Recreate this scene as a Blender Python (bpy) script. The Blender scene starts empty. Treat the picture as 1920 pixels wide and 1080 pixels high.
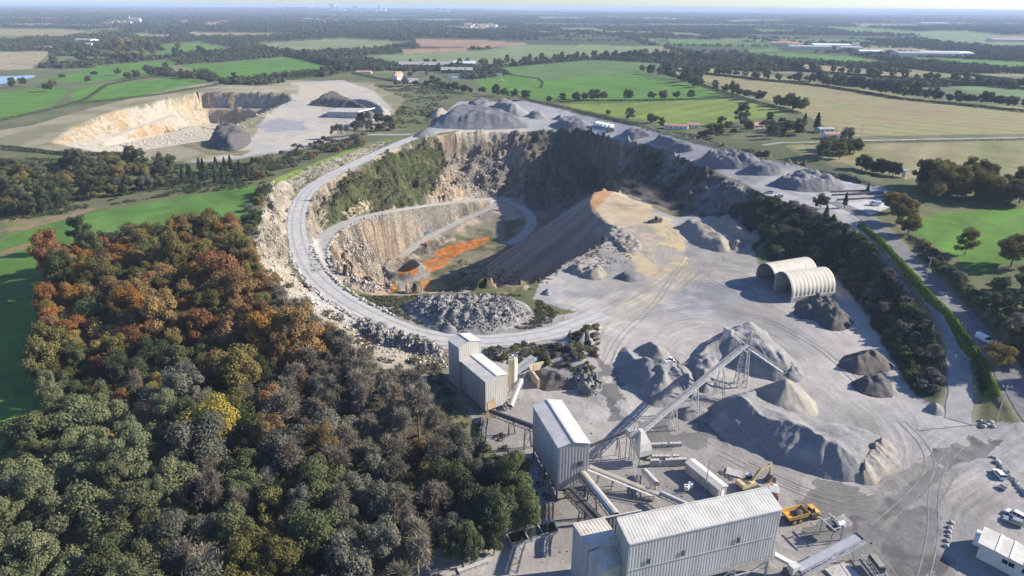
import bpy, math, random
import numpy as np
from mathutils import Vector, Matrix
from mathutils.geometry import delaunay_2d_cdt
random.seed(7); RNG = np.random.default_rng(11)
SC = bpy.context.scene
COL = SC.collection
# ------------------------------------------------------------------ camera
H = 120.0; FPX = 1280.0
PITCH = math.radians(22.45); ROLL = math.radians(0.507)
Fv = Vector((0, math.cos(PITCH), -math.sin(PITCH)))
R0 = Vector((1, 0, 0)); U0 = Vector((0, math.sin(PITCH), math.cos(PITCH)))
Rv = R0*math.cos(ROLL) + U0*math.sin(ROLL); Uv = U0*math.cos(ROLL) - R0*math.sin(ROLL)
cam_d = bpy.data.cameras.new('camera'); cam = bpy.data.objects.new('camera', cam_d); COL.objects.link(cam)
cam_d.sensor_width = 36; cam_d.lens = 24; cam_d.clip_start = 1; cam_d.clip_end = 90000
cam.matrix_world = Matrix(((Rv.x, Uv.x, -Fv.x, 0), (Rv.y, Uv.y, -Fv.y, 0), (Rv.z, Uv.z, -Fv.z, H), (0, 0, 0, 1)))
SC.camera = cam
# ------------------------------------------------------------------ sky, sun, exposure
SUN_EL = math.radians(27.5); SUN_DIR = Vector((0.988, 0.15, 0)).normalized()
SUN_AZ = math.atan2(SUN_DIR.x, SUN_DIR.y)          # clockwise from +Y
wd = bpy.data.worlds.new('World'); SC.world = wd; wd.use_nodes = True
nt = wd.node_tree; nt.nodes.clear()
sky = nt.nodes.new('ShaderNodeTexSky'); sky.sky_type = 'NISHITA'; sky.sun_disc = False
sky.sun_elevation = SUN_EL; sky.sun_rotation = SUN_AZ; sky.altitude = 50; sky.air_density = 1.0; sky.dust_density = 0.25; sky.ozone_density = 2.2
bg = nt.nodes.new('ShaderNodeBackground'); bg.inputs['Strength'].default_value = 0.078
wo = nt.nodes.new('ShaderNodeOutputWorld'); tint = nt.nodes.new('ShaderNodeMix'); tint.data_type = 'RGBA'; tint.blend_type = 'MULTIPLY'; tint.inputs[0].default_value = 1; tint.inputs[7].default_value = (.80, .94, 1.27, 1)
nt.links.new(sky.outputs[0], tint.inputs[6]); nt.links.new(tint.outputs[2], bg.inputs[0]); nt.links.new(bg.outputs[0], wo.inputs[0])
sl = bpy.data.lights.new('sun', 'SUN'); sl.energy = 5.0; sl.angle = math.radians(0.55); sl.color = (1, 0.91, 0.78)
so = bpy.data.objects.new('sun', sl); COL.objects.link(so)
sdir = Vector((SUN_DIR.x*math.cos(SUN_EL), SUN_DIR.y*math.cos(SUN_EL), math.sin(SUN_EL)))
so.rotation_euler = sdir.to_track_quat('Z', 'Y').to_euler(); so.location = (300, 60, 200)
SC.view_settings.view_transform = 'Standard'; SC.view_settings.look = 'None'; SC.view_settings.gamma = 1
SC.view_settings.exposure = 1.02
SC.render.engine = 'CYCLES'
SC.cycles.max_bounces = 5; SC.cycles.diffuse_bounces = 2; SC.cycles.glossy_bounces = 2; SC.cycles.transmission_bounces = 3
SC.cycles.transparent_max_bounces = 6; SC.cycles.volume_bounces = 0
SC.cycles.use_denoising = True; SC.cycles.denoiser = "OPENIMAGEDENOISE"; SC.cycles.denoising_input_passes = "RGB_ALBEDO_NORMAL"

HAZE_D = 0.000085; HAZE_C = (.60, .75, .98, 1)
# ------------------------------------------------------------------ projection helpers (metres)
CAM = Vector((0, 0, H))
def ray(px, py):
    return Fv + Rv*((px-960)/FPX) - Uv*((py-540)/FPX)
def at(px, py, z=0.0):
    d = ray(px, py); t = (z-H)/d.z
    return Vector((d.x*t, d.y*t, z))
def pix(p):
    v = Vector(p)-CAM; dz = v.dot(Fv)
    return 960+FPX*v.dot(Rv)/dz, 540-FPX*v.dot(Uv)/dz
def zat(x, y, py):
    """height at plan point whose image row is py"""
    lo, hi = -90., 118.
    for _ in range(40):
        m = (lo+hi)/2
        if pix((x, y, m))[1] > py: lo = m
        else: hi = m
    return (lo+hi)/2

# ------------------------------------------------------------------ numpy noise
_T = RNG.random((256, 256))
def vnoise(x, y, s=0):
    x = np.asarray(x, float)+s*37.7; y = np.asarray(y, float)+s*71.3
    xi = np.floor(x).astype(int); yi = np.floor(y).astype(int); fx = x-xi; fy = y-yi
    fx = fx*fx*fx*(fx*(6*fx-15)+10); fy = fy*fy*fy*(fy*(6*fy-15)+10)
    a = _T[xi & 255, yi & 255]; b = _T[(xi+1) & 255, yi & 255]; c = _T[xi & 255, (yi+1) & 255]; d = _T[(xi+1) & 255, (yi+1) & 255]
    return (a*(1-fx)+b*fx)*(1-fy)+(c*(1-fx)+d*fx)*fy
def fbm(x, y, scale, octv=4, s=0, ridged=False):
    r = 0; amp = 1; tot = 0; f = 1/scale
    for o in range(octv):
        n = vnoise(x*f, y*f, s+o*3)
        if ridged: n = 1-np.abs(2*n-1)
        r = r+amp*n; tot += amp; amp *= 0.5; f *= 2.03
    return r/tot
def sstep(a, b, x):
    t = np.clip((x-a)/(b-a), 0, 1); return t*t*(3-2*t)

def inpoly(x, y, poly):
    x = np.asarray(x); y = np.asarray(y); ins = np.zeros(x.shape, bool); n = len(poly)
    for i in range(n):
        x1, y1 = poly[i][0], poly[i][1]; x2, y2 = poly[(i+1) % n][0], poly[(i+1) % n][1]
        if y1 == y2: continue
        c = ((y1 > y) != (y2 > y)) & (x < (x2-x1)*(y-y1)/(y2-y1)+x1)
        ins ^= c
    return ins
def polydist(x, y, pts, closed=False):
    """distance, arclength, signed side distance to polyline"""
    P = [(p[0], p[1]) for p in pts]
    if closed: P = P+[P[0]]
    best = np.full(np.shape(x), 1e9); ss = np.zeros(np.shape(x)); sd = np.zeros(np.shape(x)); acc = 0
    for (ax, ay), (bx, by) in zip(P[:-1], P[1:]):
        L = math.hypot(bx-ax, by-ay)
        if L < 1e-6: continue
        tx, ty = (bx-ax)/L, (by-ay)/L
        t = np.clip((x-ax)*tx+(y-ay)*ty, 0, L)
        dx = x-ax-tx*t; dy = y-ay-ty*t; d = np.hypot(dx, dy)
        m = d < best
        best = np.where(m, d, best); ss = np.where(m, acc+t, ss); sd = np.where(m, np.where(tx*dy-ty*dx >= 0, d, -d), sd); acc += L
    return best, ss, sd
def resample(pts, step):
    P = [Vector(p) for p in pts]; out = [P[0].copy()]
    for a, b in zip(P[:-1], P[1:]):
        n = max(1, int(math.ceil((b-a).length/step)))
        for i in range(1, n+1): out.append(a.lerp(b, i/n))
    return out
def smooth(pts, n=2):
    """Chaikin corner cutting"""
    P = [Vector(p) for p in pts]
    for _ in range(n):
        Q = [P[0]]
        for a, b in zip(P[:-1], P[1:]): Q += [a.lerp(b, .25), a.lerp(b, .75)]
        Q.append(P[-1]); P = Q
    return P

# ------------------------------------------------------------------ object helpers
def tag(o, label=None, cat=None, group=None, kind=None):
    if label: o['label'] = label
    if cat: o['category'] = cat
    if group: o['group'] = group
    if kind: o['kind'] = kind
    return o
def empty(name, loc, label=None, cat=None, group=None, rz=0):
    o = bpy.data.objects.new(name, None); COL.objects.link(o); o.location = loc; o.rotation_euler = (0, 0, rz); o.empty_display_size = .5
    return tag(o, label, cat, group)
def np_mesh(name, V, F, mat=None, smooth_=False, mats=None, midx=None):
    """V (n,3); F (m,k) ndarray or list of tuples"""
    me = bpy.data.meshes.new(name)
    if isinstance(F, np.ndarray):
        V = np.asarray(V, np.float32); m, k = F.shape
        me.vertices.add(len(V)); me.vertices.foreach_set('co', V.ravel())
        me.loops.add(m*k); me.loops.foreach_set('vertex_index', F.astype(np.int32).ravel())
        me.polygons.add(m); me.polygons.foreach_set('loop_start', np.arange(0, m*k, k, dtype=np.int32))
        me.update(calc_edges=True)
    else:
        me.from_pydata([tuple(v) for v in V], [], F)
    for mm in (mats or ([mat] if mat else [])): me.materials.append(mm)
    if midx is not None: me.polygons.foreach_set('material_index', np.asarray(midx, np.int32))
    me.polygons.foreach_set('use_smooth', np.full(len(me.polygons), bool(smooth_)))
    me.update(); return me
def link(name, me, parent=None, loc=(0, 0, 0)):
    o = bpy.data.objects.new(name, me); COL.objects.link(o); o.location = loc
    if parent: o.parent = parent
    return o
def wloc(o):
    v = Vector((0, 0, 0))
    while o: v += o.location; o = o.parent
    return v
class MB:
    """collects shapes given in world metres; build() links them as ONE mesh object"""
    def __init__(s): s.v = []; s.f = []
    def add(s, V, F):
        n = len(s.v); s.v += [Vector(p) for p in V]; s.f += [tuple(i+n for i in q) for q in F]; return s
    def box(s, c, size, rz=0, M=None):
        c = Vector(c); a, b, d = size[0]/2, size[1]/2, size[2]/2; R = M or Matrix.Rotation(rz, 3, 'Z')
        V = [c+R @ Vector((x*a, y*b, z*d)) for z in (-1, 1) for y in (-1, 1) for x in (-1, 1)]
        return s.add(V, [(0, 2, 3, 1), (4, 5, 7, 6), (0, 1, 5, 4), (2, 6, 7, 3), (0, 4, 6, 2), (1, 3, 7, 5)])
    def bar(s, p, q, w, h=None):
        p, q = Vector(p), Vector(q); h = h or w; d = (q-p); L = d.length; d.normalize()
        x = d.cross(Vector((0, 0, 1)));
        if x.length < 1e-3: x = Vector((1, 0, 0))
        x.normalize(); z = x.cross(d)
        V = [b+x*(i*w/2)+z*(j*h/2) for b in (p, q) for j in (-1, 1) for i in (-1, 1)]
        return s.add(V, [(0, 2, 3, 1), (4, 5, 7, 6), (0, 1, 5, 4), (2, 6, 7, 3), (0, 4, 6, 2), (1, 3, 7, 5)])
    def tube(s, p, q, r, r2=None, n=8, cap=True):
        p, q = Vector(p), Vector(q); r2 = r if r2 is None else r2; d = (q-p).normalized()
        x = d.cross(Vector((0, 0, 1)))
        if x.length < 1e-3: x = Vector((1, 0, 0))
        x.normalize(); y = d.cross(x)
        V = []
        for b, rr in ((p, r), (q, r2)):
            V += [b+(x*math.cos(2*math.pi*i/n)+y*math.sin(2*math.pi*i/n))*rr for i in range(n)]
        F = [(i, (i+1) % n, n+(i+1) % n, n+i) for i in range(n)]
        if cap: F += [tuple(range(n-1, -1, -1)), tuple(range(n, 2*n))]
        return s.add(V, F)
    def prism(s, base, top):
        """two loops of equal length"""
        n = len(base); V = list(base)+list(top)
        return s.add(V, [(i, (i+1) % n, n+(i+1) % n, n+i) for i in range(n)]+[tuple(range(n-1, -1, -1)), tuple(range(n, 2*n))])
    def quad(s, *p): return s.add(p, [tuple(range(len(p)))])
    def ribs(s, a, b, c, pitch=.9, depth=.22):
        """ribbed sheet: ribs run a->c, repeated along a->b (trapezoid profile, outward = (b-a)x(c-a))"""
        a, b, c = Vector(a), Vector(b), Vector(c); ab = b-a; ac = c-a; n = ab.cross(ac).normalized(); L = ab.length; k = max(2, int(L/pitch)); V = []
        prof = ((0, 0), (.35, 0), (.45, 1), (.9, 1))
        for i in range(k):
            for t, hgt in prof: V.append(a+ab*((i+t)/k)+n*(hgt*depth))
        V.append(b.copy()); m = len(V); V += [v+ac for v in V]
        return s.add(V, [(i, i+1, m+i+1, m+i) for i in range(m-1)])
    def build(s, name, mat, parent=None, smooth_=False, loc=None):
        off = wloc(parent) if parent else (Vector(loc) if loc is not None else Vector((0, 0, 0)))
        me = np_mesh(name, [v-off for v in s.v], s.f, mat, smooth_)
        return link(name, me, parent, (0, 0, 0) if parent else off)
def copy_tree(o, parent=None):
    c = o.copy(); COL.objects.link(c); c.parent = parent
    for ch in list(o.children): copy_tree(ch, c)
    return c

# ------------------------------------------------------------------ material helper
MATS = {}
def mat(name, c1, c2=None, scale=1.0, rough=.85, bump=0.0, bscale=None, detail=5, metal=0, spec=.3, stretch=(1, 1, 1), c3=None, s3=None, world=False, lo=.38, hi=.62):
    if name in MATS: return MATS[name]
    m = bpy.data.materials.new(name); m.use_nodes = True; n = m.node_tree.nodes; l = m.node_tree.links
    b = n['Principled BSDF']; b.inputs['Roughness'].default_value = rough; b.inputs['Metallic'].default_value = metal; b.inputs['Specular IOR Level'].default_value = spec
    MATS[name] = m
    if world:
        tc = n.new('ShaderNodeNewGeometry').outputs['Position']
    else: tc = n.new('ShaderNodeTexCoord').outputs['Object']
    mp = n.new('ShaderNodeMapping'); mp.inputs['Scale'].default_value = stretch; l.new(tc, mp.inputs['Vector'])
    def noise(sc, det=detail):
        t = n.new('ShaderNodeTexNoise'); t.inputs['Scale'].default_value = sc; t.inputs['Detail'].default_value = det; t.inputs['Roughness'].default_value = .62; l.new(mp.outputs[0], t.inputs['Vector']); return t
    def mix(f, a, bb):
        x = n.new('ShaderNodeMix'); x.data_type = 'RGBA'; l.new(f, x.inputs[0])
        for k, v in ((6, a), (7, bb)):
            if isinstance(v, tuple): x.inputs[k].default_value = (*v, 1)
            else: l.new(v, x.inputs[k])
        return x.outputs[2]
    out = c1
    if c2:
        t = noise(scale); r = n.new('ShaderNodeMapRange'); r.inputs[1].default_value = lo; r.inputs[2].default_value = hi; l.new(t.outputs[0], r.inputs[0])
        out = mix(r.outputs[0], c1, c2)
        if c3:
            t = noise(s3 or scale*.2); r = n.new('ShaderNodeMapRange'); r.inputs[1].default_value = .5; r.inputs[2].default_value = .68; l.new(t.outputs[0], r.inputs[0])
            out = mix(r.outputs[0], out, c3)
        l.new(out, b.inputs['Base Color'])
    else: b.inputs['Base Color'].default_value = (*c1, 1)
    if bump:
        t = noise(bscale or scale*2); bp = n.new('ShaderNodeBump'); bp.inputs['Strength'].default_value = 1; bp.inputs['Distance'].default_value = bump
        l.new(t.outputs[0], bp.inputs['Height']); l.new(bp.outputs[0], b.inputs['Normal'])
    return m
# ================================================================== TERRAIN: traced break lines -> TIN -> fine grid
def L(*t):           # (px,py,z) pixel triples -> world points
    return [at(*p) for p in t]
def W(*t): return [Vector(p) for p in t]
ROADS = {}
def road_def(name, pts, width):
    c = smooth(L(*pts), 2); ROADS[name] = (c, width); return c
haul = road_def('haul_road', [(1130, 588, 0), (1085, 606, 0), (1035, 625, 0), (960, 637, 0), (880, 641, 0), (800, 632, 0), (740, 612, .3), (680, 583, 1), (630, 553, 1.5), (590, 518, 2.2), (567, 480, 3), (556, 440, 4), (556, 400, 5), (572, 360, 5.5), (612, 333, 6), (660, 310, 6.3), (720, 282, 6.5), (765, 262, 6.8), (800, 250, 7), (850, 244, 7)], 10)
ramp1 = road_def('pit_ramp', [(606, 522, 1.5), (593, 490, -.5), (598, 460, -4), (618, 434, -8), (650, 417, -12), (690, 405, -17), (740, 395, -23), (800, 386, -31), (850, 380, -37), (890, 375, -42), (925, 373, -45), (960, 380, -48), (988, 396, -51), (1000, 415, -53), (985, 440, -55), (955, 458, -56.5)], 9)
ramp2 = road_def('pit_ramp', [(935, 379, -46), (912, 394, -48), (880, 408, -50), (845, 424, -51), (800, 447, -51.5), (770, 468, -52), (745, 488, -53)], 7)
access = road_def('access_road', [(1545, 392, 18), (1595, 418, 17), (1640, 448, 15.5), (1690, 508, 13), (1744, 580, 9.5), (1778, 627, 7), (1797, 682, 4.5), (1802, 738, 2), (1795, 790, .2)], 7.5)
public = road_def('public_road', [(1560, 378, 18.3), (1615, 400, 18), (1665, 445, 16.5), (1702, 487, 15), (1740, 525, 13.5), (1765, 550, 12.6), (1815, 604, 10.4), (1847, 640, 8.8), (1880, 686, 6.8), (1905, 730, 4.8), (1935, 775, 2.8), (1960, 815, 1)], 8.5)
backroad = road_def('haul_road', [(850, 244, 7), (800, 250, 7), (750, 253, 7), (690, 252, 7.5), (640, 258, 8), (590, 270, 8), (540, 283, 8), (480, 291, 8), (420, 300, 8), (360, 303, 8)], 8)
lane = road_def('country_lane', [(1430, 268, 22), (1500, 266, 22), (1600, 264, 21), (1750, 261, 21), (1930, 258, 21)], 6)
BL = []
def off(c, d):
    out = []
    for i, p in enumerate(c):
        a = c[max(i-1, 0)]; b = c[min(i+1, len(c)-1)]; t = (b-a); t.z = 0; t.normalize()
        out.append(Vector((p.x+t.y*d, p.y-t.x*d, p.z)))
    return out
def thin(c, k=3): return [p for i, p in enumerate(c) if i % k == 0 or i == len(c)-1]
for c, w in ((haul, 10), (ramp1, 9), (ramp2, 7), (access, 7.5), (public, 8.5), (backroad, 8)):
    q = thin(c, 3)
    for s in (-1, 1): BL.append(off(q, s*(w/2+1.0)))
# left hill / cliff beside haul road
BL.append(L((515, 333, 13), (503, 362, 15), (488, 420, 15), (476, 482, 13.5), (513, 532, 10), (572, 580, 6), (645, 620, 3)))
BL.append(L((520, 333, 13), (600, 302, 12), (680, 272, 10), (730, 257, 8.5)))
# forest floor, field and valley to the left
BL.append(L((430, 520, 12), (420, 620, 9), (560, 700, 4), (700, 760, 1.5), (830, 820, 0), (950, 930, 0), (850, 1010, 0), (700, 1100, 0)))
BL.append(L((20, 440, 9), (250, 400, 11), (430, 370, 13), (480, 350, 13)))
BL.append(L((0, 700, 6), (300, 640, 9)))
BL.append(L((0, 400, 4), (150, 375, 4), (330, 345, 6), (450, 318, 8)))
BL.append(L((0, 340, 5), (150, 330, 5), (300, 310, 7)))
BL.append(L((-300, 600, 6), (-300, 350, 6)))
# near rim of the main pit and crest of the fill
BL.append(L((618, 520, .5), (645, 537, 0), (700, 553, 0), (770, 550, 0), (850, 548, .5), (930, 556, .5), (985, 548, .5), (1008, 530, .3), (1045, 505, 0), (1062, 490, 0), (1100, 474, 0), (1138, 450, .3), (1148, 432, .5), (1130, 415, 1), (1112, 400, 1.5), (1105, 380, 2.2), (1113, 362, 2.6), (1128, 357, 2.6), (1145, 358, 2.4), (1180, 374, 1.2), (1230, 396, .3), (1270, 412, .3)))
# pit floor
FL = -57
BL.append(W((-60, 350, FL), (-38, 346, FL), (0, 350, FL), (12, 385, FL)) + L((920, 540, FL), (900, 525, FL), (905, 505, FL), (925, 487, FL), (962, 466, -56), (1015, 437, -53), (1050, 405, -51), (1085, 380, -46), (1120, 352, -36), (1170, 356, -22), (1222, 376, -9), (1268, 396, -1)))
BL.append(W((-60, 350, FL), (-74, 392, FL)) + L((722, 532, FL+1), (712, 516, -55), (722, 500, -54)))
BL.append(L((770, 500, -54), (800, 478, FL), (830, 462, FL), (880, 446, FL), (930, 440, FL)))
# pit walls: back and right
BL.append(L((822, 254, 7), (870, 250, 6.5), (920, 248, 6), (985, 247, 6), (1040, 244, 7), (1086, 246, 8), (1150, 260, 9.5), (1190, 268, 11), (1230, 279, 12), (1270, 292, 13.5), (1300, 305, 15), (1340, 322, 17), (1362, 338, 17.5), (1400, 352, 18), (1440, 370, 18), (1500, 387, 18), (1540, 402, 17.6)))
BL.append(L((838, 296, -15), (880, 293, -15), (945, 293, -15)))
BL.append(L((834, 299.5, -16), (880, 297.5, -16.5), (948, 298, -17)))
BL.append(L((835, 372, -35), (868, 367, -40), (915, 365, -44), (965, 371, -47)))
BL.append(L((1000, 392, -51), (1022, 386, -51), (1060, 380, -50)))
BL.append(L((985, 290, -12), (1060, 300, -18), (1120, 315, -20)))
# toe of the wooded slope above the yard
BL.append(L((1290, 398, 0), (1330, 396, 2), (1375, 402, 3), (1405, 432, 1), (1408, 475, 0), (1440, 490, 0), (1530, 492, 0), (1575, 515, 0), (1610, 570, 0), (1650, 630, 0), (1690, 690, 0), (1716, 742, 0)))
# bank between the stock terrace and the fields
BL.append(L((940, 183, 8), (985, 188, 8), (1100, 216, 9.5), (1200, 238, 12), (1300, 267, 15), (1400, 293, 17.5), (1480, 313, 18), (1560, 332, 18), (1640, 351, 18)))
BL.append(L((930, 180, 9), (968, 180, 13), (1080, 205, 14.5), (1190, 230, 17), (1305, 258, 20), (1405, 285, 22.5), (1500, 307, 22.5), (1600, 329, 21), (1660, 346, 19)))
BL.append(L((1720, 400, 18), (1735, 450, 17.5), (1800, 540, 15), (1910, 640, 12), (2000, 720, 8)))
BL.append(L((1930, 262, 21), (1600, 264, 21), (1470, 267, 22)))
BL.append(L((1240, 130, 14), (1500, 215, 20), (1920, 200, 17), (2300, 300, 18)))
BL.append(L((1920, 420, 18), (2200, 500, 18), (2300, 700, 14)))
# yard (level 0)
for p in ((1200, 560), (1300, 480), (1350, 560), (1450, 640), (1600, 730), (1700, 790), (1750, 900), (1850, 900), (1600, 1000), (1200, 800), (1000, 700), (1300, 1050), (1500, 1200), (1000, 1000), (1920, 1000), (1850, 830), (2100, 900), (2000, 1200), (1100, 660), (1150, 480+25)):
    BL.append(L((p[0], p[1], 0)))
BL.append(L((1078, 650, 4), (1098, 622, 4.5), (1112, 650, 3.5), (1100, 690, 2.5)))
BL.append(L((905, 664, 2), (980, 660, 3), (1050, 668, 3)))
# far quarry
BL.append(L((60, 283, 9), (95, 268, 9), (130, 241, 9), (200, 212, 9), (293, 190, 9), (378, 172.5, 9), (450, 174, 9), (538, 177, 9), (545, 187, 9), (490, 212, 9), (437, 236, 8), (420, 246, 8), (395, 262, 8), (330, 272, 6), (270, 282, 7), (190, 286, 8), (100, 287, 8)))
def LY(*t):          # (px, py, Y): point on the sight line at ground distance Y
    out = []
    for px, py, Y in t: d = ray(px, py); out.append(CAM+d*(Y/d.y))
    return out
BL.append(L((150, 268, 0), (205, 252, -7), (260, 234, -8), (330, 212, -9)) + LY((374, 203, 939), (382, 202, 949), (455, 201, 945), (525, 203, 932.5)))
BL.append(L((165, 272, -2), (212, 258, -8), (268, 238, -9), (338, 215, -10)) + LY((377, 206, 926), (387, 204.5, 936), (455, 203.5, 933), (515, 206.5, 922)))
BL.append(L((190, 278, -6), (236, 268, -14), (300, 252, -21), (356, 237, -24)) + LY((389, 232, 920), (397, 231, 932), (440, 232, 929.5), (485, 226, 919)))
BL.append(LY((345, 240.5, 885), (402, 241.5, 880), (425, 240, 872)))
BL.append(LY((346, 257.5, 868), (356, 256, 881), (398, 253, 877), (418, 247, 866)))
BL.append(W((-322, 897, -27), (-297, 862, -27), (-293, 765, -27), (-293, 690, -27), (-305, 652, -24), (-335, 640, -20), (-362, 652, -14), (-384, 690, -11)))
# outer frame
for x, y, z in ((-1200, 60, 0), (-600, 60, 0), (0, 60, 0), (600, 60, 0), (1200, 60, 0), (-1600, 500, 8), (1600, 500, 12), (-2200, 1200, 8), (-600, 1250, 8), (-100, 1100, 8), (300, 1050, 12), (800, 1100, 14), (2200, 1200, 14), (-3500, 2000, 8), (0, 2000, 10), (3500, 2000, 12),
                (-450, 500, 6), (-520, 700, 8), (-250, 760, 8), (-120, 820, 8), (-60, 900, 8), (-200, 1000, 8), (-250, 600, 8), (100, 900, 10), (400, 130, 0), (700, 400, 10), (600, 700, 13), (900, 900, 14)):
    BL.append([Vector((x, y, z))])
pts = []; edges = []; zs = []
for l in BL:
    n = len(pts)
    for p in l: pts.append(Vector((p.x, p.y))); zs.append(p.z)
    edges += [(n+i, n+i+1) for i in range(len(l)-1)]
vo, eo, fo, ov, oe, of = delaunay_2d_cdt(pts, edges, [], 0, 1e-3)
vz = []
ea = np.array([(pts[a].x, pts[a].y, zs[a], pts[b].x, pts[b].y, zs[b]) for a, b in edges])
for v, o in zip(vo, ov):
    if o: vz.append(sum(zs[i] for i in o)/len(o))
    else:
        d = ea[:, 3:5]-ea[:, :2]; t = np.clip(((v.x-ea[:, 0])*d[:, 0]+(v.y-ea[:, 1])*d[:, 1])/(d**2).sum(1).clip(1e-9), 0, 1)
        q = ea[:, :2]+d*t[:, None]; k = np.argmin((q[:, 0]-v.x)**2+(q[:, 1]-v.y)**2)
        vz.append(ea[k, 2]+(ea[k, 5]-ea[k, 2])*t[k])
TV = np.array([(v.x, v.y, z) for v, z in zip(vo, vz)])
# fan grid (finer near the camera, reaching the horizon)
UM = 1.25; NU = 830; K1 = .0031; Y0 = 62.; YB = 1350.
n1 = int(math.log(YB/Y0)/K1); r1 = Y0*np.exp(K1*np.arange(n1+1)); YB = r1[-1]
r2 = [YB]; kk = K1
while r2[-1] < 30000: kk = min(kk*1.05, .03); r2.append(r2[-1]*math.exp(kk))
ROWS = np.concatenate([r1, r2[1:]]); US = np.linspace(-UM, UM, NU); NR = len(ROWS)
GY = np.repeat(ROWS[:, None], NU, 1); GX = GY*US[None, :]
GZ = np.full((NR, NU), np.nan)
for f in fo:
    for k in range(1, len(f)-1):
        a, b, c = TV[f[0]], TV[f[k]], TV[f[k+1]]
        i0 = max(np.searchsorted(ROWS, min(a[1], b[1], c[1]))-1, 0); i1 = np.searchsorted(ROWS, max(a[1], b[1], c[1]))+1
        us = [p[0]/max(p[1], 1) for p in (a, b, c)]; j0 = max(int((min(us)+UM)/(2*UM)*(NU-1))-1, 0); j1 = min(int((max(us)+UM)/(2*UM)*(NU-1))+2, NU)
        if i1 <= i0 or j1 <= j0: continue
        X = GX[i0:i1, j0:j1]; Y = GY[i0:i1, j0:j1]
        det = (b[1]-c[1])*(a[0]-c[0])+(c[0]-b[0])*(a[1]-c[1])
        if abs(det) < 1e-9: continue
        w0 = ((b[1]-c[1])*(X-c[0])+(c[0]-b[0])*(Y-c[1]))/det; w1 = ((c[1]-a[1])*(X-c[0])+(a[0]-c[0])*(Y-c[1]))/det; w2 = 1-w0-w1
        m = (w0 > -1e-6) & (w1 > -1e-6) & (w2 > -1e-6)
        S = GZ[i0:i1, j0:j1]; S[m] = (w0*a[2]+w1*b[2]+w2*c[2])[m]
GZ = np.where(np.isnan(GZ), 10.0, GZ)
# gentle far relief
far = sstep(1400, 3500, GY)
GZ = GZ*(1-far)+10*far + far*(fbm(GX, GY, 2600, 3, 5)-.5)*22
GZ += sstep(9000, 16000, GY)*(fbm(GX, GY*.6, 5200, 3, 8)-.35)*75 + sstep(12000, 20000, GY)*np.clip(GX/GY, -.2, 1)*38
def slopes(Z):
    du = US[1]-US[0]
    dzdx = np.gradient(Z, axis=1)/du/GY
    dzdy = np.gradient(Z, axis=0)/np.gradient(GY, axis=0)-US[None, :]*dzdx
    return np.hypot(dzdx, dzdy), dzdx, dzdy
SL, SX, SY = slopes(GZ)
near = GY < 1300
def gidx(x, y):
    x = np.asarray(x, float); y = np.asarray(y, float); y = np.clip(y, ROWS[0], ROWS[-2])
    i = np.clip(np.searchsorted(ROWS, y)-1, 0, NR-2); ty = (y-ROWS[i])/(ROWS[i+1]-ROWS[i])
    c = np.clip((x/y+UM)/(2*UM)*(NU-1), 0, NU-1.001); j = c.astype(int); tx = c-j
    return i, j, ty, tx
def tz(x, y):
    i, j, ty, tx = gidx(x, y)
    r = GZ[i, j]*(1-ty)*(1-tx)+GZ[i+1, j]*ty*(1-tx)+GZ[i, j+1]*(1-ty)*tx+GZ[i+1, j+1]*ty*tx
    return float(r) if np.ndim(r) == 0 else r
def hit(px, py):
    """where the line of sight meets the ground"""
    d = ray(px, py); t = 60.; st = 1.5; last = t
    if d.z > -.004: return at(px, py, 10) if d.z < -.001 else Vector((d.x*20000, d.y*20000, 10))
    while t < 30000:
        p = CAM+d*t
        if p.z < tz(p.x, p.y):
            a, b = last, t
            for _ in range(18):
                m = (a+b)/2; q = CAM+d*m
                if q.z < tz(q.x, q.y): b = m
                else: a = m
            return CAM+d*b
        last = t; t += max(st, t*.004)
    return CAM+d*t
def HP(*t): return [hit(*p) for p in t]
def ground(px, py, lift=0):
    p = hit(px, py); return Vector((p.x, p.y, tz(p.x, p.y)+lift))
# flatten the road corridors
RD = np.full(GZ.shape, 1e9)
for name, c, w in (('r', ramp1, 9), ('q', ramp2, 7), ('a', access, 7.5), ('p', public, 8.5), ('b', backroad, 8), ('h', haul, 10)):
    xs = [p.x for p in c]; ys = [p.y for p in c]; i0 = np.searchsorted(ROWS, min(ys)-20); i1 = np.searchsorted(ROWS, max(ys)+20)
    X = GX[i0:i1]; Y = GY[i0:i1]; best = np.full(X.shape, 1e9); zz = np.zeros(X.shape)
    for a, b in zip(c[:-1], c[1:]):
        dx, dy = b.x-a.x, b.y-a.y; l2 = dx*dx+dy*dy
        if l2 < 1e-6: continue
        t = np.clip(((X-a.x)*dx+(Y-a.y)*dy)/l2, 0, 1); d = np.hypot(X-a.x-dx*t, Y-a.y-dy*t); m = d < best
        best = np.where(m, d, best); zz = np.where(m, a.z+(b.z-a.z)*t, zz)
    k = 1-sstep(w/2+1.2, w/2+4.5, best); GZ[i0:i1] = GZ[i0:i1]*(1-k)+zz*k
    RD[i0:i1] = np.minimum(RD[i0:i1], best-w/2)
SL, SX, SY = slopes(GZ)
PIT = [(p.x, p.y) for p in HP((560, 470), (556, 400), (612, 333), (720, 282), (830, 252), (985, 246), (1086, 244), (1230, 278), (1340, 321), (1440, 369), (1395, 405), (1268, 400), (1180, 372), (1130, 356), (1104, 380), (1150, 432), (1060, 490), (985, 548), (850, 549), (700, 554), (620, 525))]
FQ = [(p.x, p.y) for p in L((20, 295, 8), (60, 262, 9), (125, 233, 9), (200, 206, 9), (385, 168, 9), (540, 172, 9), (560, 190, 8), (440, 245, 8), (395, 275, 8), (190, 295, 8))]
inpit = np.zeros(GZ.shape, bool); inpit[near] = inpoly(GX[near], GY[near], PIT)
infq = np.zeros(GZ.shape, bool); infq[near] = inpoly(GX[near], GY[near], FQ)
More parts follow.
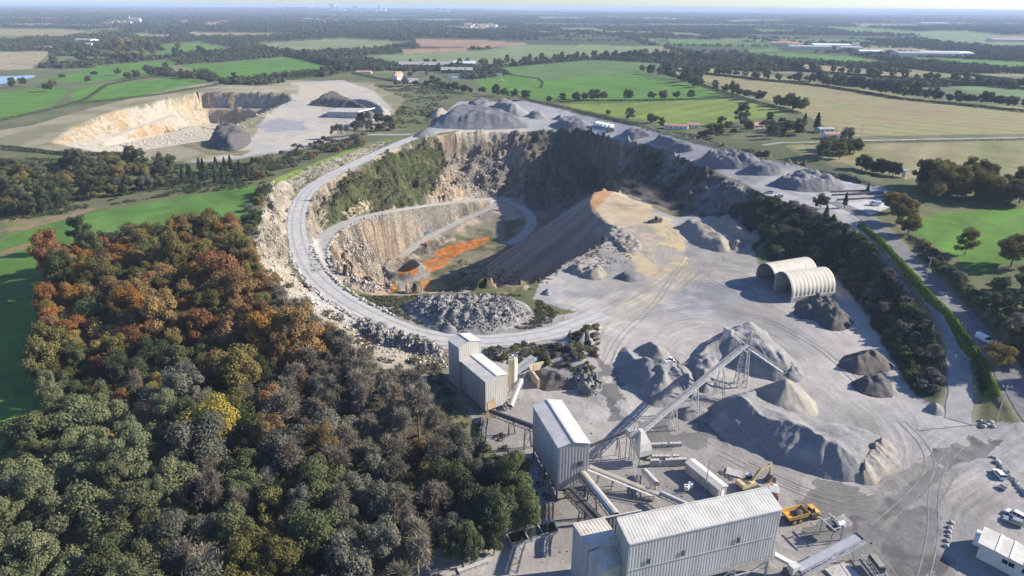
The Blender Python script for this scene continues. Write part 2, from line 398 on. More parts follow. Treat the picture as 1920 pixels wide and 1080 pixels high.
# rock relief on the steep faces; roughness elsewhere
rk = sstep(.42, .85, SL)*np.where(near, 1, 0)*sstep(.3, 3.5, RD)
soft = np.where(near, 1, 0)*sstep(.0, 5, RD)
fillslope = np.zeros(GZ.shape, bool)
FILL = [(p.x, p.y) for p in (at(1148, 432, 0), at(1130, 415, 1), at(1107, 385, 2), at(1113, 360, 2.6))] + [(p.x, p.y) for p in L((1060, 395, -51), (1015, 437, -53), (962, 466, -56), (905, 505, -57), (920, 540, -57))] + [(p.x, p.y) for p in L((1008, 530, .3), (1062, 490, 0), (1100, 474, 0))]
fillslope[near] = inpoly(GX[near], GY[near], FILL)
rk = np.where(fillslope, 0, rk)
n1_ = fbm(GX, GY, 13, 4, 1, True); n2_ = fbm(GX, GY, 4.2, 3, 2, True)
PC_ = hit(757, 506); RR_ = np.hypot(GX-PC_.x, (GY-PC_.y)*.95)*(.86+.28*fbm(GX, GY, 9, 3, 12))
ring = np.exp(-((RR_-12.5)/3.2)**2)*4.2-4.5*(1-sstep(6.5, 10.5, RR_)); GZ += np.where(RR_ < 24, ring, 0)
rk = np.where(RR_ < 17, rk*.2, rk)
GZ += rk*np.where(infq, .38, 1.0)*((n1_-.62)*12.5+(n2_-.6)*9.5)
# broken ledges
lj = fbm(GX, GY, 22, 3, 9)*9; led = np.round((GZ+lj)/5.5)*5.5-lj
GZ = np.where(inpit | infq, GZ*(1-.62*rk)+led*.62*rk, GZ)
GZ += soft*(1-rk)*np.where(inpit & ~fillslope, 1.0, .22)*(fbm(GX, GY, 7, 4, 3)-.5)*1.9*np.where(GY < 1300, 1, 0)
SL, SX, SY = slopes(GZ)
# ================================================================== GROUND COLOUR ZONES (plan polygons)
C = np.zeros(GZ.shape+(3,)); C[:] = (.085, .10, .05)
N30 = fbm(GX, GY, 32, 4, 21); N8 = fbm(GX, GY, 8, 4, 22); N3 = fbm(GX, GY, 2.6, 3, 23)
def mixc(c, k):
    global C
    C = C*(1-k[..., None])+np.asarray(c)*k[..., None]
def zone(poly, col, edge=.8, px=True, z=None, nz=.5, col2=None, n=None):
    """blend a colour into a plan polygon with a slightly ragged rim"""
    P = [(p.x, p.y) for p in (HP(*poly) if z is None else [at(a, b, z) for a, b in poly])] if px else poly
    ys = [p[1] for p in P]; i0 = max(np.searchsorted(ROWS, min(ys)-10)-1, 0); i1 = min(np.searchsorted(ROWS, max(ys)+10)+1, NR)
    X = GX[i0:i1]; Y = GY[i0:i1]; w = nz*(N8[i0:i1]-.5)*8
    ins = inpoly(X+w, Y+w, P); k = ins.astype(float)
    if edge > 1:
        d, _, _ = polydist(X, Y, P, True); k = np.where(ins, sstep(0, edge, d), 0)
    c = np.asarray(col)
    if col2 is not None:
        t = sstep(.38, .62, (N8 if n is None else n)[i0:i1])[..., None]; c = c*(1-t)+np.asarray(col2)*t
    C[i0:i1] = C[i0:i1]*(1-k[..., None])+c*k[..., None]
    return i0, i1, ins
GRASS = (.088, .185, .026); GRASS2 = (.11, .19, .036); STUB = (.27, .225, .115); DRY = (.20, .20, .085); YARD = (.325, .303, .278); YDARK = (.24, .242, .25); DUST = (.36, .34, .30)
SCRUB = (.06, .075, .03)
# far mosaic: hashed field cells
cs = np.where(GY < 3000, 330., 600.)
cx = np.floor((GX+140*fbm(GX, GY, 700, 2, 31))/(cs*1.5)).astype(int); cy = np.floor((GY+120*fbm(GX, GY, 600, 2, 32))/cs).astype(int)
hsh = _T[(cx*7+cy*13) & 255, (cy*5-cx*3) & 255]; h2 = _T[(cx*3+91) & 255, (cy*11+17) & 255]
pal = np.array([(.045, .06, .03), (.05, .065, .03), (.09, .15, .045), (.15, .15, .075), (.05, .065, .035), (.22, .19, .11), (.05, .065, .03), (.12, .14, .065)])
C = pal[(hsh*8).astype(int) % 8]*(.85+.3*h2[..., None])
wood = sstep(.42, .50, fbm(GX, GY, 900, 4, 35))*sstep(1200, 2500, GY)
mixc((.045, .062, .035), wood)
mixc((.045, .06, .035), sstep(4000, 9000, GY)*.8)
rough_near = (GY < 1250).astype(float)
mixc((.10, .115, .05), rough_near); mixc((.15, .14, .075), rough_near*sstep(.45, .65, N30)*.7)
# --- traced fields
FIELDS = [
 ([(-40, 174), (70, 166), (128, 162), (122, 178), (100, 198), (0, 226), (-40, 234)], GRASS, None),
 ([(140, 164), (330, 145), (385, 150), (410, 157), (300, 176), (190, 187), (140, 191), (132, 180)], GRASS, None),
 ([(75, 150), (190, 123), (310, 113), (330, 120), (300, 140), (210, 150), (150, 157)], GRASS, None),
 ([(318, 124), (385, 121), (392, 136), (330, 140)], (.2, .19, .09), None),
 ([(335, 122), (390, 120), (545, 107), (632, 127), (540, 140), (430, 155), (400, 140)], GRASS, None),
 ([(290, 86), (370, 79), (440, 94), (330, 101)], GRASS2, None),
 ([(-40, 98), (95, 96), (62, 129), (-40, 133)], (.33, .28, .17), None),
 ([(-40, 52), (110, 54), (190, 61), (110, 67), (-40, 70)], STUB, None), ([(-40, 67), (60, 66), (40, 73), (-40, 76)], GRASS2, None),
 ([(360, 60), (550, 63), (480, 68), (350, 66)], STUB, None), ([(260, 63), (325, 66), (300, 71), (240, 68)], STUB, None),
 ([(480, 81), (640, 72), (770, 80), (700, 91), (560, 97), (500, 90)], (.20, .21, .10), None),
 ([(780, 73), (900, 75), (1000, 82), (900, 90), (780, 86)], (.29, .19, .115), None), ([(745, 93), (870, 89), (880, 96), (760, 101)], (.29, .19, .115), None),
 ([(670, 106), (900, 95), (980, 84), (1130, 84), (1245, 89), (1150, 105), (1050, 112), (930, 125), (760, 125)], (.17, .215, .095), None),
 ([(930, 128), (1110, 113), (1230, 119), (1252, 124), (1210, 137), (1030, 150), (965, 141)], (.10, .165, .05), None),
 ([(890, 150), (960, 140), (1030, 150), (1210, 137), (1290, 158), (1350, 176), (1365, 184), (1240, 190), (1100, 192), (1000, 187), (935, 178), (905, 165)], GRASS, None),
 ([(1050, 196), (1200, 192), (1372, 185), (1450, 200), (1475, 214), (1400, 224), (1330, 235), (1290, 236), (1150, 218)], (.17, .225, .045), None),
 ([(1235, 131), (1300, 125), (1420, 137), (1600, 165), (1800, 195), (1960, 205), (1960, 251), (1600, 256), (1545, 235), (1500, 210), (1420, 180), (1350, 160)], STUB, (.22, .215, .095)),
 ([(1470, 273), (1600, 270), (1960, 263), (1960, 345), (1800, 330), (1700, 335), (1600, 310), (1500, 290)], DRY, (.23, .20, .11)),
 ([(1380, 101), (1480, 99), (1590, 105), (1680, 120), (1600, 121), (1480, 112)], GRASS, None), ([(1650, 106), (1800, 112), (1960, 120), (1960, 135), (1790, 121)], GRASS, None),
 ([(1420, 122), (1520, 122), (1640, 132), (1700, 142), (1640, 143), (1500, 132)], STUB, None), ([(1640, 125), (1740, 132), (1880, 147), (1850, 152), (1740, 142)], DRY, None),
 ([(1775, 162), (1960, 161), (1960, 190), (1860, 180)], (.13, .2, .08), None),
 ([(1240, 77), (1290, 74), (1390, 80), (1330, 83)], GRASS2, None), ([(1530, 52), (1600, 51), (1740, 62), (1700, 65), (1600, 60)], GRASS2, None), ([(1410, 56), (1490, 58), (1480, 62), (1420, 60)], GRASS2, None),
 ([(1700, 60), (1800, 58), (1960, 74), (1960, 90), (1860, 86), (1760, 78)], (.16, .21, .09), None), ([(1400, 92), (1450, 91), (1470, 96), (1400, 98)], GRASS2, None),
 ([(1490, 76), (1560, 74), (1640, 78), (1560, 80)], GRASS2, None), ([(1840, 66), (1960, 68), (1960, 74), (1880, 72)], STUB, None),
 ([(830, 50), (920, 49), (960, 53), (880, 56)], STUB, None), ([(760, 37), (840, 36), (900, 38), (800, 41)], STUB, None), ([(1040, 53), (1110, 52), (1130, 57), (1060, 58)], DRY, None), ([(1010, 32), (1120, 33), (1090, 36), (1010, 36)], STUB, None), ([(1350, 39), (1460, 37), (1480, 40), (1370, 43)], GRASS2, None), ([(1580, 45), (1700, 46), (1760, 50), (1620, 50)], STUB, None),
 ([(680, 37), (760, 36), (740, 40), (690, 41)], DRY, None),
 ([(0, 378), (60, 366), (30, 385), (-40, 400), (-40, 385)], GRASS, None),
 ([(478, 348), (440, 352), (360, 366), (230, 388), (160, 400), (60, 425), (-40, 450), (-40, 1000), (60, 900), (110, 700), (110, 500), (300, 455), (440, 440), (486, 372)], (.085, .175, .03), (.10, .19, .04)),
 ([(1705, 420), (1760, 400), (1840, 392), (1960, 392), (1960, 480), (1880, 495), (1830, 520), (1790, 480), (1720, 445)], (.085, .185, .025), GRASS),
 ([(1080, 205), (1300, 255), (1400, 285), (1500, 306), (1500, 300), (1400, 278), (1300, 250), (1100, 207)], (.09, .11, .04), None),
]
field_ids = np.zeros(GZ.shape, int)
for q, (poly, c1, c2) in enumerate(FIELDS):
    i0, i1, ins = zone(poly, c1, col2=c2, nz=.25, n=N30); field_ids[i0:i1][ins] = q+1
fd = field_ids > 0
for q in range(1, len(FIELDS)+1):        # sowing lines and wear along each field
    m = field_ids == q
    if m.sum() < 30: continue
    a = q*1.7; s = GX[m]*math.cos(a)+GY[m]*math.sin(a)
    if q == 7: a = .3; s = GX[m]*math.cos(a)+GY[m]*math.sin(a); C[m] *= (1-.35*(np.sin(s*.30) > .75))[:, None]
    C[m] *= (.94+.10*np.sin(s*.22)*np.clip(600/GY[m], 0, 1)+.42*(N30[m]-.5)+.22*(N8[m]-.5)+.2*(fbm(s, s*0, 6, 3, q)-.5))[:, None]
# brown worn ground in the left field, path
zone([(-40, 418), (60, 402), (130, 388), (190, 383), (150, 402), (70, 425), (0, 455), (-40, 470)], (.24, .17, .10), nz=1.2, col2=(.13, .16, .05))
zone([(0, 470), (30, 462), (60, 455), (30, 480), (-40, 500)], (.22, .15, .08), nz=1.2, col2=(.1, .16, .04))
# forest floor
FORP = [(70, 560), (75, 500), (110, 475), (300, 442), (420, 430), (470, 452), (480, 490), (540, 530), (640, 590), (720, 650), (830, 690), (862, 760), (940, 810), (1030, 880), (1035, 930), (960, 980), (880, 1010), (830, 1045), (740, 1110), (-200, 1110), (-200, 880), (0, 850), (72, 780)]
FOR = [at(a, b, 15 if b < 700 else 12) for a, b in FORP]
zone([(p.x, p.y) for p in FOR], (.085, .072, .05), px=False, col2=(.06, .058, .035))
# --- quarry yard, terrace
zone([(1130, 575), (1250, 520), (1290, 470), (1320, 400), (1400, 395), (1420, 495), (1540, 495), (1620, 570), (1720, 745), (1790, 790), (1960, 790), (2300, 900), (2300, 1200), (760, 1200), (700, 1110), (850, 1010), (960, 975), (1000, 930), (880, 790), (815, 690), (700, 640), (560, 560), (700, 570), (1000, 600)], YARD, nz=.4, col2=(.285, .272, .258), n=N30)
zone([(1000, 560), (1060, 480), (1110, 470), (1148, 430), (1104, 385), (1120, 356), (1180, 372), (1270, 408), (1330, 396), (1420, 490), (1400, 560), (1130, 600)], (.335, .315, .28), nz=.2, col2=(.28, .27, .26))
zone([(1104, 382), (1116, 356), (1145, 357), (1230, 396), (1275, 430), (1290, 490), (1240, 540), (1200, 510), (1150, 455), (1148, 425)], (.41, .335, .215), nz=.8, col2=(.38, .31, .20))
zone([(1104, 384), (1110, 362), (1125, 355), (1150, 360), (1135, 372), (1118, 395)], (.37, .22, .10), nz=.5)
zone([(1160, 420), (1190, 410), (1210, 420), (1250, 460), (1230, 500), (1180, 460)], (.27, .24, .20), nz=1.0, col2=(.38, .32, .22), n=N8)
zone([(1228, 455), (1280, 452), (1290, 500), (1250, 530), (1225, 490)], (.44, .35, .20), nz=.8, col2=(.37, .34, .30), n=N8)
zone([(800, 248), (850, 244), (985, 245), (1086, 243), (1230, 277), (1340, 320), (1440, 368), (1540, 400), (1600, 420), (1640, 400), (1670, 380), (1660, 352), (1560, 333), (1400, 294), (1200, 239), (985, 189), (860, 190), (810, 240)], (.32, .316, .315), nz=.3, col2=(.27, .272, .28))
zone([(985, 189), (1200, 239), (1400, 294), (1560, 333), (1640, 351), (1660, 345), (1600, 327), (1500, 306), (1300, 256), (1080, 207), (968, 182)], (.12, .115, .085), nz=.3, col2=(.085, .095, .05), n=N8)
zone([(860, 244), (985, 243), (1000, 246), (985, 249), (850, 251)], (.42, .37, .28), nz=.1)
zone([(1540, 372), (1600, 380), (1660, 370), (1680, 385), (1640, 400), (1600, 405), (1555, 395)], (.42, .41, .39), nz=.2)
# --- far quarry surroundings, platform
zone([(-40, 250), (60, 235), (180, 200), (330, 165), (420, 150), (560, 150), (700, 155), (760, 185), (740, 215), (700, 240), (600, 265), (480, 290), (400, 305), (250, 298), (150, 288), (-40, 280)], (.27, .24, .16), nz=.7, col2=(.19, .18, .10), n=N30)
zone([(545, 155), (640, 150), (700, 170), (738, 205), (700, 225), (640, 245), (590, 268), (520, 285), (440, 295), (400, 300), (470, 262), (500, 215), (545, 187)], (.41, .375, .31), nz=.7, col2=(.36, .34, .30), n=N30)
zone([(395, 171), (420, 164), (560, 160), (560, 178), (545, 176), (450, 172)], (.33, .29, .21), nz=.4, col2=(.24, .22, .13), n=N30)
zone([(335, 272), (350, 262), (392, 258), (400, 285), (470, 282), (455, 292), (390, 290)], (.20, .17, .095), nz=.6, col2=(.13, .13, .06), n=N8)
zone([(600, 200), (640, 195), (700, 228), (660, 240), (600, 236)], (.30, .29, .27), nz=1.2, col2=(.40, .36, .29), n=N8)
zone([(480, 235), (520, 222), (570, 228), (575, 244), (500, 248)], (.27, .27, .275), nz=.8)
zone([(560, 158), (620, 160), (660, 185), (600, 195), (560, 180)], (.42, .36, .27), nz=.8)
# --- main pit
dpit = np.zeros(GZ.shape)
ROCK1 = np.array((.33, .275, .215)); ROCK2 = np.array((.175, .155, .13)); ROCK3 = np.array((.40, .30, .205))
st = fbm(GX*.9+GZ*.25, GY*.9-GZ*.1, 9, 4, 41); st2 = fbm(GX, GY+GZ, 26, 3, 42)
st = np.clip((st-.5)*1.9+.5, 0, 1); crack = sstep(.62, .8, fbm(GX*1.0+GZ*.15, GY, 5.5, 3, 45, True))
rock = ROCK1*(1-sstep(.4, .6, st)[..., None])+ROCK2*sstep(.4, .6, st)[..., None]
rock = rock*(1-(.8*sstep(.5, .66, st2))[..., None])+ROCK3*(.8*sstep(.5, .66, st2))[..., None]
rock *= (1-.55*crack*sstep(.35, .8, SL))[..., None]
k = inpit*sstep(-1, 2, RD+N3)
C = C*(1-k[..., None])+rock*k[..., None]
# right and back shaded wall is darker, greyer
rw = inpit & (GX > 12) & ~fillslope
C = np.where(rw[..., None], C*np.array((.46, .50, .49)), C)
C = np.where(fillslope[..., None], np.array((.235, .20, .165))*(.62+.8*fbm(GY*.8+GX*.12, GX*.05, 3.0, 4, 44)[..., None]), C)
zone([(985, 548), (1010, 528), (1050, 500), (1000, 520), (930, 540), (900, 530), (860, 535), (880, 556)], (.10, .10, .05), nz=.8, col2=(.20, .17, .10))
flo = inpit & (GZ < -52) & (SL < .5)
mixc((.16, .145, .095), flo*.85); mixc((.085, .09, .04), flo*sstep(.45, .6, N8)*.9)
ORANGE = (.46, .15, .018); OR2 = (.33, .12, .025)
zone([(812, 474), (830, 464), (850, 459), (878, 453), (920, 443), (919, 451), (900, 462), (868, 473), (852, 482), (838, 488), (842, 496), (815, 509), (796, 508), (790, 496), (806, 488), (822, 482)], ORANGE, nz=.35, col2=(.25, .105, .03), n=N3)
zone([(716, 505), (730, 492), (760, 485), (795, 492), (808, 510), (795, 525), (760, 533), (725, 525)], (.25, .235, .21), nz=.2, col2=(.19, .18, .165), n=N3)
zone([(735, 508), (748, 500), (770, 498), (786, 506), (778, 516), (750, 517)], OR2, nz=.1, col2=(.45, .17, .03), n=N3)
zone([(792, 492), (815, 485), (838, 484), (842, 494), (815, 508), (800, 505)], OR2, nz=.45, col2=(.30, .14, .05), n=N3)
zone([(722, 540), (740, 531), (790, 527), (812, 520), (800, 535), (830, 540), (800, 548), (750, 550)], (.40, .17, .04), nz=.3, col2=(.25, .16, .06), n=N3)
zone([(790, 455), (812, 440), (806, 455), (800, 470)], (.38, .19, .08), nz=.3)
# scrub colour on the vegetated slope between the two roads, and other banks
VEG = [(592, 405), (622, 352), (680, 318), (760, 278), (822, 258), (835, 290), (832, 330), (815, 362), (790, 384), (700, 398), (640, 418), (612, 432), (600, 425)]
zone(VEG, (.07, .085, .03), nz=.9, col2=(.10, .105, .045), n=N8)
zone([(586, 420), (600, 385), (625, 350), (640, 352), (618, 385), (612, 425), (600, 450), (590, 470)], (.30, .26, .18), nz=.6, col2=(.22, .20, .145), n=N3)
zone([(640, 400), (690, 376), (700, 384), (690, 396), (655, 410)], (.42, .35, .25), nz=.4)
# pale cliff left of the haul road and rubble below
zone([(508, 340), (530, 335), (552, 350), (545, 400), (537, 450), (545, 495), (575, 540), (640, 590), (700, 622), (760, 640), (840, 655), (860, 720), (800, 720), (680, 670), (580, 610), (510, 555), (470, 500), (466, 470), (484, 425), (498, 370)], (.37, .325, .25), nz=.6, col2=(.30, .265, .21), n=N3)
zone([(540, 330), (600, 305), (690, 274), (735, 262), (690, 290), (620, 322), (575, 345), (558, 365)], (.17, .165, .115), nz=.5, col2=(.25, .235, .19), n=N3)
zone([(478, 352), (520, 333), (600, 301), (685, 270), (680, 274), (600, 307), (525, 340), (500, 360)], (.12, .17, .035), nz=.3)
zone([(540, 560), (610, 590), (700, 626), (800, 642), (900, 650), (960, 640), (960, 632), (880, 634), (800, 626), (700, 600), (600, 548)], (.40, .385, .36), nz=.3, col2=(.36, .35, .33))
# grassy verge between the two roads on the right, roadside ground
zone([(1625, 425), (1650, 455), (1700, 505), (1740, 555), (1790, 600), (1825, 650), (1850, 700), (1885, 755), (1880, 790), (1830, 800), (1828, 740), (1815, 680), (1790, 625), (1752, 575), (1690, 500)], (.085, .14, .03), nz=.1, col2=(.13, .13, .06), n=N8)
zone([(1380, 385), (1440, 370), (1540, 402), (1620, 432), (1690, 505), (1744, 575), (1785, 660), (1770, 745), (1716, 745), (1650, 632), (1575, 517), (1530, 492), (1440, 490), (1405, 432)], (.055, .06, .035), nz=.5)
# bottom left working ground near basin
zone([(790, 640), (850, 660), (930, 780), (900, 800), (820, 730), (760, 680)], (.20, .175, .13), nz=.8, col2=(.12, .11, .07), n=N8)
zone([(850, 1012), (930, 975), (1040, 940), (1060, 960), (950, 985), (870, 1030)], (.20, .16, .12), nz=.5)
# dark wet streaks in the yard
for q in ([(1560, 1000), (1620, 930), (1730, 850), (1830, 830), (1800, 880), (1760, 950), (1780, 1020), (1790, 1100), (1600, 1100), (1600, 1040)], [(1500, 920), (1600, 900), (1680, 930), (1600, 990), (1530, 1000)], [(1080, 640), (1150, 700), (1180, 780), (1130, 800), (1110, 740)], [(1180, 780), (1300, 800), (1360, 850), (1300, 850), (1200, 830)]):
    zone(q, (.155, .148, .138), nz=3.0, col2=(.245, .233, .215), n=N30)
for q in ([(1570, 990), (1640, 950), (1740, 880), (1800, 860), (1720, 930), (1650, 985), (1600, 1010)], [(1700, 945), (1765, 950), (1770, 985), (1760, 1040), (1775, 1090), (1640, 1090), (1650, 1020)], [(1740, 850), (1800, 820), (1880, 830), (1850, 850), (1800, 870)]):
    zone(q, (.10, .096, .092), nz=2.4, col2=(.16, .155, .147), n=N8)
zone([(1330, 352), (1362, 340), (1410, 355), (1400, 385), (1350, 395), (1300, 392)], (.20, .195, .19), nz=.5)
zone([(1165, 285), (1186, 291), (1166, 325), (1150, 322)], (.27, .265, .26), nz=.1)
zone([(1250, 300), (1290, 312), (1250, 350), (1225, 340)], (.22, .21, .20), nz=.4)
zone([(1300, 590), (1250, 560), (1300, 530), (1390, 530), (1420, 560)], (.24, .245, .255), nz=1.5, col2=(.30, .295, .29), n=N8)
zone([(1170, 560), (1230, 520), (1300, 490), (1310, 520), (1220, 580), (1140, 620), (1120, 610)], (.375, .335, .265), nz=1.6, col2=(.32, .30, .26), n=N8)
# --- far quarry rock: cream and rust
rq = np.array((.43, .36, .25))*(1-sstep(.42, .58, st)[..., None])+np.array((.40, .285, .17))*sstep(.42, .58, st)[..., None]
t = sstep(.5, .62, st2)[..., None]; rq = rq*(1-.6*t)+np.array((.45, .41, .35))*.6*t
rq = np.where((GZ < -32)[..., None], np.array((.40, .39, .36))*(.8+.4*N3[..., None]), rq)
kq = infq*np.clip(sstep(.35, .8, SL)+sstep(-5, -8, -GZ*0+GZ), 0, 1)*(GZ < 7.5)
C = C*(1-kq[..., None])+rq*kq[..., None]
flq = infq & (SL < .4) & (GZ < 5); mixc((.36, .33, .27), flq*1.0)
# pale roads' shoulders
for nm in ('haul_road', 'pit_ramp'): pass
sh = (1-sstep(0, 3.0, RD+2*(N3-.5)))*near; mixc((.33, .31, .28), sh*.4)
zone([(578, 478), (583, 420), (592, 425), (590, 470), (612, 525), (600, 530)], (.21, .185, .145), nz=.3, col2=(.28, .25, .20), n=N3)
# --- track lines: stretched wear marks that follow the traffic
TR = [[(1130, 600), (1230, 545), (1290, 490), (1270, 440), (1210, 400)], [(1130, 680), (1140, 640), (1190, 600), (1290, 575), (1400, 590), (1500, 640), (1590, 720), (1680, 800), (1700, 880), (1640, 940), (1540, 975), (1480, 1010)],
      [(1145, 720), (1200, 770), (1290, 810), (1400, 870), (1500, 915), (1600, 930), (1690, 910)], [(1800, 800), (1740, 850), (1700, 930), (1700, 1010), (1720, 1090)], [(1900, 800), (1800, 860), (1690, 930), (1600, 975), (1500, 1000)], [(1700, 640), (1600, 660), (1540, 620), (1450, 560), (1370, 520)],
      [(820, 240), (985, 235), (1100, 240), (1230, 268), (1350, 315), (1500, 375), (1600, 410)]]
TS = np.zeros(GZ.shape); TD = np.full(GZ.shape, 60.)
i1 = np.searchsorted(ROWS, 760)
for tr in TR:
    P = smooth(HP(*tr), 2); d, s, sd = polydist(GX[:i1], GY[:i1], P); m = d < np.abs(TD[:i1])
    TD[:i1] = np.where(m, sd, TD[:i1]); TS[:i1] = np.where(m, s, TS[:i1])
TW = np.clip(1-np.abs(TD)/46, 0, 1)*near*(~inpit)*(C.min(-1) > .2)*(.25+1.1*sstep(.35, .65, fbm(GX, GY, 22, 3, 51)))
bl = sstep(.52, .68, fbm(GX, GY, 40, 4, 52))*near*(~inpit)*(C.min(-1) > .22)*(GY < 520); C *= (1-.22*bl)[..., None]
bl = sstep(.55, .7, fbm(GX, GY, 17, 4, 53))*near*(~inpit)*(C.min(-1) > .22)*(GY < 520); C *= (1+.16*bl)[..., None]
# ------------------------------------------------------------------ ground meshes
def face_zone():
    z = np.zeros((NR-1, NU-1), int)
    z[fd[:-1, :-1]] = 1; z[inpit[:-1, :-1]] = 2; z[infq[:-1, :-1]] = 3
    return z
FZ = face_zone()
idx = np.arange(NR*NU).reshape(NR, NU)
Q = np.stack([idx[:-1, :-1], idx[:-1, 1:], idx[1:, 1:], idx[1:, :-1]], -1)
PV = np.stack([GX, GY, GZ], -1).reshape(-1, 3); PC = np.concatenate([C, np.ones(GZ.shape+(1,))], -1).reshape(-1, 4)
PT = np.stack([TS*.035, TD*.50, TW], -1).reshape(-1, 3)
PR = np.clip(sstep(.45, 1.0, SL)*near*(~fillslope), 0, 1).reshape(-1)
gm = bpy.data.materials.new('ground'); gm.use_nodes = True; n = gm.node_tree.nodes; l = gm.node_tree.links; b = n['Principled BSDF']
b.inputs['Roughness'].default_value = .95; b.inputs['Specular IOR Level'].default_value = .15
def attr(nm):
    a = n.new('ShaderNodeAttribute'); a.attribute_name = nm; return a
def mathn(op, a, bb=None, c=None):
    x = n.new('ShaderNodeMath'); x.operation = op
    for i, v in enumerate((a, bb, c)):
        if v is None: continue
        if isinstance(v, (int, float)): x.inputs[i].default_value = v
        else: l.new(v, x.inputs[i])
    return x.outputs[0]
pos = n.new('ShaderNodeNewGeometry').outputs['Position']
def nz_(sc, det, vec=None, rough=.6):
    t = n.new('ShaderNodeTexNoise'); t.inputs['Scale'].default_value = sc; t.inputs['Detail'].default_value = det; t.inputs['Roughness'].default_value = rough; l.new(vec or pos, t.inputs['Vector']); return t.outputs[0]
a_ = nz_(.9, 4, None, .7); b_ = nz_(.11, 5, None, .7)
tk = attr('trk'); sp = n.new('ShaderNodeSeparateXYZ'); l.new(tk.outputs['Vector'], sp.inputs[0])
cb = n.new('ShaderNodeCombineXYZ'); l.new(sp.outputs[0], cb.inputs[0]); l.new(sp.outputs[1], cb.inputs[1])
t1 = nz_(1.0, 4, cb.outputs[0], .65)
f1 = mathn('MULTIPLY_ADD', mathn('SUBTRACT', a_, .5), .62, 1.0)
f2 = mathn('MULTIPLY_ADD', mathn('SUBTRACT', b_, .5), .60, 1.0)
f3 = mathn('MULTIPLY_ADD', mathn('MULTIPLY', mathn('SUBTRACT', t1, .5), sp.outputs[2]), 1.25, 1.0)
rkA = attr('rock'); c1_ = nz_(.35, 6, None, .7)
f4 = mathn('MULTIPLY_ADD', mathn('MULTIPLY', mathn('SUBTRACT', c1_, .5), rkA.outputs['Fac']), 2.1, 1.0)
ff = mathn('MULTIPLY', mathn('MULTIPLY', f1, f2), mathn('MULTIPLY', f3, f4))
vm = n.new('ShaderNodeVectorMath'); vm.operation = 'SCALE'; l.new(attr('Col').outputs['Color'], vm.inputs[0]); l.new(ff, vm.inputs['Scale']); l.new(vm.outputs[0], b.inputs['Base Color'])
bp = n.new('ShaderNodeBump'); bp.inputs['Strength'].default_value = 1
l.new(mathn('MULTIPLY_ADD', rkA.outputs['Fac'], 2.4, .16), bp.inputs['Distance']); l.new(mathn('ADD', nz_(.8, 5, None, .65), mathn('MULTIPLY', t1, mathn('MULTIPLY', sp.outputs[2], .8))), bp.inputs['Height']); l.new(bp.outputs[0], b.inputs['Normal'])
for zi, nm in enumerate(('ground', 'field', 'quarry_pit', 'far_quarry_pit')):
    F = Q[FZ == zi].reshape(-1, 4); u, inv = np.unique(F, return_inverse=True)
    me = np_mesh(nm, PV[u], inv.reshape(-1, 4), gm, True)
    me.attributes.new('Col', 'FLOAT_COLOR', 'POINT').data.foreach_set('color', PC[u].astype(np.float32).ravel())
    me.attributes.new('trk', 'FLOAT_VECTOR', 'POINT').data.foreach_set('vector', PT[u].astype(np.float32).ravel())
    me.attributes.new('rock', 'FLOAT', 'POINT').data.foreach_set('value', PR[u].astype(np.float32))
    tag(link(nm, me), kind='structure')
# ------------------------------------------------------------------ roads as sheets
M_GRAVEL = mat('pale_gravel', (.36, .35, .335), (.45, .435, .41), .25, .95, .05, 3, world=True)
M_ASPH = mat('worn_asphalt', (.13, .13, .135), (.19, .185, .18), .3, .9, .02, 5, world=True)
M_DUSTY = mat('dusty_asphalt', (.24, .235, .225), (.32, .31, .295), .2, .92, .03, 4, world=True)
M_RUT = mat('rut', (.27, .265, .26), (.36, .35, .34), .3, .95, world=True)
def strip(name, c, w, m, lift=.12, sub=5):
    c = resample(c, 3.0); V = []; F = []
    for i, p in enumerate(c):
        a = c[max(i-1, 0)]; b_2 = c[min(i+1, len(c)-1)]; t = b_2-a; t.z = 0; t.normalize()
        for j in range(sub):
            o = (j/(sub-1)-.5)*w*(1+.06*math.sin(i*.9+j)); x, y = p.x+t.y*o, p.y-t.x*o
            V.append((x, y, tz(x, y)+lift))
    for i in range(len(c)-1):
        for j in range(sub-1): q = i*sub+j; F.append((q, q+1, q+sub+1, q+sub))
    return V, F
for nm, c, w, m, cut in (('haul_road', haul, 10, M_GRAVEL, 0), ('pit_ramp', ramp1, 8.6, mat('ramp_gravel', (.29, .275, .25), (.36, .345, .32), .25, .95, .05, 3, world=True), 2), ('pit_ramp', ramp2, 6.5, MATS['ramp_gravel'], 2), ('access_road', access, 7.2, M_DUSTY, 0), ('public_road', public, 8.2, M_ASPH, 0), ('service_road', backroad[8:], 7.5, M_DUSTY, 0), ('country_lane', lane, 5.5, M_DUSTY, 0)):
    c = c[cut:]
    V, F = strip(nm, c, w, m, .12)
    tag(link(nm, np_mesh(nm, V, F, m, True)), kind='structure')
for nm, c in (('wheel_track', haul),):
    for s in (-2.4, 2.2):
        V, F = strip(nm, off(c, s), .9, None, .15, 3); tag(link('wheel_track', np_mesh(nm, V, F, M_RUT, True)), kind='structure')

for tr in ([(1640, 990), (1700, 940), (1745, 890), (1740, 840), (1690, 790)], [(1730, 1090), (1752, 1000), (1748, 930), (1765, 870), (1800, 835)], [(1290, 480), (1260, 520), (1230, 570), (1170, 620), (1135, 690)], [(1400, 870), (1500, 918), (1590, 940), (1690, 920)], [(1350, 850), (1450, 900), (1560, 945), (1640, 955)], [(1180, 600), (1300, 570), (1420, 590), (1540, 650), (1620, 730)]):
    c = smooth(HP(*tr), 3)
    for s_ in (-1.15, 1.15):
        V, F = strip('tyre_track', off(c, s_), .32, None, .06, 3); tag(link('tyre_track', np_mesh('tyre_track', V, F, mat('tyre_track', (.165, .158, .148), (.25, .238, .222), .35, .95, world=True), True)), kind='structure')
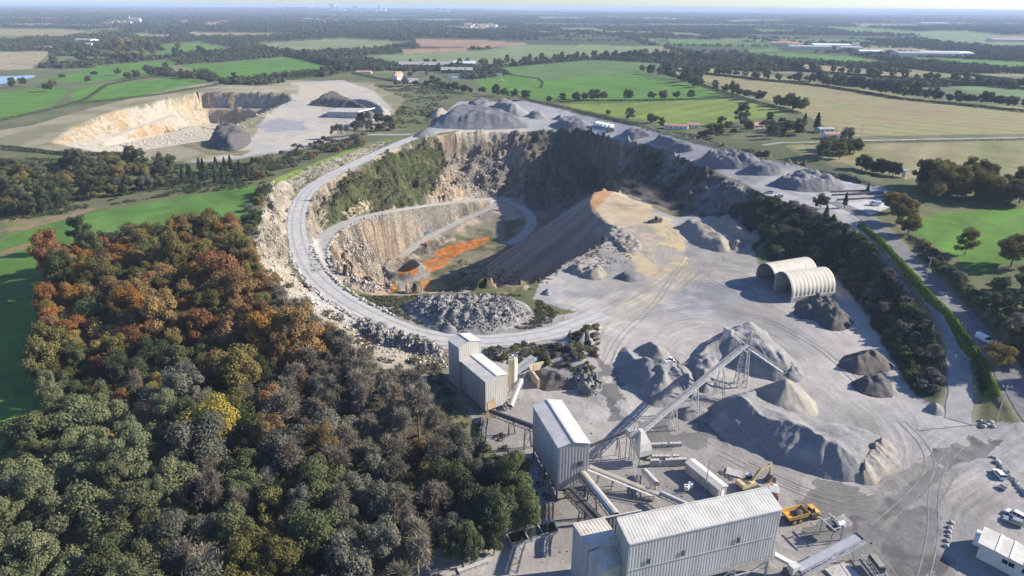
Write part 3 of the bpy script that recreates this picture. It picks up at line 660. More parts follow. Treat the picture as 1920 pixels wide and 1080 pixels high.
# ================================================================== VEGETATION
def leaf_mat(name, c1, c2, tr=.36):
    if name in MATS: return MATS[name]
    m = bpy.data.materials.new(name); m.use_nodes = True; n = m.node_tree.nodes; l = m.node_tree.links; n.clear()
    o = n.new('ShaderNodeOutputMaterial'); d = n.new('ShaderNodeBsdfDiffuse'); t = n.new('ShaderNodeBsdfTranslucent'); mx = n.new('ShaderNodeMixShader'); mx.inputs[0].default_value = tr
    a = n.new('ShaderNodeAttribute'); a.attribute_name = 'v'; oi = n.new('ShaderNodeObjectInfo')
    x = n.new('ShaderNodeMix'); x.data_type = 'RGBA'; x.inputs[6].default_value = (*c1, 1); x.inputs[7].default_value = (*c2, 1); l.new(a.outputs['Fac'], x.inputs[0])
    hs = n.new('ShaderNodeHueSaturation'); l.new(x.outputs[2], hs.inputs['Color'])
    r = n.new('ShaderNodeMapRange'); r.inputs[3].default_value = .75; r.inputs[4].default_value = 1.28; l.new(oi.outputs['Random'], r.inputs[0]); l.new(r.outputs[0], hs.inputs['Value'])
    mu = n.new('ShaderNodeMath'); mu.operation = 'FRACT'; m3 = n.new('ShaderNodeMath'); m3.operation = 'MULTIPLY'; m3.inputs[1].default_value = 7.3; l.new(oi.outputs['Random'], m3.inputs[0]); l.new(m3.outputs[0], mu.inputs[0])
    r2 = n.new('ShaderNodeMapRange'); r2.inputs[3].default_value = .488; r2.inputs[4].default_value = .512; l.new(mu.outputs[0], r2.inputs[0]); l.new(r2.outputs[0], hs.inputs['Hue'])
    l.new(hs.outputs[0], d.inputs[0]); l.new(hs.outputs[0], t.inputs[0]); l.new(d.outputs[0], mx.inputs[1]); l.new(t.outputs[0], mx.inputs[2]); l.new(mx.outputs[0], o.inputs[0])
    MATS[name] = m; return m
LEAF = {
 'olive': leaf_mat('leaf_olive', (.115, .105, .042), (.20, .175, .065)),
 'green': leaf_mat('leaf_green', (.080, .098, .045), (.145, .16, .075)),
 'dark': leaf_mat('leaf_dark', (.058, .075, .040), (.105, .12, .060)),
 'pale': leaf_mat('leaf_pale', (.125, .145, .075), (.215, .225, .12)),
 'grey': leaf_mat('leaf_grey', (.105, .112, .082), (.19, .19, .145)),
 'brown': leaf_mat('leaf_brown', (.19, .125, .06), (.30, .20, .09)),
 'rust': leaf_mat('leaf_rust', (.20, .095, .05), (.30, .155, .075)),
 'orange': leaf_mat('leaf_orange', (.24, .115, .035), (.38, .20, .06)),
 'crimson': leaf_mat('leaf_crimson', (.13, .035, .038), (.20, .065, .06)),
 'yellow': leaf_mat('leaf_yellow', (.24, .20, .045), (.37, .31, .075)),
 'gold': leaf_mat('leaf_gold', (.175, .145, .050), (.27, .22, .08)),
 'twig': leaf_mat('twig', (.155, .135, .098), (.265, .235, .175), .1),
 'pine': leaf_mat('leaf_pine', (.038, .055, .032), (.075, .095, .05), .1),
 'hedge': leaf_mat('leaf_hedge', (.09, .16, .022), (.15, .27, .04)),
 'far': leaf_mat('leaf_far', (.050, .062, .034), (.105, .108, .058), .1),
 'scrub': leaf_mat('leaf_scrub', (.085, .095, .050), (.16, .155, .09)),
 'dry': leaf_mat('leaf_dry', (.16, .14, .09), (.25, .22, .145)),
 'dusty': leaf_mat('leaf_dusty', (.115, .118, .095), (.23, .225, .19)),
 'brush': leaf_mat('leaf_brush', (.09, .078, .055), (.16, .14, .10)),
}
BARK = mat('bark', (.10, .08, .06), (.17, .14, .11), 2.5, .95)
PBARK = mat('pale_bark', (.30, .27, .23), (.42, .39, .34), 2.5, .9)
def quads(P, N, S, rng, asp=.75):
    """leaf quads at P with normals N and sizes S"""
    n = len(P); N = N/np.linalg.norm(N, axis=1, keepdims=True).clip(1e-6)
    r = rng.normal(size=(n, 3)); U = np.cross(N, r); U /= np.linalg.norm(U, axis=1, keepdims=True).clip(1e-6); Vv = np.cross(N, U)
    U = U*S[:, None]*.5; Vv = Vv*S[:, None]*.5*asp
    V = np.stack([P-U-Vv*.4, P+U*.15-Vv, P+U+Vv*.4, P-U*.15+Vv], 1).reshape(-1, 3)
    return V
def crown_geo(seed, R=5., hc=.85, zc=6.6, ncl=34, npl=190, leaf=.60, low=-.9, cr=.34):
    """quads of an uneven crown: leaf clumps spread through a domed volume"""
    g = np.random.default_rng(seed); d = g.normal(size=(ncl, 3)); d /= np.linalg.norm(d, axis=1, keepdims=True); d[:, 2] = np.where(d[:, 2] < low, -d[:, 2], d[:, 2])
    rad = R*(.45+.42*g.random(ncl)**.6); lob = 1+.22*np.sin(np.arctan2(d[:, 1], d[:, 0])*3+g.random()*6)
    c = d*(rad*lob)[:, None]*np.array([1, 1, hc])+np.array([0, 0, zc]); cr_ = R*cr*(.7+.6*g.random(ncl)); cv = g.random(ncl)
    k = np.repeat(np.arange(ncl), npl); q = g.normal(size=(len(k), 3)); q /= np.linalg.norm(q, axis=1, keepdims=True)
    rr = cr_[k]*(.55+.5*g.random(len(k))); P = c[k]+q*rr[:, None]*np.array([1, 1, .8])
    N = q+g.normal(size=q.shape)*.55; N[:, 2] += .35
    S = leaf*(.6+.8*g.random(len(k)))
    V = quads(P, N, S, g); v = np.clip(.15+.6*cv[k]+.35*(g.random(len(k))-.3), 0, 1)
    return V, np.repeat(v, 4)
def trunk_geo(seed, h=8., r=.3, limbs=5, R=4.):
    g = random.Random(seed); b = MB(); p = Vector((0, 0, -.4)); q = Vector((g.uniform(-.4, .4), g.uniform(-.4, .4), h*.5))
    b.tube(p, q, r, r*.75, 6, False); t = Vector((q.x+g.uniform(-.4, .4), q.y+g.uniform(-.4, .4), h)); b.tube(q, t, r*.75, r*.35, 6, False)
    for i in range(limbs):
        a = 2*math.pi*i/limbs+g.uniform(-.4, .4); s = q.lerp(t, g.uniform(0, .7)); b.tube(s, s+Vector((math.cos(a)*R*.6, math.sin(a)*R*.6, g.uniform(1.5, 3.5))), r*.4, r*.12, 5, False)
    return b
def leaf_mesh(name, V, v, m):
    F = np.arange(len(V)).reshape(-1, 4); me = np_mesh(name, V, F, m); me.attributes.new('v', 'FLOAT', 'POINT').data.foreach_set('value', np.asarray(v, np.float32)); return me
CROWN_G = {}
def crown_mesh(kind, var):
    k = (kind, var)
    if k in CROWN_G: return CROWN_G[k]
    if kind == 'twig':
        b = bare_geo(50+var); V, v = b
    elif kind == 'pine': V, v = pine_geo(80+var)
    else: V, v = crown_geo(100+var*7, hc=(.75, .95, 1.25, .9, 1.05, .7, 1.4)[var], ncl=(40, 30, 46, 56, 24, 62, 34)[var], npl=(330, 420, 300, 240, 500, 210, 380)[var], leaf=(.40, .42, .38, .40, .45, .37, .40)[var], cr=(.34, .38, .30, .26, .44, .25, .30)[var], zc=(6.4, 6.8, 7.4, 6.4, 6.6, 5.8, 7.8)[var]) if not kind.startswith('bush:') else crown_geo(700+var*7, hc=.8, zc=2.4, ncl=26, npl=110, leaf=.72, low=-.3)
    CROWN_G[k] = leaf_mesh('crown', V, v, LEAF[kind.replace('bush:', '')]); return CROWN_G[k]
def bare_geo(seed):
    """leafless crown: forking branches and a haze of fine twigs, all as thin slips"""
    g = np.random.default_rng(seed); segs = []
    def grow(p, d, ln, r, lev):
        q = p+d*ln; segs.append((p, q, r, lev))
        if lev >= 4: return
        for _ in range((5, 4, 4, 5)[lev] if lev < 4 else 0):
            nd = d+g.normal(size=3)*(.62, .6, .62, .75)[lev]; nd[2] += .18; nd /= np.linalg.norm(nd)
            grow(p+d*ln*g.uniform(.5, 1), nd, ln*g.uniform(.55, .8), r*.5, lev+1)
    grow(np.array([0, 0, 4.0]), np.array([0, 0, 1.]), 3.6, .20, 0)
    V = []; v = []
    for p, q, r, lev in segs:
        d = q-p; s = np.cross(d, g.normal(size=3)); s = s/max(np.linalg.norm(s), 1e-6)*max(r, .04)
        V += [p-s, p+s, q+s*.6, q-s*.6]; v += [.25+.5*g.random()]*4
        if lev >= 3:
            for _ in range(11):
                a = p+(q-p)*g.random(); e = a+(d/np.linalg.norm(d)*.6+g.normal(size=3)*.75)*.8; s = np.cross(e-a, g.normal(size=3)); s = s/max(np.linalg.norm(s), 1e-6)*.036
                V += [a-s, a+s, e+s, e-s]; v += [g.random()]*4
    return np.array(V), np.array(v)
def pine_geo(seed):
    g = np.random.default_rng(seed); n = 2600; t = g.random(n)**.75; z = 3+10*t; rr = (1-t)**.8*3.0+.25; a = g.random(n)*6.283; lay = .75+.25*np.sin(z*3.2+seed); rad = rr*lay*np.sqrt(.35+.65*g.random(n))
    P = np.stack([rad*np.cos(a), rad*np.sin(a), z-rad*.25], 1); N = np.stack([np.cos(a)*.5, np.sin(a)*.5, np.full(n, .9)], 1)+g.normal(size=(n, 3))*.5
    return quads(P, N, .75*(.6+.8*g.random(n)), g), np.repeat(g.random(n), 4)
TR_G = {}
def trunk_mesh(var, pale=False):
    k = (var, pale)
    if k not in TR_G:
        b = trunk_geo(300+var, 8.2, .28); TR_G[k] = np_mesh('trunk', b.v, b.f, PBARK if pale else BARK, True)
    return TR_G[k]
LABW = {'olive': 'olive brown', 'green': 'mid green', 'dark': 'dark green', 'pale': 'pale sage green', 'grey': 'dusty grey green', 'brown': 'russet brown', 'rust': 'rust red', 'orange': 'orange', 'crimson': 'crimson', 'yellow': 'bright yellow', 'gold': 'yellowish olive', 'twig': 'leafless grey brown', 'pine': 'dark conical', 'dusty': 'dusty grey'}
def tree(p, r, kind, label, group, var=None, sz=1.0, parts=True, pale=False, name=None, cat='tree'):
    """r = crown radius in metres; p on the ground"""
    var = random.randrange(7) if var is None else var; s = r/5.0
    nm = name or {'pine': 'conifer_tree', 'twig': 'bare_tree'}.get(kind, 'broadleaf_tree'); rz = random.uniform(0, 6.28)
    zs_ = s*sz*random.uniform(.9, 1.12); sx, sy = s*random.uniform(.84, 1.16), s*random.uniform(.84, 1.16)
    if kind in ('twig', 'pine') or nm == 'bush': var = var % 4
    if nm == 'bush' and kind not in ('twig', 'pine'): kind = 'bush:'+kind; parts = False
    elif nm == 'bush': zs_ *= .75; parts = False
    elif not parts and not name and nm == 'broadleaf_tree': nm = 'hedgerow_tree'
    if parts:
        t = empty(nm, p, label, cat, group, rz); t.scale = (sx, sy, zs_)
        link('crown', crown_mesh(kind, var), t); link('trunk', trunk_mesh(var % 3, pale), t)
    else:
        t = link(nm, crown_mesh(kind, var), None, p); t.rotation_euler = (0, 0, rz); t.scale = (sx, sy, zs_); tag(t, label, cat, group)
    return t
def gpt(x, y): return Vector((x, y, tz(x, y)))
# ------------------------------------------------------------------ the wood in the lower left
FSPEC = [(128, 456, 'crimson', 6.0, 'crimson crowned tree at the far left corner of the wood'), (347, 418, 'rust', 5.6, 'rust red tree at the top edge of the wood beside the pasture'), (423, 412, 'rust', 5.2, 'dull red tree nearest the scrubby bank at the top of the wood'),
 (228, 436, 'orange', 4.6, 'small orange tree behind the crimson one in the wood'), (134, 543, 'orange', 5.6, 'orange and red tree near the left edge of the wood below the crimson one'), (240, 556, 'orange', 7.4, 'large bright orange tree in the middle of the autumn wood'),
 (300, 590, 'brown', 6.8, 'large brown tree right below the bright orange one'), (415, 492, 'rust', 7.2, 'large brick red tree near the pale rock cutting'), (438, 535, 'brown', 7.4, 'broad russet tree on the right edge of the autumn wood'), (380, 605, 'rust', 7.0, 'dark red brown tree in the hollow of the wood'),
 (180, 680, 'orange', 4.6, 'small orange red tree standing in the shade on the left of the wood'), (480, 600, 'orange', 3.8, 'little amber tree between the wood and the haul road'), (562, 612, 'brown', 8.4, 'big amber topped tree beside the bend of the haul road'), (190, 625, 'gold', 6, 'mustard tree at the shaded left of the wood'),
 (440, 682, 'gold', 7, 'big yellow green tree amid the bare ones'), (393, 790, 'yellow', 6.2, 'bright yellow tree standing alone among green crowns'), (233, 757, 'rust', 3.2, 'small red tree by the pale leafless trunk'), (187, 805, 'brown', 5.2, 'dull maroon tree below the pale leafless trunk'),
 (465, 838, 'gold', 3.4, 'little golden tree near the bright yellow one'), (320, 470, 'olive', 7, None), (250, 500, 'olive', 6.4, None), (283, 745, 'twig', 5.6, 'pale leafless tree leaning over the shaded gap in the wood'), (350, 700, 'twig', 5.0, 'silvery bare tree left of the big yellow green one'),
 (180, 510, 'olive', 7, None), (110, 500, 'green', 6.5, None), (370, 450, 'gold', 7.5, None), (300, 445, 'olive', 6, None), (150, 430, 'dark', 5, None), (195, 440, 'dark', 4.5, None)]
FOR_IN = [at(a, b, 17) for a, b in [(80, 545), (95, 500), (130, 478), (300, 448), (420, 436), (458, 462), (470, 505), (530, 545), (600, 590), (640, 610), (690, 650), (800, 690), (838, 760), (925, 815), (992, 880), (985, 912), (925, 940), (835, 968), (775, 1015), (690, 1110), (620, 1220), (-260, 1220), (-230, 930), (0, 850), (75, 760)]]
FP = [(p.x, p.y) for p in FOR_IN]; placed = []
for px, py, kd, r, lb in FSPEC:
    p = at(px, py, 10+10*r/5); z = tz(p.x, p.y); p = at(px, py, z+10.5*r/5); placed.append((p.x, p.y, r, kd, lb))
xs = [p[0] for p in FP]; ys = [p[1] for p in FP]
for _ in range(16000):
    x = random.uniform(min(xs), max(xs)); y = random.uniform(min(ys), max(ys))
    if not inpoly(np.array([x]), np.array([y]), FP)[0]: continue
    r = random.choice((4.2, 4.8, 5.2, 5.8, 6.4, 7.0)) if _ < 9000 else random.uniform(3.2, 4.4)
    if any((x-a)**2+(y-b)**2 < (.66*(r+c))**2 for a, b, c, k, lb in placed): continue
    placed.append((x, y, r, None, 'young' if _ >= 9000 else None))
def forest_kind(px, py):
    u = random.random()
    if py < 650 and px < 500:
        return ('brown', 'olive', 'gold', 'brown', 'orange', 'orange', 'olive', 'green', 'rust', 'brown')[int(u*10)], 'upper autumn part of the wood'
    if py < 720 and px < 500: return ('olive', 'gold', 'green', 'dark', 'dark', 'brown', 'green')[int(u*7)], 'shaded middle of the wood'
    if px > 820 and py > 790: return ('grey', 'grey', 'dark', 'green')[int(u*4)], 'wood beside the tall stilted hall'
    if px > 480 and py < 870: return ('twig', 'twig', 'twig', 'twig', 'grey', 'twig', 'twig', 'brown', 'twig', 'grey')[int(u*10)], 'thin right side of the wood by the crusher'
    if px < 330 and py > 740: return ('pale', 'pale', 'pale', 'green', 'pale')[int(u*5)], 'bottom left of the wood'
    if px > 600: return ('grey', 'green', 'twig', 'grey', 'twig', 'olive')[int(u*6)], 'bottom edge of the wood near the basin'
    return ('green', 'twig', 'olive', 'pale', 'grey', 'twig')[int(u*6)], 'lower middle of the wood'
nfor = 0
for x, y, r, kd, lb in placed:
    z = tz(x, y); px, py = pix((x, y, z+10*r/5))
    if px < -160 or py > 1330: continue
    k2, reg = forest_kind(px, py); kd = kd or k2
    if kd == 'twig' and r > 6: r = 5.5
    yg = lb == 'young'; lb = None if yg else lb
    lab = lb or f'{"small " if yg else ""}{LABW[kd]} tree of the {reg}'
    sz = random.uniform(.95, 1.2)*(1.25 if r < 4.5 else 1.0)
    sz = 1.3 if kd == 'yellow' else sz
    tree((x, y, z), r, kd, lab, None if lb else f'{LABW[kd]} {"young " if yg else ""}trees in the {reg}', name='young_tree' if yg else None, sz=sz, pale=lb is not None and kd == 'twig'); nfor += 1
print('forest trees', nfor)
# ------------------------------------------------------------------ hedgerow, garden and roadside trees
def row_pts(poly, n, jit=2.0):
    P = [hit(*p) for p in poly]; Lc = [0]
    for a, b in zip(P[:-1], P[1:]): Lc.append(Lc[-1]+(b-a).length)
    out = []
    for i in range(n):
        s = (i+random.uniform(.15, .85))/n*Lc[-1]; k = max(j for j in range(len(Lc)) if Lc[j] <= s+1e-6); k = min(k, len(P)-2); t = (s-Lc[k])/max(Lc[k+1]-Lc[k], 1e-6)
        q = P[k].lerp(P[k+1], t); out.append((q.x+random.uniform(-jit, jit), q.y+random.uniform(-jit, jit)))
    return out
def area_pts(poly, n, mind=5.):
    P = [(p.x, p.y) for p in HP(*poly)]; X = [p[0] for p in P]; Y = [p[1] for p in P]; out = []
    for _ in range(n*60):
        if len(out) >= n: break
        x = random.uniform(min(X), max(X)); y = random.uniform(min(Y), max(Y))
        if inpoly(np.array([x]), np.array([y]), P)[0] and all((x-a)**2+(y-b)**2 > mind*mind for a, b in out): out.append((x, y))
    return out
def grove(ptsl, r0, r1, kinds, desc, group, parts=True, sz=.95, name=None):
    if name is None: name = None if parts else 'hedgerow_tree'
    for x, y in ptsl:
        if name == 'bush' and RD[tuple(q_[()] for q_ in gidx(x, y)[:2])] < 2.2: continue
        kd = random.choice(kinds); tree(gpt(x, y), random.uniform(r0, r1), kd, f'{LABW[kd]} {desc}', f'{LABW[kd]} {group}', sz=sz*random.uniform(.9, 1.1), parts=parts, name=name, cat='bush' if name == 'bush' else 'tree')
grove(row_pts([(1240, 129), (1300, 136), (1370, 143), (1450, 152), (1520, 153)], 20), 4.5, 7, ['dark', 'green', 'dark'], 'tree in the hedge on the far edge of the tan stubble field', 'hedge trees on the far edge of the stubble field', False)
grove(row_pts([(1520, 155), (1600, 166), (1700, 183), (1800, 194), (1930, 207)], 34), 5.5, 8.5, ['dark', 'green', 'dark'], 'oak in the thick hedge behind the tan stubble field', 'oaks in the thick hedge behind the stubble field', False)
grove(row_pts([(1400, 121), (1500, 133), (1640, 144), (1720, 150), (1800, 156), (1930, 168)], 30), 5, 8, ['dark', 'green', 'olive'], 'tree in the second hedge behind the stubble field', 'trees in the second hedge behind the stubble field', False)
grove(row_pts([(1200, 134), (1250, 146), (1300, 160), (1330, 166)], 9)+area_pts([(1270, 145), (1310, 140), (1340, 160), (1310, 168)], 8, 9), 5, 7.5, ['dark', 'green'], 'tree at the corner of the bright green field', 'trees at the corner of the green field', False)
grove(row_pts([(1335, 168), (1380, 180), (1430, 193), (1490, 207)], 8)+area_pts([(1470, 195), (1500, 190), (1505, 212), (1480, 215)], 4, 6), 4.5, 7, ['dark', 'green', 'olive'], 'tree in the hedge between the yellow green and stubble fields', 'trees between the yellow green and stubble fields', False)
for x, y, r in ((905, 176, 6), (930, 180, 7), (945, 181, 6.5), (965, 184, 6), (985, 187, 7), (1030, 192, 5), (1055, 190, 5), (1080, 190, 6), (1097, 189, 6), (1112, 187, 7.5), (1130, 187, 6), (1175, 187, 6), (1182, 187, 4.5), (1221, 186, 5.5), (1243, 186, 6.5), (1268, 185, 4.5), (1295, 185, 5)):
    p = hit(x, y); tree(gpt(p.x, p.y), r*.9, random.choice(['dark', 'green']), 'round green tree on the near edge of the bright green field', 'trees on the near edge of the green field', parts=False, sz=.9)
grove(row_pts([(860, 128), (940, 122), (1000, 117), (1100, 109)], 22), 4.5, 7, ['dark', 'green', 'olive'], 'tree in the hedge behind the bright green field', 'trees in the hedge behind the green field', False)
grove(row_pts([(1110, 109), (1200, 110), (1290, 112), (1345, 118)], 22), 5, 8, ['dark', 'green', 'dark'], 'tree in the dark belt right of the grey green field', 'dark belt right of the grey green field', False)
for x, y, r in ((165, 155, 4.5), (178, 143, 5), (222, 141, 5.5), (117, 148, 5), (90, 172, 6), (100, 163, 5), (240, 150, 6), (258, 147, 6), (280, 140, 8), (287, 144, 7), (300, 140, 7), (312, 135, 6), (25, 165, 6), (45, 162, 6), (22, 155, 4), (345, 147, 7), (358, 148, 6), (380, 152, 6), (395, 156, 5)):
    p = hit(x, y); tree(gpt(p.x, p.y), r, random.choice(['dark', 'green', 'olive']), 'roundish tree on a boundary of the green fields on the far left', 'trees on the green field boundaries far left', parts=False, sz=.9)
grove(row_pts([(430, 157), (500, 153), (560, 147), (640, 136), (700, 131)], 26), 3.5, 6, ['dark', 'green', 'dark'], 'tree in the hedge behind the far quarry', 'trees in the hedge behind the far quarry', False)
grove(row_pts([(505, 100), (560, 108), (640, 128), (690, 134)], 22), 4.5, 7, ['dark', 'green'], 'tree in the diagonal belt right of the long green field', 'trees in the diagonal belt right of the green field', False)
grove(area_pts([(75, 118), (130, 95), (180, 88), (300, 92), (310, 112), (200, 123), (120, 130)], 34, 9), 5, 8, ['green', 'olive', 'grey', 'dark', 'gold'], 'tree in the mixed copse beyond the far left fields', 'mixed copse beyond the far left fields', False)
for x, y, r in ((225, 92, 13), (240, 88, 12), (268, 87, 12), (283, 90, 10), (137, 92, 10), (214, 112, 7), (232, 112, 8), (250, 110, 7), (270, 110, 7), (335, 88, 7)):
    p = hit(x, y+4); tree(gpt(p.x, p.y), r, 'gold', 'tall yellowish poplar in the copse beyond the far left fields', 'yellowish poplars in the far left copse', parts=False, sz=1.2)
grove(area_pts([(320, 112), (335, 100), (400, 96), (405, 112), (370, 119)], 12, 9), 5, 8, ['dark'], 'tree in the small dark wood above the green field', 'small dark wood above the green field', False)
grove(area_pts([(715, 150), (730, 128), (760, 122), (830, 118), (870, 128), (880, 140), (800, 160), (740, 165)], 22, 8), 3.5, 6, ['green', 'dark', 'olive', 'grey'], 'tree around the farm barns and house', 'trees around the farm', False)
grove(row_pts([(800, 160), (830, 165), (860, 172), (890, 176)], 12, 5), 3.5, 6, ['green', 'dark'], 'tree on the bank left of the bright green field', 'trees on the bank left of the green field', False)
grove(area_pts([(1300, 258), (1350, 228), (1400, 236), (1450, 232), (1520, 250), (1470, 262), (1400, 260), (1350, 266)], 20, 6), 3.0, 5.0, ['green', 'olive', 'dark', 'grey'], 'garden tree beside the houses below the yellow green field', 'garden trees beside the houses', False)
for x, y, r, k in ((1390, 232, 7.5, 'dark'), (1442, 228, 4, 'dark'), (1507, 238, 5, 'pine'), (1530, 246, 7, 'pine'), (1480, 248, 6, 'green'), (1495, 252, 6.5, 'green'), (1465, 246, 5, 'olive'), (1180, 224, 5.5, 'dark'), (1222, 230, 5, 'dark'), (1140, 215, 3, 'dark'), (1240, 240, 4, 'green')):
    p = hit(x, y); tree(gpt(p.x, p.y), r, k, {'pine': 'dark cypress like conifer at the right end of the house gardens'}.get(k, f'{LABW[k]} rounded tree near the red roofed houses'), 'conifers by the white house' if k == 'pine' else 'rounded trees near the red roofed houses', parts=False, sz=.85)
grove(area_pts([(1505, 285), (1520, 272), (1600, 282), (1615, 300), (1560, 305)], 10, 6), 4, 6, ['olive', 'grey', 'green'], 'open crowned tree on the bank above the stock terrace', 'open crowned trees on the bank above the terrace')
grove(row_pts([(1610, 318), (1640, 325), (1690, 332)], 8), 2.8, 4.8, ['dark', 'green'], 'bushy tree in the row behind the parking area', 'bushy row behind the parking area')
grove(area_pts([(1700, 378), (1700, 352), (1740, 345), (1790, 350), (1850, 345), (1925, 365), (1925, 385), (1850, 388), (1780, 392)], 17, 8), 6, 8.5, ['olive', 'dark', 'gold', 'green', 'olive'], 'large oak in the row above the small right hand pasture', 'large oaks above the right hand pasture', name='oak_tree')
for x, y, r, k, lb in ((1672, 398, 5.5, 'gold', 'tawny roadside oak nearest the parking area'), (1690, 420, 6.5, 'olive', 'broad roadside oak where the lane meets the pasture'), (1702, 440, 5, 'olive', 'lower roadside oak just above the pasture gate'), (1537, 391, 4.4, 'green', 'lone round tree with a bare trunk beside the terrace road'),
                       (1583, 390, 3.2, 'pine', 'slim pine with a tall trunk beside the lone round tree'), (1626, 361, 2.2, 'pine', 'tiny pine in the parking area'), (1863, 685, 4.2, 'gold', 'feathery amber tree on the verge beside the white van'), (1808, 478, 5.0, 'olive', 'round bush like oak alone in the right hand pasture'), (1895, 500, 7.5, 'olive', 'big dark oak on the right edge of the pasture')):
    p = hit(x, y); tree(gpt(p.x, p.y), r, k, lb, None, sz=.95 if k != 'pine' else 1.1)
grove(row_pts([(1725, 462), (1760, 500), (1800, 548), (1850, 600), (1895, 640), (1945, 690)], 36, 1.6), 1.6, 3.0, ['grey', 'dark', 'twig', 'olive', 'dark'], 'bushy tree in the roadside thicket on the right', 'roadside thicket on the right', name='bush')
grove(area_pts([(1850, 540), (1925, 520), (1990, 600), (1990, 690), (1900, 630)], 16, 6), 2.4, 4.0, ['grey', 'dark', 'green', 'twig'], 'tree in the dark grove at the right edge', 'dark grove at the right edge')
grove([(182, 214), (190, 200), (196, 188), (200, 226), (186, 240), (207, 205)], 3, 4.5, ['dark', 'green'], 'tree beyond the entrance road', 'trees beyond the entrance road')
WS = [(1395, 372), (1445, 378), (1520, 398), (1590, 428), (1640, 460), (1690, 520), (1735, 585), (1765, 650), (1755, 735), (1725, 735), (1690, 672), (1655, 620), (1610, 560), (1560, 505), (1450, 482), (1410, 430)]
grove(area_pts(WS, 150, 3.2), 1.9, 4.0, ['grey', 'green', 'grey', 'green', 'dark', 'dusty', 'twig', 'green', 'pine'], 'bushy tree on the shaded bank behind the arched shelters', 'trees on the shaded bank behind the shelters', name='bush')
grove(area_pts([(-20, 340), (60, 318), (200, 300), (330, 316), (330, 345), (210, 372), (60, 405), (-20, 412)], 105, 5), 2.8, 5.2, ['olive', 'green', 'dark', 'green', 'grey', 'dark', 'gold'], 'scrubby tree in the valley below the far quarry', 'scrubby trees in the valley below the far quarry', name='scrub_tree')
grove(area_pts([(335, 348), (355, 325), (440, 312), (478, 318), (470, 345), (400, 356)], 24, 4.6), 3.2, 4.4, ['pine'], 'conifer in the dense clump above the left pasture', 'conifer clump above the left pasture')
grove(area_pts([(455, 320), (520, 290), (600, 270), (690, 256), (700, 266), (620, 288), (540, 318), (500, 345)], 44, 4.2), 2.6, 4.2, ['twig', 'brown', 'twig', 'grey', 'olive'], 'thicket tree on the bank above the haul road', 'thicket on the bank above the haul road', name='bush')
grove(row_pts([(620, 262), (650, 258), (690, 254)], 9, 2), 3.0, 3.8, ['twig'], 'slender tall tree beside the quarry track', 'slender bare trees beside the quarry track', sz=1.5)
grove(area_pts([(655, 245), (680, 232), (760, 232), (740, 248)], 8, 5), 4, 5.5, ['dark', 'green'], 'tree between the far quarry and the slate grey heaps', 'trees left of the slate heaps')
grove(area_pts([(455, 400), (480, 372), (502, 350), (512, 345), (486, 420), (468, 470), (462, 430)], 14, 3.6), 2.2, 3.6, ['green', 'olive', 'dark', 'grey'], 'bush like tree on the crest above the pale cutting', 'bush like trees above the pale cutting', name='bush')
grove(area_pts([(1065, 640), (1095, 605), (1122, 600), (1118, 650), (1110, 700), (1060, 690)], 26, 2.2), 1.0, 1.9, ['grey', 'dusty', 'olive'], 'dusty bush like tree on the mound below the bend', 'dusty bushes on the mound below the bend', name='bush')
grove(area_pts([(890, 655), (960, 645), (1060, 650), (1060, 690), (1000, 680), (920, 672)], 22, 2.2), 1.0, 1.9, ['grey', 'dusty', 'olive'], 'dusty low bush beside the yellow silo', 'dusty bushes beside the yellow silo', name='bush')
# ------------------------------------------------------------------ stuff: scrub on the slopes, hedges, far woods
def bush_field(name, P, R, kind, seed, nq=34, leaf=.42, flat=.7):
    """many low bushes as one mass: P (n,2) plan points, R radii"""
    g = np.random.default_rng(seed); P = np.asarray(P); n = len(P)
    if n == 0: return
    Z = tz(P[:, 0], P[:, 1]); k = np.repeat(np.arange(n), nq); q = g.normal(size=(len(k), 3)); q /= np.linalg.norm(q, axis=1, keepdims=True); q[:, 2] = np.abs(q[:, 2])
    c = np.stack([P[:, 0], P[:, 1], Z-.15], 1); Q_ = c[k]+q*(R[k]*(.55+.5*g.random(len(k))))[:, None]*np.array([1, 1, flat])
    N = q+g.normal(size=q.shape)*.5; N[:, 2] += .3; S = leaf*R[k]*(.7+.7*g.random(len(k)))
    V = quads(Q_, N, S, g); v = np.clip(.5*g.random(n)[k]+.5*g.random(len(k)), 0, 1)
    return tag(link(name, leaf_mesh(name, V, np.repeat(v, 4), LEAF[kind])), kind='stuff')
def scat(poly, n, world=False, noise=None, cut=.5):
    P = [(p.x, p.y) for p in (poly if world else HP(*poly))]; X = [p[0] for p in P]; Y = [p[1] for p in P]; g = np.random.default_rng(n+int(abs(P[0][0])*10))
    x = g.uniform(min(X), max(X), n*5); y = g.uniform(min(Y), max(Y), n*5); m = inpoly(x, y, P)
    i, j, _, _ = gidx(x, y); m &= RD[i, j] > 2.0
    if noise: m &= fbm(x, y, noise, 3, 77) > cut
    return np.stack([x[m], y[m]], 1)[:n]
def RR(P, a, b): return RNG.uniform(a, b, len(P))
P = scat(VEG, 1900, noise=16, cut=.42); bush_field('scrub', P, RR(P, .7, 1.9), 'scrub', 1)
P = scat([(835, 256), (985, 249), (1086, 247), (1230, 280), (1340, 324), (1370, 352), (1300, 350), (1200, 320), (1080, 300), (990, 270), (840, 275)], 1500, noise=16, cut=.42); bush_field('scrub', P, RR(P, .9, 2.4), 'scrub', 2)
P = scat([(990, 262), (1120, 262), (1240, 300), (1340, 335), (1330, 395), (1240, 385), (1150, 340), (1060, 350), (1000, 330)], 900, noise=20, cut=.5); bush_field('scrub', P, RR(P, .8, 2.0), 'scrub', 3)
P = scat([(985, 550), (1010, 530), (1050, 500), (1100, 478), (1130, 455), (1120, 480), (1060, 500), (1030, 530)], 260); bush_field('scrub', P, RR(P, .5, 1.1), 'dry', 4)
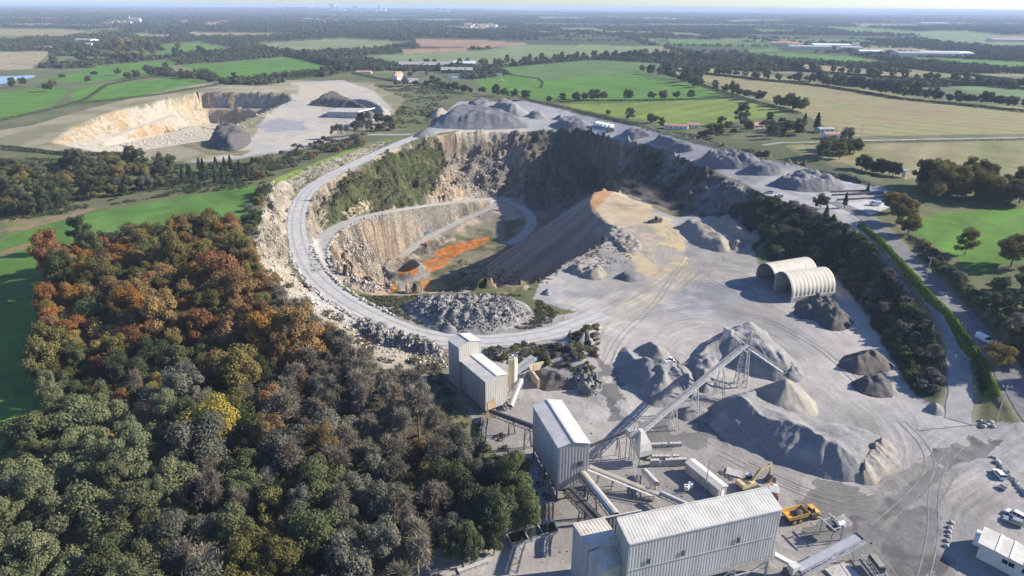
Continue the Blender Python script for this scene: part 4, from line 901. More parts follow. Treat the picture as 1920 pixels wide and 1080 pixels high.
P = scat([(630, 548), (660, 552), (720, 556), (850, 552), (960, 552), (985, 555), (900, 560), (830, 565), (800, 612), (760, 600), (690, 570)], 700); bush_field('scrub', P, RR(P, .6, 1.5), 'scrub', 5)
P = scat([(840, 500), (870, 485), (930, 500), (990, 528), (960, 545), (860, 545), (800, 552), (830, 520)], 700, noise=9, cut=.45); bush_field('scrub', P, RR(P, .7, 1.6), 'scrub', 6)
P = scat([(965, 612), (1000, 590), (1010, 560), (1045, 585), (1030, 612), (980, 625)], 200); bush_field('scrub', P, RR(P, .6, 1.3), 'scrub', 7)
P = scat([(1065, 650), (1095, 600), (1122, 596), (1122, 650), (1112, 720), (1060, 690), (900, 672), (890, 650), (1040, 645)], 800, noise=7, cut=.42); bush_field('scrub', P, RR(P, .5, 1.3), 'scrub', 8)
P = scat([(540, 330), (600, 305), (690, 274), (740, 262), (700, 285), (620, 322), (575, 345), (558, 365)], 420, noise=8, cut=.42); bush_field('scrub', P, RR(P, .6, 1.3), 'dry', 9)
P = scat([(-20, 295), (200, 300), (330, 310), (520, 300), (640, 262), (700, 266), (520, 335), (480, 352), (330, 365), (60, 410), (-20, 420)], 2600, noise=30, cut=.38); bush_field('scrub', P, RR(P, .9, 2.4), 'dark', 10)
P = scat([(740, 215), (760, 185), (700, 160), (780, 160), (870, 178), (820, 205), (800, 240), (700, 245)], 900, noise=25, cut=.45); bush_field('scrub', P, RR(P, 1.0, 2.4), 'dark', 11)
P = scat([(968, 184), (1080, 209), (1180, 234), (1300, 258), (1400, 287), (1500, 308), (1610, 330), (1600, 340), (1500, 318), (1400, 296), (1300, 266), (1180, 240), (1080, 215)], 900, noise=18, cut=.42); bush_field('scrub', P, RR(P, .5, 1.2), 'dark', 12)
P = scat(WS, 900); bush_field('undergrowth', P, RR(P, .9, 2.0), 'dark', 13)
P = scat([tuple(p) for p in FORP], 1600); a_m = np.array([pix((x_, y_, 3))[0] > 470 for x_, y_ in P]); bush_field('undergrowth', P[~a_m], RR(P[~a_m], .9, 2.2), 'dark', 14); bush_field('undergrowth', P[a_m], RR(P[a_m], .9, 2.4), 'brush', 24)
P = scat([(1700, 440), (1780, 530), (1890, 645), (1960, 720), (1990, 690), (1900, 610), (1830, 545), (1740, 455)], 500); bush_field('undergrowth', P, RR(P, .9, 1.9), 'dark', 15)
P = scat([(1400, 430), (1300, 405), (1330, 396), (1380, 402)], 200, noise=6); bush_field('scrub', P, RR(P, .4, .9), 'dry', 16)
P = scat([(1100, 420), (1160, 440), (1200, 455), (1180, 500), (1100, 500), (1060, 495)], 260, noise=7, cut=.5); bush_field('scrub', P, RR(P, .35, .9), 'dry', 17)
P = scat([(660, 420), (760, 400), (880, 384), (910, 380), (860, 410), (760, 450), (700, 470), (640, 460)], 500, noise=10, cut=.52); bush_field('scrub', P, RR(P, .5, 1.1), 'dry', 18)
def hedge(poly, w, h, kind, label, group=None, seed=0, dens=7, leaf=.5):
    c = resample(HP(*poly), 1.0); g = np.random.default_rng(seed+500); n = int(len(c)*dens*w*h); i = g.integers(0, len(c)-1, n); t = g.random(n); A = np.array([p[:] for p in c]); B = A[i]*(1-t)[:, None]+A[i+1]*t[:, None]
    d = A[i+1]-A[i]; d /= np.linalg.norm(d, axis=1, keepdims=True).clip(1e-6); nx = np.stack([d[:, 1], -d[:, 0]], 1); th = g.random(n)*math.pi; wob = .75+.5*fbm(B[:, 0], B[:, 1], 5, 2, seed)
    o = np.cos(th)*w/2*wob; hh = np.sin(th)**.6*h*wob*(.8+.2*g.random(n)); X = B[:, 0]+nx[:, 0]*o; Y = B[:, 1]+nx[:, 1]*o
    P = np.stack([X, Y, tz(X, Y)+hh], 1); N = np.stack([nx[:, 0]*np.cos(th), nx[:, 1]*np.cos(th), np.sin(th)], 1)+g.normal(size=(n, 3))*.4
    off_ = Vector(A[0]); V = quads(P, N, leaf*(.6+.8*g.random(n)), g)-np.array(off_[:])
    return tag(link('hedge', leaf_mesh('hedge', V, np.repeat(g.random(n), 4), LEAF[kind]), None, off_), label, 'hedge', group)
hedge([(1612, 424), (1650, 453), (1698, 505), (1742, 558), (1778, 590), (1812, 646), (1838, 700), (1862, 745)], 3.2, 1.7, 'hedge', 'trimmed bright green hedge between the access lane and the public road', None, 1, 26, .45)
hedge([(1640, 462), (1690, 520), (1738, 590), (1766, 650), (1764, 700)], 2.0, 2.2, 'dark', 'tall dark hedge along the inner side of the access lane', None, 2, 6)
hedge([(950, 178), (1000, 190), (1080, 207), (1180, 231), (1300, 255), (1400, 284), (1500, 304)], 3, 1.6, 'dark', 'long dark hedge on the bank between the stock terrace and the fields', None, 3, 3, .8)
hedge([(0, 228), (70, 212), (140, 196), (200, 190), (300, 178), (410, 160)], 4, 2.6, 'dark', 'dark hedge between the far quarry rim and the green fields', None, 4, 2, .9)
hedge([(0, 278), (60, 284), (140, 291), (240, 292)], 4, 3, 'dark', 'dark hedge curving below the far quarry', None, 5, 3, .8)
hedge([(1040, 188), (1130, 190), (1240, 189), (1370, 184)], 3, 2.0, 'dark', 'low hedge on the near edge of the bright green field', None, 6, 2, .9)
hedge([(1235, 132), (1290, 150), (1350, 172), (1430, 196), (1500, 214)], 3.4, 2.4, 'dark', 'hedge between the yellow green field and the stubble field', None, 7, 2, .9)
hedge([(1300, 136), (1420, 150), (1540, 162), (1700, 188), (1930, 212)], 4, 3, 'dark', 'hedge under the oaks on the far side of the stubble field', None, 8, 1.6, 1.2)
hedge([(880, 129), (925, 134), (965, 142), (1010, 148), (1018, 155), (1014, 166)], 3, 1.5, 'dark', 'curved hedge inside the cow pasture', None, 9, 2, .9)
hedge([(1500, 272), (1600, 268), (1750, 265), (1925, 262)], 2.2, 1.4, 'dry', 'dry grass hedge along the country lane', None, 10, 2.5, .7)
hedge([(660, 138), (720, 150), (800, 160), (850, 170)], 4, 2.5, 'dark', 'dark hedge below the farmhouse', None, 11, 2, .9)
hedge([(1400, 122), (1500, 134), (1640, 145), (1720, 151), (1800, 157), (1930, 169)], 6, 4, 'dark', 'long hedge behind the second narrow field at the right', None, 12, .9, 1.6)
hedge([(860, 129), (940, 123), (1000, 118), (1100, 110)], 5, 3, 'dark', 'hedge on the far edge of the bright green field', None, 13, .9, 1.5)
hedge([(430, 158), (500, 154), (560, 148), (640, 137), (700, 132)], 5, 3, 'dark', 'hedge between the far quarry and the long green field', None, 14, 1.0, 1.4)
hedge([(505, 101), (560, 109), (640, 129), (690, 135)], 7, 4, 'dark', 'broad diagonal hedge right of the long green field', None, 15, .7, 1.8)
hedge([(1240, 130), (1300, 137), (1370, 144), (1450, 153), (1520, 155)], 4, 3, 'dark', 'hedge under the trees on the far edge of the stubble field', None, 16, 1.0, 1.4)
hedge([(130, 196), (160, 188), (200, 160), (240, 152), (300, 143)], 4, 2.2, 'dark', 'low hedge dividing the two green fields on the far left', None, 17, 1.2, 1.2)
hedge([(1620, 120), (1700, 128), (1800, 140), (1930, 156)], 7, 4, 'dark', 'far hedge right of the small green strip', None, 18, .7, 1.8)
# far woods beyond the traced fields: one mass
g = np.random.default_rng(5); n = 420000; u = g.uniform(-1.1, 1.1, n); y = np.exp(g.uniform(math.log(1000), math.log(15000), n)); x = u*y
cs_ = np.where(y < 3000, 330., 600.); wx = (x+140*fbm(x, y, 700, 2, 31))/(cs_*1.5); wy = (y+120*fbm(x, y, 600, 2, 32))/cs_
fx = np.abs(wx-np.round(wx))*cs_*1.5; fy = np.abs(wy-np.round(wy))*cs_; i, j, _, _ = gidx(x, y)
hs_ = _T[(np.floor(wx).astype(int)*7+np.floor(wy).astype(int)*13) & 255, (np.floor(wy).astype(int)*5-np.floor(wx).astype(int)*3) & 255]
wood_ = fbm(x, y, 900, 4, 35) > .455
fi = field_ids[i, j]
near_tr = (y > 1300) | (fbm(x, y, 200, 3, 36) > .58)
m = ((fx < 16) | (fy < 14) | wood_ | ((hs_*8).astype(int) % 8 == 0)) & (fi == 0) & near_tr & (y > 1050) & ~infq[i, j]
m &= g.random(n) < np.where(y < 2500, .40, .40)
for i_, j_ in ((1, 0), (-1, 0), (0, 1), (0, -1)): m &= (field_ids[np.clip(i+i_, 0, NR-1), np.clip(j+j_, 0, NU-1)] == 0)
x, y = x[m], y[m]; print('far blobs', len(x))
def far_mass(name, x, y, nq, seed):
    g = np.random.default_rng(seed); n = len(x); R = np.maximum(5.0, y*.0021)*(.7+.6*g.random(n)); Hh = np.minimum(R*1.5, 9+R*.25)
    k = np.repeat(np.arange(n), nq); q = g.normal(size=(len(k), 3)); q /= np.linalg.norm(q, axis=1, keepdims=True); q[:, 2] = np.abs(q[:, 2])
    c = np.stack([x, y, tz(x, y)], 1); P = c[k]+q*np.stack([R[k], R[k], Hh[k]], 1)*(.7+.35*g.random(len(k)))[:, None]
    N = q+g.normal(size=q.shape)*.4; N[:, 2] += .2
    V = quads(P, N, R[k]*(3.2/math.sqrt(nq))*(.7+.6*g.random(len(k))), g); v = np.clip(.6*g.random(n)[k]+.4*g.random(len(k)), 0, 1)
    tag(link(name, leaf_mesh(name, V, np.repeat(v, 4), LEAF['far'])), kind='stuff')
a = y < 2600
far_mass('far_woods', x[a], y[a], 26, 1); far_mass('far_woods', x[~a], y[~a], 11, 2)
# ================================================================== STOCKPILES
M_PGREY = mat('grey_gravel', (.165, .163, .162), (.235, .23, .225), 1.6, .95, .14, 2.2, world=True, c3=(.29, .283, .27), s3=.12)
M_PBLUE = mat('slate_gravel', (.11, .114, .124), (.165, .167, .173), 1.2, .95, .14, 2.2, world=True, c3=(.21, .21, .21), s3=.1)
M_PSAND = mat('pale_sand', (.235, .222, .182), (.295, .277, .23), .5, .95, .06, 2.5, world=True)
M_PDARK = mat('dark_aggregate', (.065, .063, .062), (.11, .105, .10), .6, .95, .10, 2.2, world=True)
M_PBROWN = mat('brown_aggregate', (.085, .075, .067), (.135, .12, .105), .6, .95, .10, 2.2, world=True)
M_PRUB = mat('rubble', (.13, .125, .118), (.30, .29, .27), .55, .95, .35, 1.1, world=True, detail=8)
M_PEARTH = mat('earth', (.20, .18, .15), (.28, .25, .205), .4, .95, .12, 2, world=True)
M_PMIX = mat('streaked_spoil', (.19, .178, .16), (.30, .275, .235), .35, .95, .2, 1.5, world=True, c3=(.27, .225, .16), s3=.2)
HEAPS = []
def cells(x, y, sc, s=0):
    """pointed dump mounds: 1 at scattered cell points falling to 0"""
    x = x/sc+s*13.1; y = y/sc+s*7.7; xi = np.floor(x).astype(int); yi = np.floor(y).astype(int); best = np.full(np.shape(x), 9.)
    for i in (-1, 0, 1):
        for j in (-1, 0, 1):
            a = _T[(xi+i) & 255, (yi+j) & 255]; b = _T[(xi+i+71) & 255, (yi+j+29) & 255]; best = np.minimum(best, np.hypot(x-xi-i-a, y-yi-j-b))
    return np.clip(1-best/.85, 0, 1)
def surf(x, y):
    z = np.array(tz(x, y), float)
    for x0, y0, dx, dy, Zg in HEAPS:
        i = np.round((y-y0)/dy).astype(int); j = np.round((x-x0)/dx).astype(int); m = (i >= 0) & (j >= 0) & (i < Zg.shape[0]) & (j < Zg.shape[1])
        z[m] = np.maximum(z[m], np.nan_to_num(Zg[i[m], j[m]], nan=-99))
    return z
def heap(label, outline, hmax, m, slope=.74, lump=.5, lscale=6., group=None, gully=.16, world=False, res=None, name='gravel_pile', cat='pile', right=None, slope_r=.3):
    P = [Vector(p) for p in outline] if world else HP(*outline)
    P = smooth(P+[P[0]], 2)[:-1]; cx_ = sum(p.x for p in P)/len(P); cy_ = sum(p.y for p in P)/len(P); poly = [(p.x, p.y) for p in P]
    r = res or max(.38, cy_*.0022); x0, x1 = min(p[0] for p in poly)-r, max(p[0] for p in poly)+r; y0, y1 = min(p[1] for p in poly)-r, max(p[1] for p in poly)+r
    nx, ny = int((x1-x0)/r)+2, int((y1-y0)/r)+2; X, Y = np.meshgrid(np.linspace(x0, x1, nx), np.linspace(y0, y1, ny))
    wx = X+(fbm(X, Y, 9, 3, 61)-.5)*3.2; wy = Y+(fbm(X, Y, 9, 3, 62)-.5)*3.2
    d, s, _ = polydist(wx, wy, poly, True); ins = inpoly(wx, wy, poly); d = np.where(ins, d, -d)
    sl_ = slope*(1+gully*2*(fbm(s, s*0+cx_, 3.5, 3, 63)-.5)); h = d*sl_
    if right is not None:
        dr, _, _ = polydist(X, Y, HP(*right)); h = np.minimum(h, dr*slope_r*(1+.5*(fbm(X, Y, 7, 2, 67)-.5)))
    top = hmax*(1+lump*.5*(fbm(X, Y, lscale*2.2, 2, 64)-.5)); kx = hmax*.055
    hm_ = np.where(h > 0, -np.log(np.exp(-np.clip(h, 0, 60)/kx)+np.exp(-top/kx))*kx, h)
    k = sstep(.25, .9, hm_/hmax); hm_ = hm_+k*lump*((cells(X, Y, lscale, 1)-.42)*2.2+(fbm(X, Y, lscale*.7, 3, 65)-.5)*1.6)+(hm_ > .3)*(fbm(X, Y, 2.2, 3, 66)-.5)*.6*min(1, lump+.3)
    Z = tz(X, Y)*1.0; base = min(float(tz(cx_, cy_)), 1e9)
    Z = np.where(d > -r*1.6, Z+np.maximum(hm_, -1.2), np.nan)
    HEAPS.append((x0, y0, (x1-x0)/(nx-1), (y1-y0)/(ny-1), np.where(d > 0, Z, np.nan)))
    keep = ~np.isnan(Z); Z = np.where(keep, Z, 0)-.05; idx_ = np.arange(nx*ny).reshape(ny, nx); kq_ = keep[:-1, :-1] & keep[1:, :-1] & keep[:-1, 1:] & keep[1:, 1:]
    F = np.stack([idx_[:-1, :-1], idx_[:-1, 1:], idx_[1:, 1:], idx_[1:, :-1]], -1)[kq_]; u, inv = np.unique(F, return_inverse=True)
    loc = Vector((cx_, cy_, float(tz(cx_, cy_)))); V = np.stack([X, Y, Z], -1).reshape(-1, 3)[u]-np.array(loc[:])
    return tag(link(name, np_mesh(name, V, inv.reshape(-1, 4), m, True), None, loc), label, cat, group)
def cone(label, px, py, R, h, m, group=None, sq=1.0, **kw):
    p = hit(px, py) if py is not None else px
    return heap(label, [(p.x+R*math.cos(a)*(1+.08*math.sin(3*a)), p.y+R*sq*math.sin(a)*(1+.06*math.cos(2*a)), 0) for a in [i*.5236 for i in range(12)]], h, m, world=True, group=group, **kw)
heap('huge grey gravel pile with a shaded left face beside the yellow excavator', [(1322, 778), (1345, 752), (1400, 735), (1440, 735), (1490, 765), (1545, 790), (1610, 800), (1690, 835), (1700, 870), (1610, 912), (1530, 897), (1450, 862), (1380, 832), (1332, 806)], 12.0, M_PGREY, lump=.55, lscale=6, right=[(1440, 733), (1490, 763), (1545, 788), (1610, 798), (1690, 833), (1702, 872), (1690, 900)], slope_r=.34, slope=.8)
heap('brown streaked spoil slumping at the near end of the huge gravel pile', [(1590, 905), (1575, 870), (1590, 835), (1640, 815), (1690, 845), (1690, 880), (1640, 915)], 8, M_PMIX, slope=.62, lump=.9, lscale=3.5, gully=.5)
cone('pale sand cone growing under the tip of the stacker conveyor', 1466, 757, 12.0, 9.3, M_PSAND, lump=.05, gully=.06, slope=.84)
heap('crescent shaped grey pile on the left of the long conveyor', [(1150, 690), (1160, 660), (1178, 650), (1192, 668), (1215, 684), (1262, 688), (1300, 697), (1322, 722), (1290, 757), (1235, 768), (1185, 735)], 6.8, M_PGREY, lump=.8, lscale=5)
heap('small scooped grey pile tucked behind the crescent one', [(1190, 652), (1206, 642), (1240, 648), (1258, 668), (1240, 680), (1208, 672)], 4.2, M_PGREY, lump=.4, lscale=5)
heap('grey pile spread round the foot of the lattice tower', [(1288, 690), (1300, 655), (1340, 628), (1385, 610), (1430, 615), (1455, 640), (1480, 668), (1515, 700), (1500, 716), (1440, 716), (1400, 700), (1345, 672), (1320, 700)], 7.2, M_PGREY, lump=.6, lscale=6)
heap('low lumpy grey heap between crescent pile and lattice tower', [(1268, 692), (1300, 668), (1345, 672), (1372, 700), (1360, 728), (1318, 742), (1290, 720)], 4.0, M_PGREY, lump=.8, lscale=4)
heap('rough dark ridge of aggregate to the right of the stacker conveyor', [(1440, 690), (1470, 672), (1515, 700), (1500, 718), (1455, 715)], 3.0, M_PBLUE, lump=1.2, lscale=2.5)
heap('small grey pile under the middle legs of the long conveyor', [(1262, 778), (1290, 760), (1330, 765), (1335, 785), (1290, 792)], 2.2, M_PGREY, lump=.3)
heap('black aggregate heap in front of the nearer arched shelter', [(1482, 585), (1500, 562), (1535, 556), (1570, 570), (1605, 605), (1590, 622), (1545, 622), (1525, 600), (1500, 600)], 5.6, M_PDARK, lump=1.1, lscale=3.2)
heap('brown black heap on the right side of the yard', [(1566, 684), (1585, 664), (1640, 660), (1672, 680), (1676, 700), (1640, 706), (1590, 702)], 5.2, M_PBROWN, lump=.5, lscale=4)
heap('dark humped heap just below the brown black one', [(1594, 718), (1620, 704), (1660, 702), (1684, 742), (1650, 748), (1610, 738)], 3.6, M_PDARK, lump=.5, lscale=3)
heap('little grey mound at the end of the wooded bank', [(1736, 768), (1745, 756), (1768, 760), (1775, 778), (1750, 782)], 1.8, M_PGREY, lump=.3)
heap('large rubble dump of broken rock inside the haul road bend', [(745, 572), (790, 556), (850, 551), (930, 553), (985, 566), (1008, 590), (985, 614), (920, 628), (860, 628), (805, 618), (765, 598)], 4.6, M_PRUB, slope=.42, lump=1.1, lscale=4.0, gully=.3, name='rubble_heap')
heap('small round grey pile at the edge of the rubble dump', [(823, 622), (832, 606), (850, 604), (866, 616), (858, 626), (838, 628)], 2.4, M_PGREY, lump=.1)
heap('fan of dark grit behind the concrete retaining wall', [(985, 705), (1005, 692), (1045, 698), (1075, 712), (1090, 728), (1050, 735), (1020, 735), (1008, 722)], 3.4, M_PBROWN, lump=.5, lscale=4)
heap('broken rubble strip at the foot of the dusty mound', [(1060, 720), (1080, 700), (1115, 700), (1135, 715), (1125, 740), (1095, 748)], 1.6, M_PRUB, lump=1.5, lscale=2.2, name='rubble_heap')
heap('rough dark rubble bank between wood and haul road', [(660, 610), (700, 600), (760, 625), (830, 650), (835, 672), (760, 660), (690, 640)], 2.4, M_PRUB, lump=1.6, lscale=3, name='rubble_heap')
# mounds on the fill
heap('long shaded mound along the right side of the tipping ramp', [(1272, 425), (1290, 412), (1330, 430), (1375, 455), (1368, 475), (1330, 470), (1295, 450)], 4.6, M_PEARTH, lump=.5)
heap('second shaded mound behind the long one by the wooded bank', [(1330, 415), (1365, 402), (1420, 432), (1428, 452), (1395, 458), (1360, 440)], 4.4, M_PEARTH, lump=.6)
heap('small rounded mound between the two long shaded mounds', [(1362, 458), (1390, 446), (1402, 462), (1380, 474)], 3, M_PEARTH, lump=.2)
heap('ragged pale windrow on the crest of the fill', [(1056, 508), (1075, 492), (1115, 497), (1140, 515), (1120, 527), (1080, 520)], 2.8, M_PEARTH, lump=1.0, lscale=4)
heap('small blue grey pile next to the ragged windrow', [(1150, 522), (1165, 508), (1195, 512), (1205, 522), (1180, 530)], 2.6, M_PBLUE, lump=.3)
heap('tiny dark pile at the left edge of the yard', [(1012, 552), (1022, 540), (1040, 546), (1034, 554)], 1.8, M_PBLUE, lump=.2)
heap('lumpy spoil bank below the tip of the fill', [(1110, 425), (1140, 420), (1190, 440), (1210, 470), (1170, 480), (1145, 450)], 1.4, M_PMIX, lump=.8, lscale=3.5)
# terrace stockpiles
heap('largest slate grey stockpile at the head of the pit', [(806, 240), (822, 220), (868, 206), (930, 214), (985, 228), (1000, 240), (940, 243), (870, 243)], 11.5, M_PBLUE, lump=.5, lscale=9, slope=.62)
heap('grey conical stockpile behind the largest one', [(905, 214), (925, 200), (955, 198), (988, 208), (994, 218), (950, 222)], 12, M_PGREY, lump=.2, slope=.75)
heap('dark hollow topped stockpile behind the largest slate pile', [(865, 205), (880, 194), (910, 191), (930, 198), (925, 212), (890, 214)], 8, M_PBLUE, lump=.8, lscale=9)
heap('brown spoil mound left of the slate stockpiles', [(803, 222), (812, 210), (835, 206), (842, 214), (826, 224)], 8, M_PEARTH, lump=.5)
heap('low brownish mound right of the grey cone', [(984, 219), (1000, 212), (1025, 217), (1026, 223), (1000, 224)], 6, M_PGREY, lump=.5)
heap('dark mound beside the row of white bins', [(1032, 236), (1050, 225), (1085, 223), (1113, 234), (1100, 242), (1060, 243)], 6.2, M_PBLUE, lump=.6, group='terrace stockpiles')
heap('small brown tip behind the dark mound near the white bins', [(1036, 224), (1046, 217), (1064, 221), (1058, 227)], 4, M_PGREY, lump=.3)
heap('first dark gravel mound right of the white bins', [(1160, 254), (1178, 244), (1205, 245), (1226, 254), (1205, 259), (1180, 260)], 4.8, M_PBLUE, lump=.4)
heap('gravel mound second right of the white bins', [(1216, 268), (1236, 256), (1270, 262), (1290, 272), (1262, 276), (1236, 276)], 5.0, M_PBLUE, lump=.4)
heap('gravel mound touching the second one on the terrace', [(1244, 282), (1262, 268), (1290, 270), (1312, 280), (1285, 287), (1262, 288)], 4.6, M_PBLUE, lump=.4)
heap('long ridged gravel mound in the middle of the terrace', [(1297, 308), (1322, 290), (1380, 290), (1432, 304), (1428, 313), (1370, 318), (1330, 317)], 6.2, M_PBLUE, lump=1.0, lscale=5)
heap('short dark mound between the two long terrace mounds', [(1384, 325), (1402, 310), (1440, 308), (1482, 322), (1455, 330), (1410, 330)], 5, M_PBLUE, lump=.4)
heap('long ridged gravel mound nearest the terrace parking', [(1440, 348), (1465, 328), (1520, 324), (1588, 346), (1580, 358), (1530, 361), (1485, 359)], 6.6, M_PBLUE, lump=1.0, lscale=5)
heap('dark triangular heap where the tracks meet above the pit', [(775, 258), (792, 246), (815, 243), (824, 252), (800, 259)], 6, M_PBLUE, lump=.3)
# far quarry
heap('nearly black heap on the rim of the far quarry', [(388, 276), (400, 252), (430, 243), (468, 248), (474, 266), (450, 284), (415, 284)], 8, M_PDARK, lump=1.1, lscale=6)
heap('curved dark spoil bank on the far quarry platform', [(580, 198), (600, 184), (640, 180), (655, 190), (690, 205), (712, 220), (690, 226), (660, 206), (625, 202)], 9, M_PBROWN, lump=.5, lscale=8)
heap('pale sand bank behind the curved spoil bank', [(655, 186), (690, 192), (730, 208), (735, 216), (712, 222), (690, 206)], 9, M_PSAND, lump=.3, lscale=8)

# ================================================================== PLANT BUILDINGS
M_SHEET = mat('pale_sheet', (.40, .388, .36), (.52, .505, .475), .45, .6, .01, 3, spec=.4, stretch=(1, 1, .25))
M_SHEETG = mat('weathered_sheet', (.36, .35, .325), (.48, .47, .445), .5, .6, .01, 3, spec=.4, stretch=(1, 1, .15), c3=(.40, .35, .26), s3=.12)
M_ROOF = mat('dusty_roof', (.45, .43, .385), (.57, .55, .50), .25, .7, .01, 3)
M_ROOFR = mat('rusty_roof', (.52, .44, .35), (.62, .57, .50), .3, .7, .01, 3, c3=(.46, .36, .25), s3=.35)
M_RIDGE = mat('ridge_cap', (.42, .41, .39), (.52, .51, .48), .5, .7)
M_RUST = mat('rusty_panel', (.46, .37, .24), (.40, .26, .12), .5, .8)
M_STEEL = mat('galvanised_steel', (.32, .32, .325), (.44, .44, .44), .8, .55, .0, spec=.5)
M_DSTEEL = mat('dark_steel', (.06, .06, .065), (.11, .11, .11), 1, .7)
M_WSTEEL = mat('pale_steel', (.38, .375, .36), (.48, .47, .45), .8, .6)
M_BELT = mat('belt_rubber', (.045, .045, .048), (.09, .09, .09), .8, .9)
M_CONC = mat('concrete', (.36, .345, .32), (.46, .445, .415), .4, .9, .02, 3, c3=(.27, .26, .24), s3=.9)
M_WHITE = mat('white_paint', (.74, .74, .73), (.82, .82, .81), 1, .45)
M_CREAM = mat('cream_render', (.62, .56, .46), (.70, .65, .56), .5, .9)
M_TILE = mat('clay_tiles', (.38, .20, .135), (.48, .29, .21), .8, .85)
M_GLASS = mat('dark_glass', (.02, .025, .03), None, rough=.12, spec=.6)
M_TYRE = mat('tyre_rubber', (.025, .025, .026), (.06, .058, .055), 3, .9)
M_YEL = mat('machine_yellow', (.55, .30, .05), (.62, .37, .08), 1.2, .45, c3=(.45, .28, .10), s3=1.6)
M_PYEL = mat('faded_yellow', (.48, .37, .17), (.56, .45, .25), 1.2, .55, c3=(.42, .34, .2), s3=1.6)
M_RED = mat('faded_red', (.45, .08, .06), (.52, .14, .10), 1.2, .55, c3=(.55, .40, .36), s3=.9)
def hall(name, label, fl, fr, br, bl, z0, rise, wm, rm, pitch=.9, over=.25, ridge=True, zf=None, rmats=None):
    """sheet clad hall: eave corners (front-left, front-right, back-right, back-left), gable at front and back"""
    fl, fr, br, bl = (Vector(p) for p in (fl, fr, br, bl)); cen = (fl+fr+br+bl)/4; t = empty(name, (cen.x, cen.y, tz(cen.x, cen.y)), label, 'building')
    up = Vector((0, 0, 1)); fm = (fl+fr)/2+up*rise; bm = (bl+br)/2+up*rise
    def dn(p, z): return Vector((p.x, p.y, z))
    b = MB(); zf = z0 if zf is None else zf
    b.quad(dn(fl, z0), dn(fr, z0), fr, fm, fl); b.quad(dn(br, z0), dn(bl, z0), bl, bm, br); b.quad(dn(fl, z0), dn(bl, z0), dn(br, z0), dn(fr, z0))
    b.build('gable_wall', wm, t)
    for nm, p, q in (('side_wall', fr, br), ('side_wall', bl, fl)):
        w = MB(); w.ribs(dn(p, z0), dn(q, z0), p, pitch, .035); w.build(nm, wm, t)
    for p, q in ((fl, fr), (br, bl)):
        w = MB(); n = (q-p).cross(up).normalized()*.06; w.ribs(dn(p, z0)+n, dn(q, z0)+n, p+n-up*.1, pitch, .03); w.build('cladding', wm, t)
    ax = (bl-fl).normalized()*over; lt = (fr-fl).normalized()*over
    for k, (e0, e1, r0, r1, o) in enumerate(((fl, bl, fm, bm, -lt), (br, fr, bm, fm, lt))):
        a0 = e0+o-ax*(1 if k == 0 else -1)-up*.05; a1 = e1+o+ax*(1 if k == 0 else -1)-up*.05; c0 = r0-ax*(1 if k == 0 else -1)+up*.06; c1 = r1+ax*(1 if k == 0 else -1)+up*.06
        w = MB(); w.ribs(a1, a0, c1-(c0-c0), pitch*1.1, .04); w.build('roof', rm, t)
    if ridge:
        w = MB(); w.bar(fm+up*.16-ax, bm+up*.16+ax, .55, .12); w.build('ridge_cap', M_RIDGE, t)
    w = MB()
    for p, q in ((fl, bl), (fr, br)): w.bar(p-ax-up*.12, q+ax-up*.12, .22, .25)
    w.build('gutter', M_STEEL, t)
    return t
# --- middle hall on stilts
z = 17.3; mfl, mfr, mbr, mbl = at(1047.5, 838.8, z), at(1105.5, 830.5, z), at(1052, 750.5, z), at(1000, 760, z)
t = hall('processing_hall', 'tall narrow sheet clad hall on steel stilts in the middle of the plant', mfl, mfr, mbr, mbl, 4.2, .9, M_SHEETG, M_ROOF, .8)
for i, p in enumerate((mfl, mfr, mbr, mbl, (mfl+mbl)/2, (mfr+mbr)/2)):
    q = p.lerp((mfl+mbr)/2, .06); b = MB(); b.bar((q.x, q.y, 0), (q.x, q.y, 4.3), .45); b.build('leg', M_DSTEEL, t)
b = MB()
for p, q in ((mfl, mfr), (mfr, mbr), (mbr, mbl), (mbl, mfl)): b.bar((p.x, p.y, .3), (q.x, q.y, 4.1), .18); b.bar((p.x, p.y, 4.0), (q.x, q.y, 4.0), .3)
b.build('bracing', M_DSTEEL, t)
M_GRIME = mat('dust_streak', (.36, .33, .27), (.46, .43, .37), 1.5, .9, stretch=(1, 1, .2))
def door(t, p, q, f0, f1, z0, z1, m, nm='door'):
    n = (q-p).cross(up).normalized()*.16; a, c = p.lerp(q, f0), p.lerp(q, f1); b = MB(); b.prism([dn_(a, z0)+n, dn_(c, z0)+n, dn_(c, z0)+n*1.4, dn_(a, z0)+n*1.4], [dn_(a, z1)+n, dn_(c, z1)+n, dn_(c, z1)+n*1.4, dn_(a, z1)+n*1.4]); return b.build(nm, m, t)
def dn_(p, z): return Vector((p.x, p.y, z))
up = Vector((0, 0, 1)); door(t, mfl, mfr, .62, .80, 10.6, 12.2, M_DSTEEL, 'opening'); door(t, mfl, mfr, .10, .2, 4.4, 6.4, M_GRIME); door(t, mfl, mfr, .0, 1.0, 4.25, 5.1, M_GRIME, 'kick_sheet')
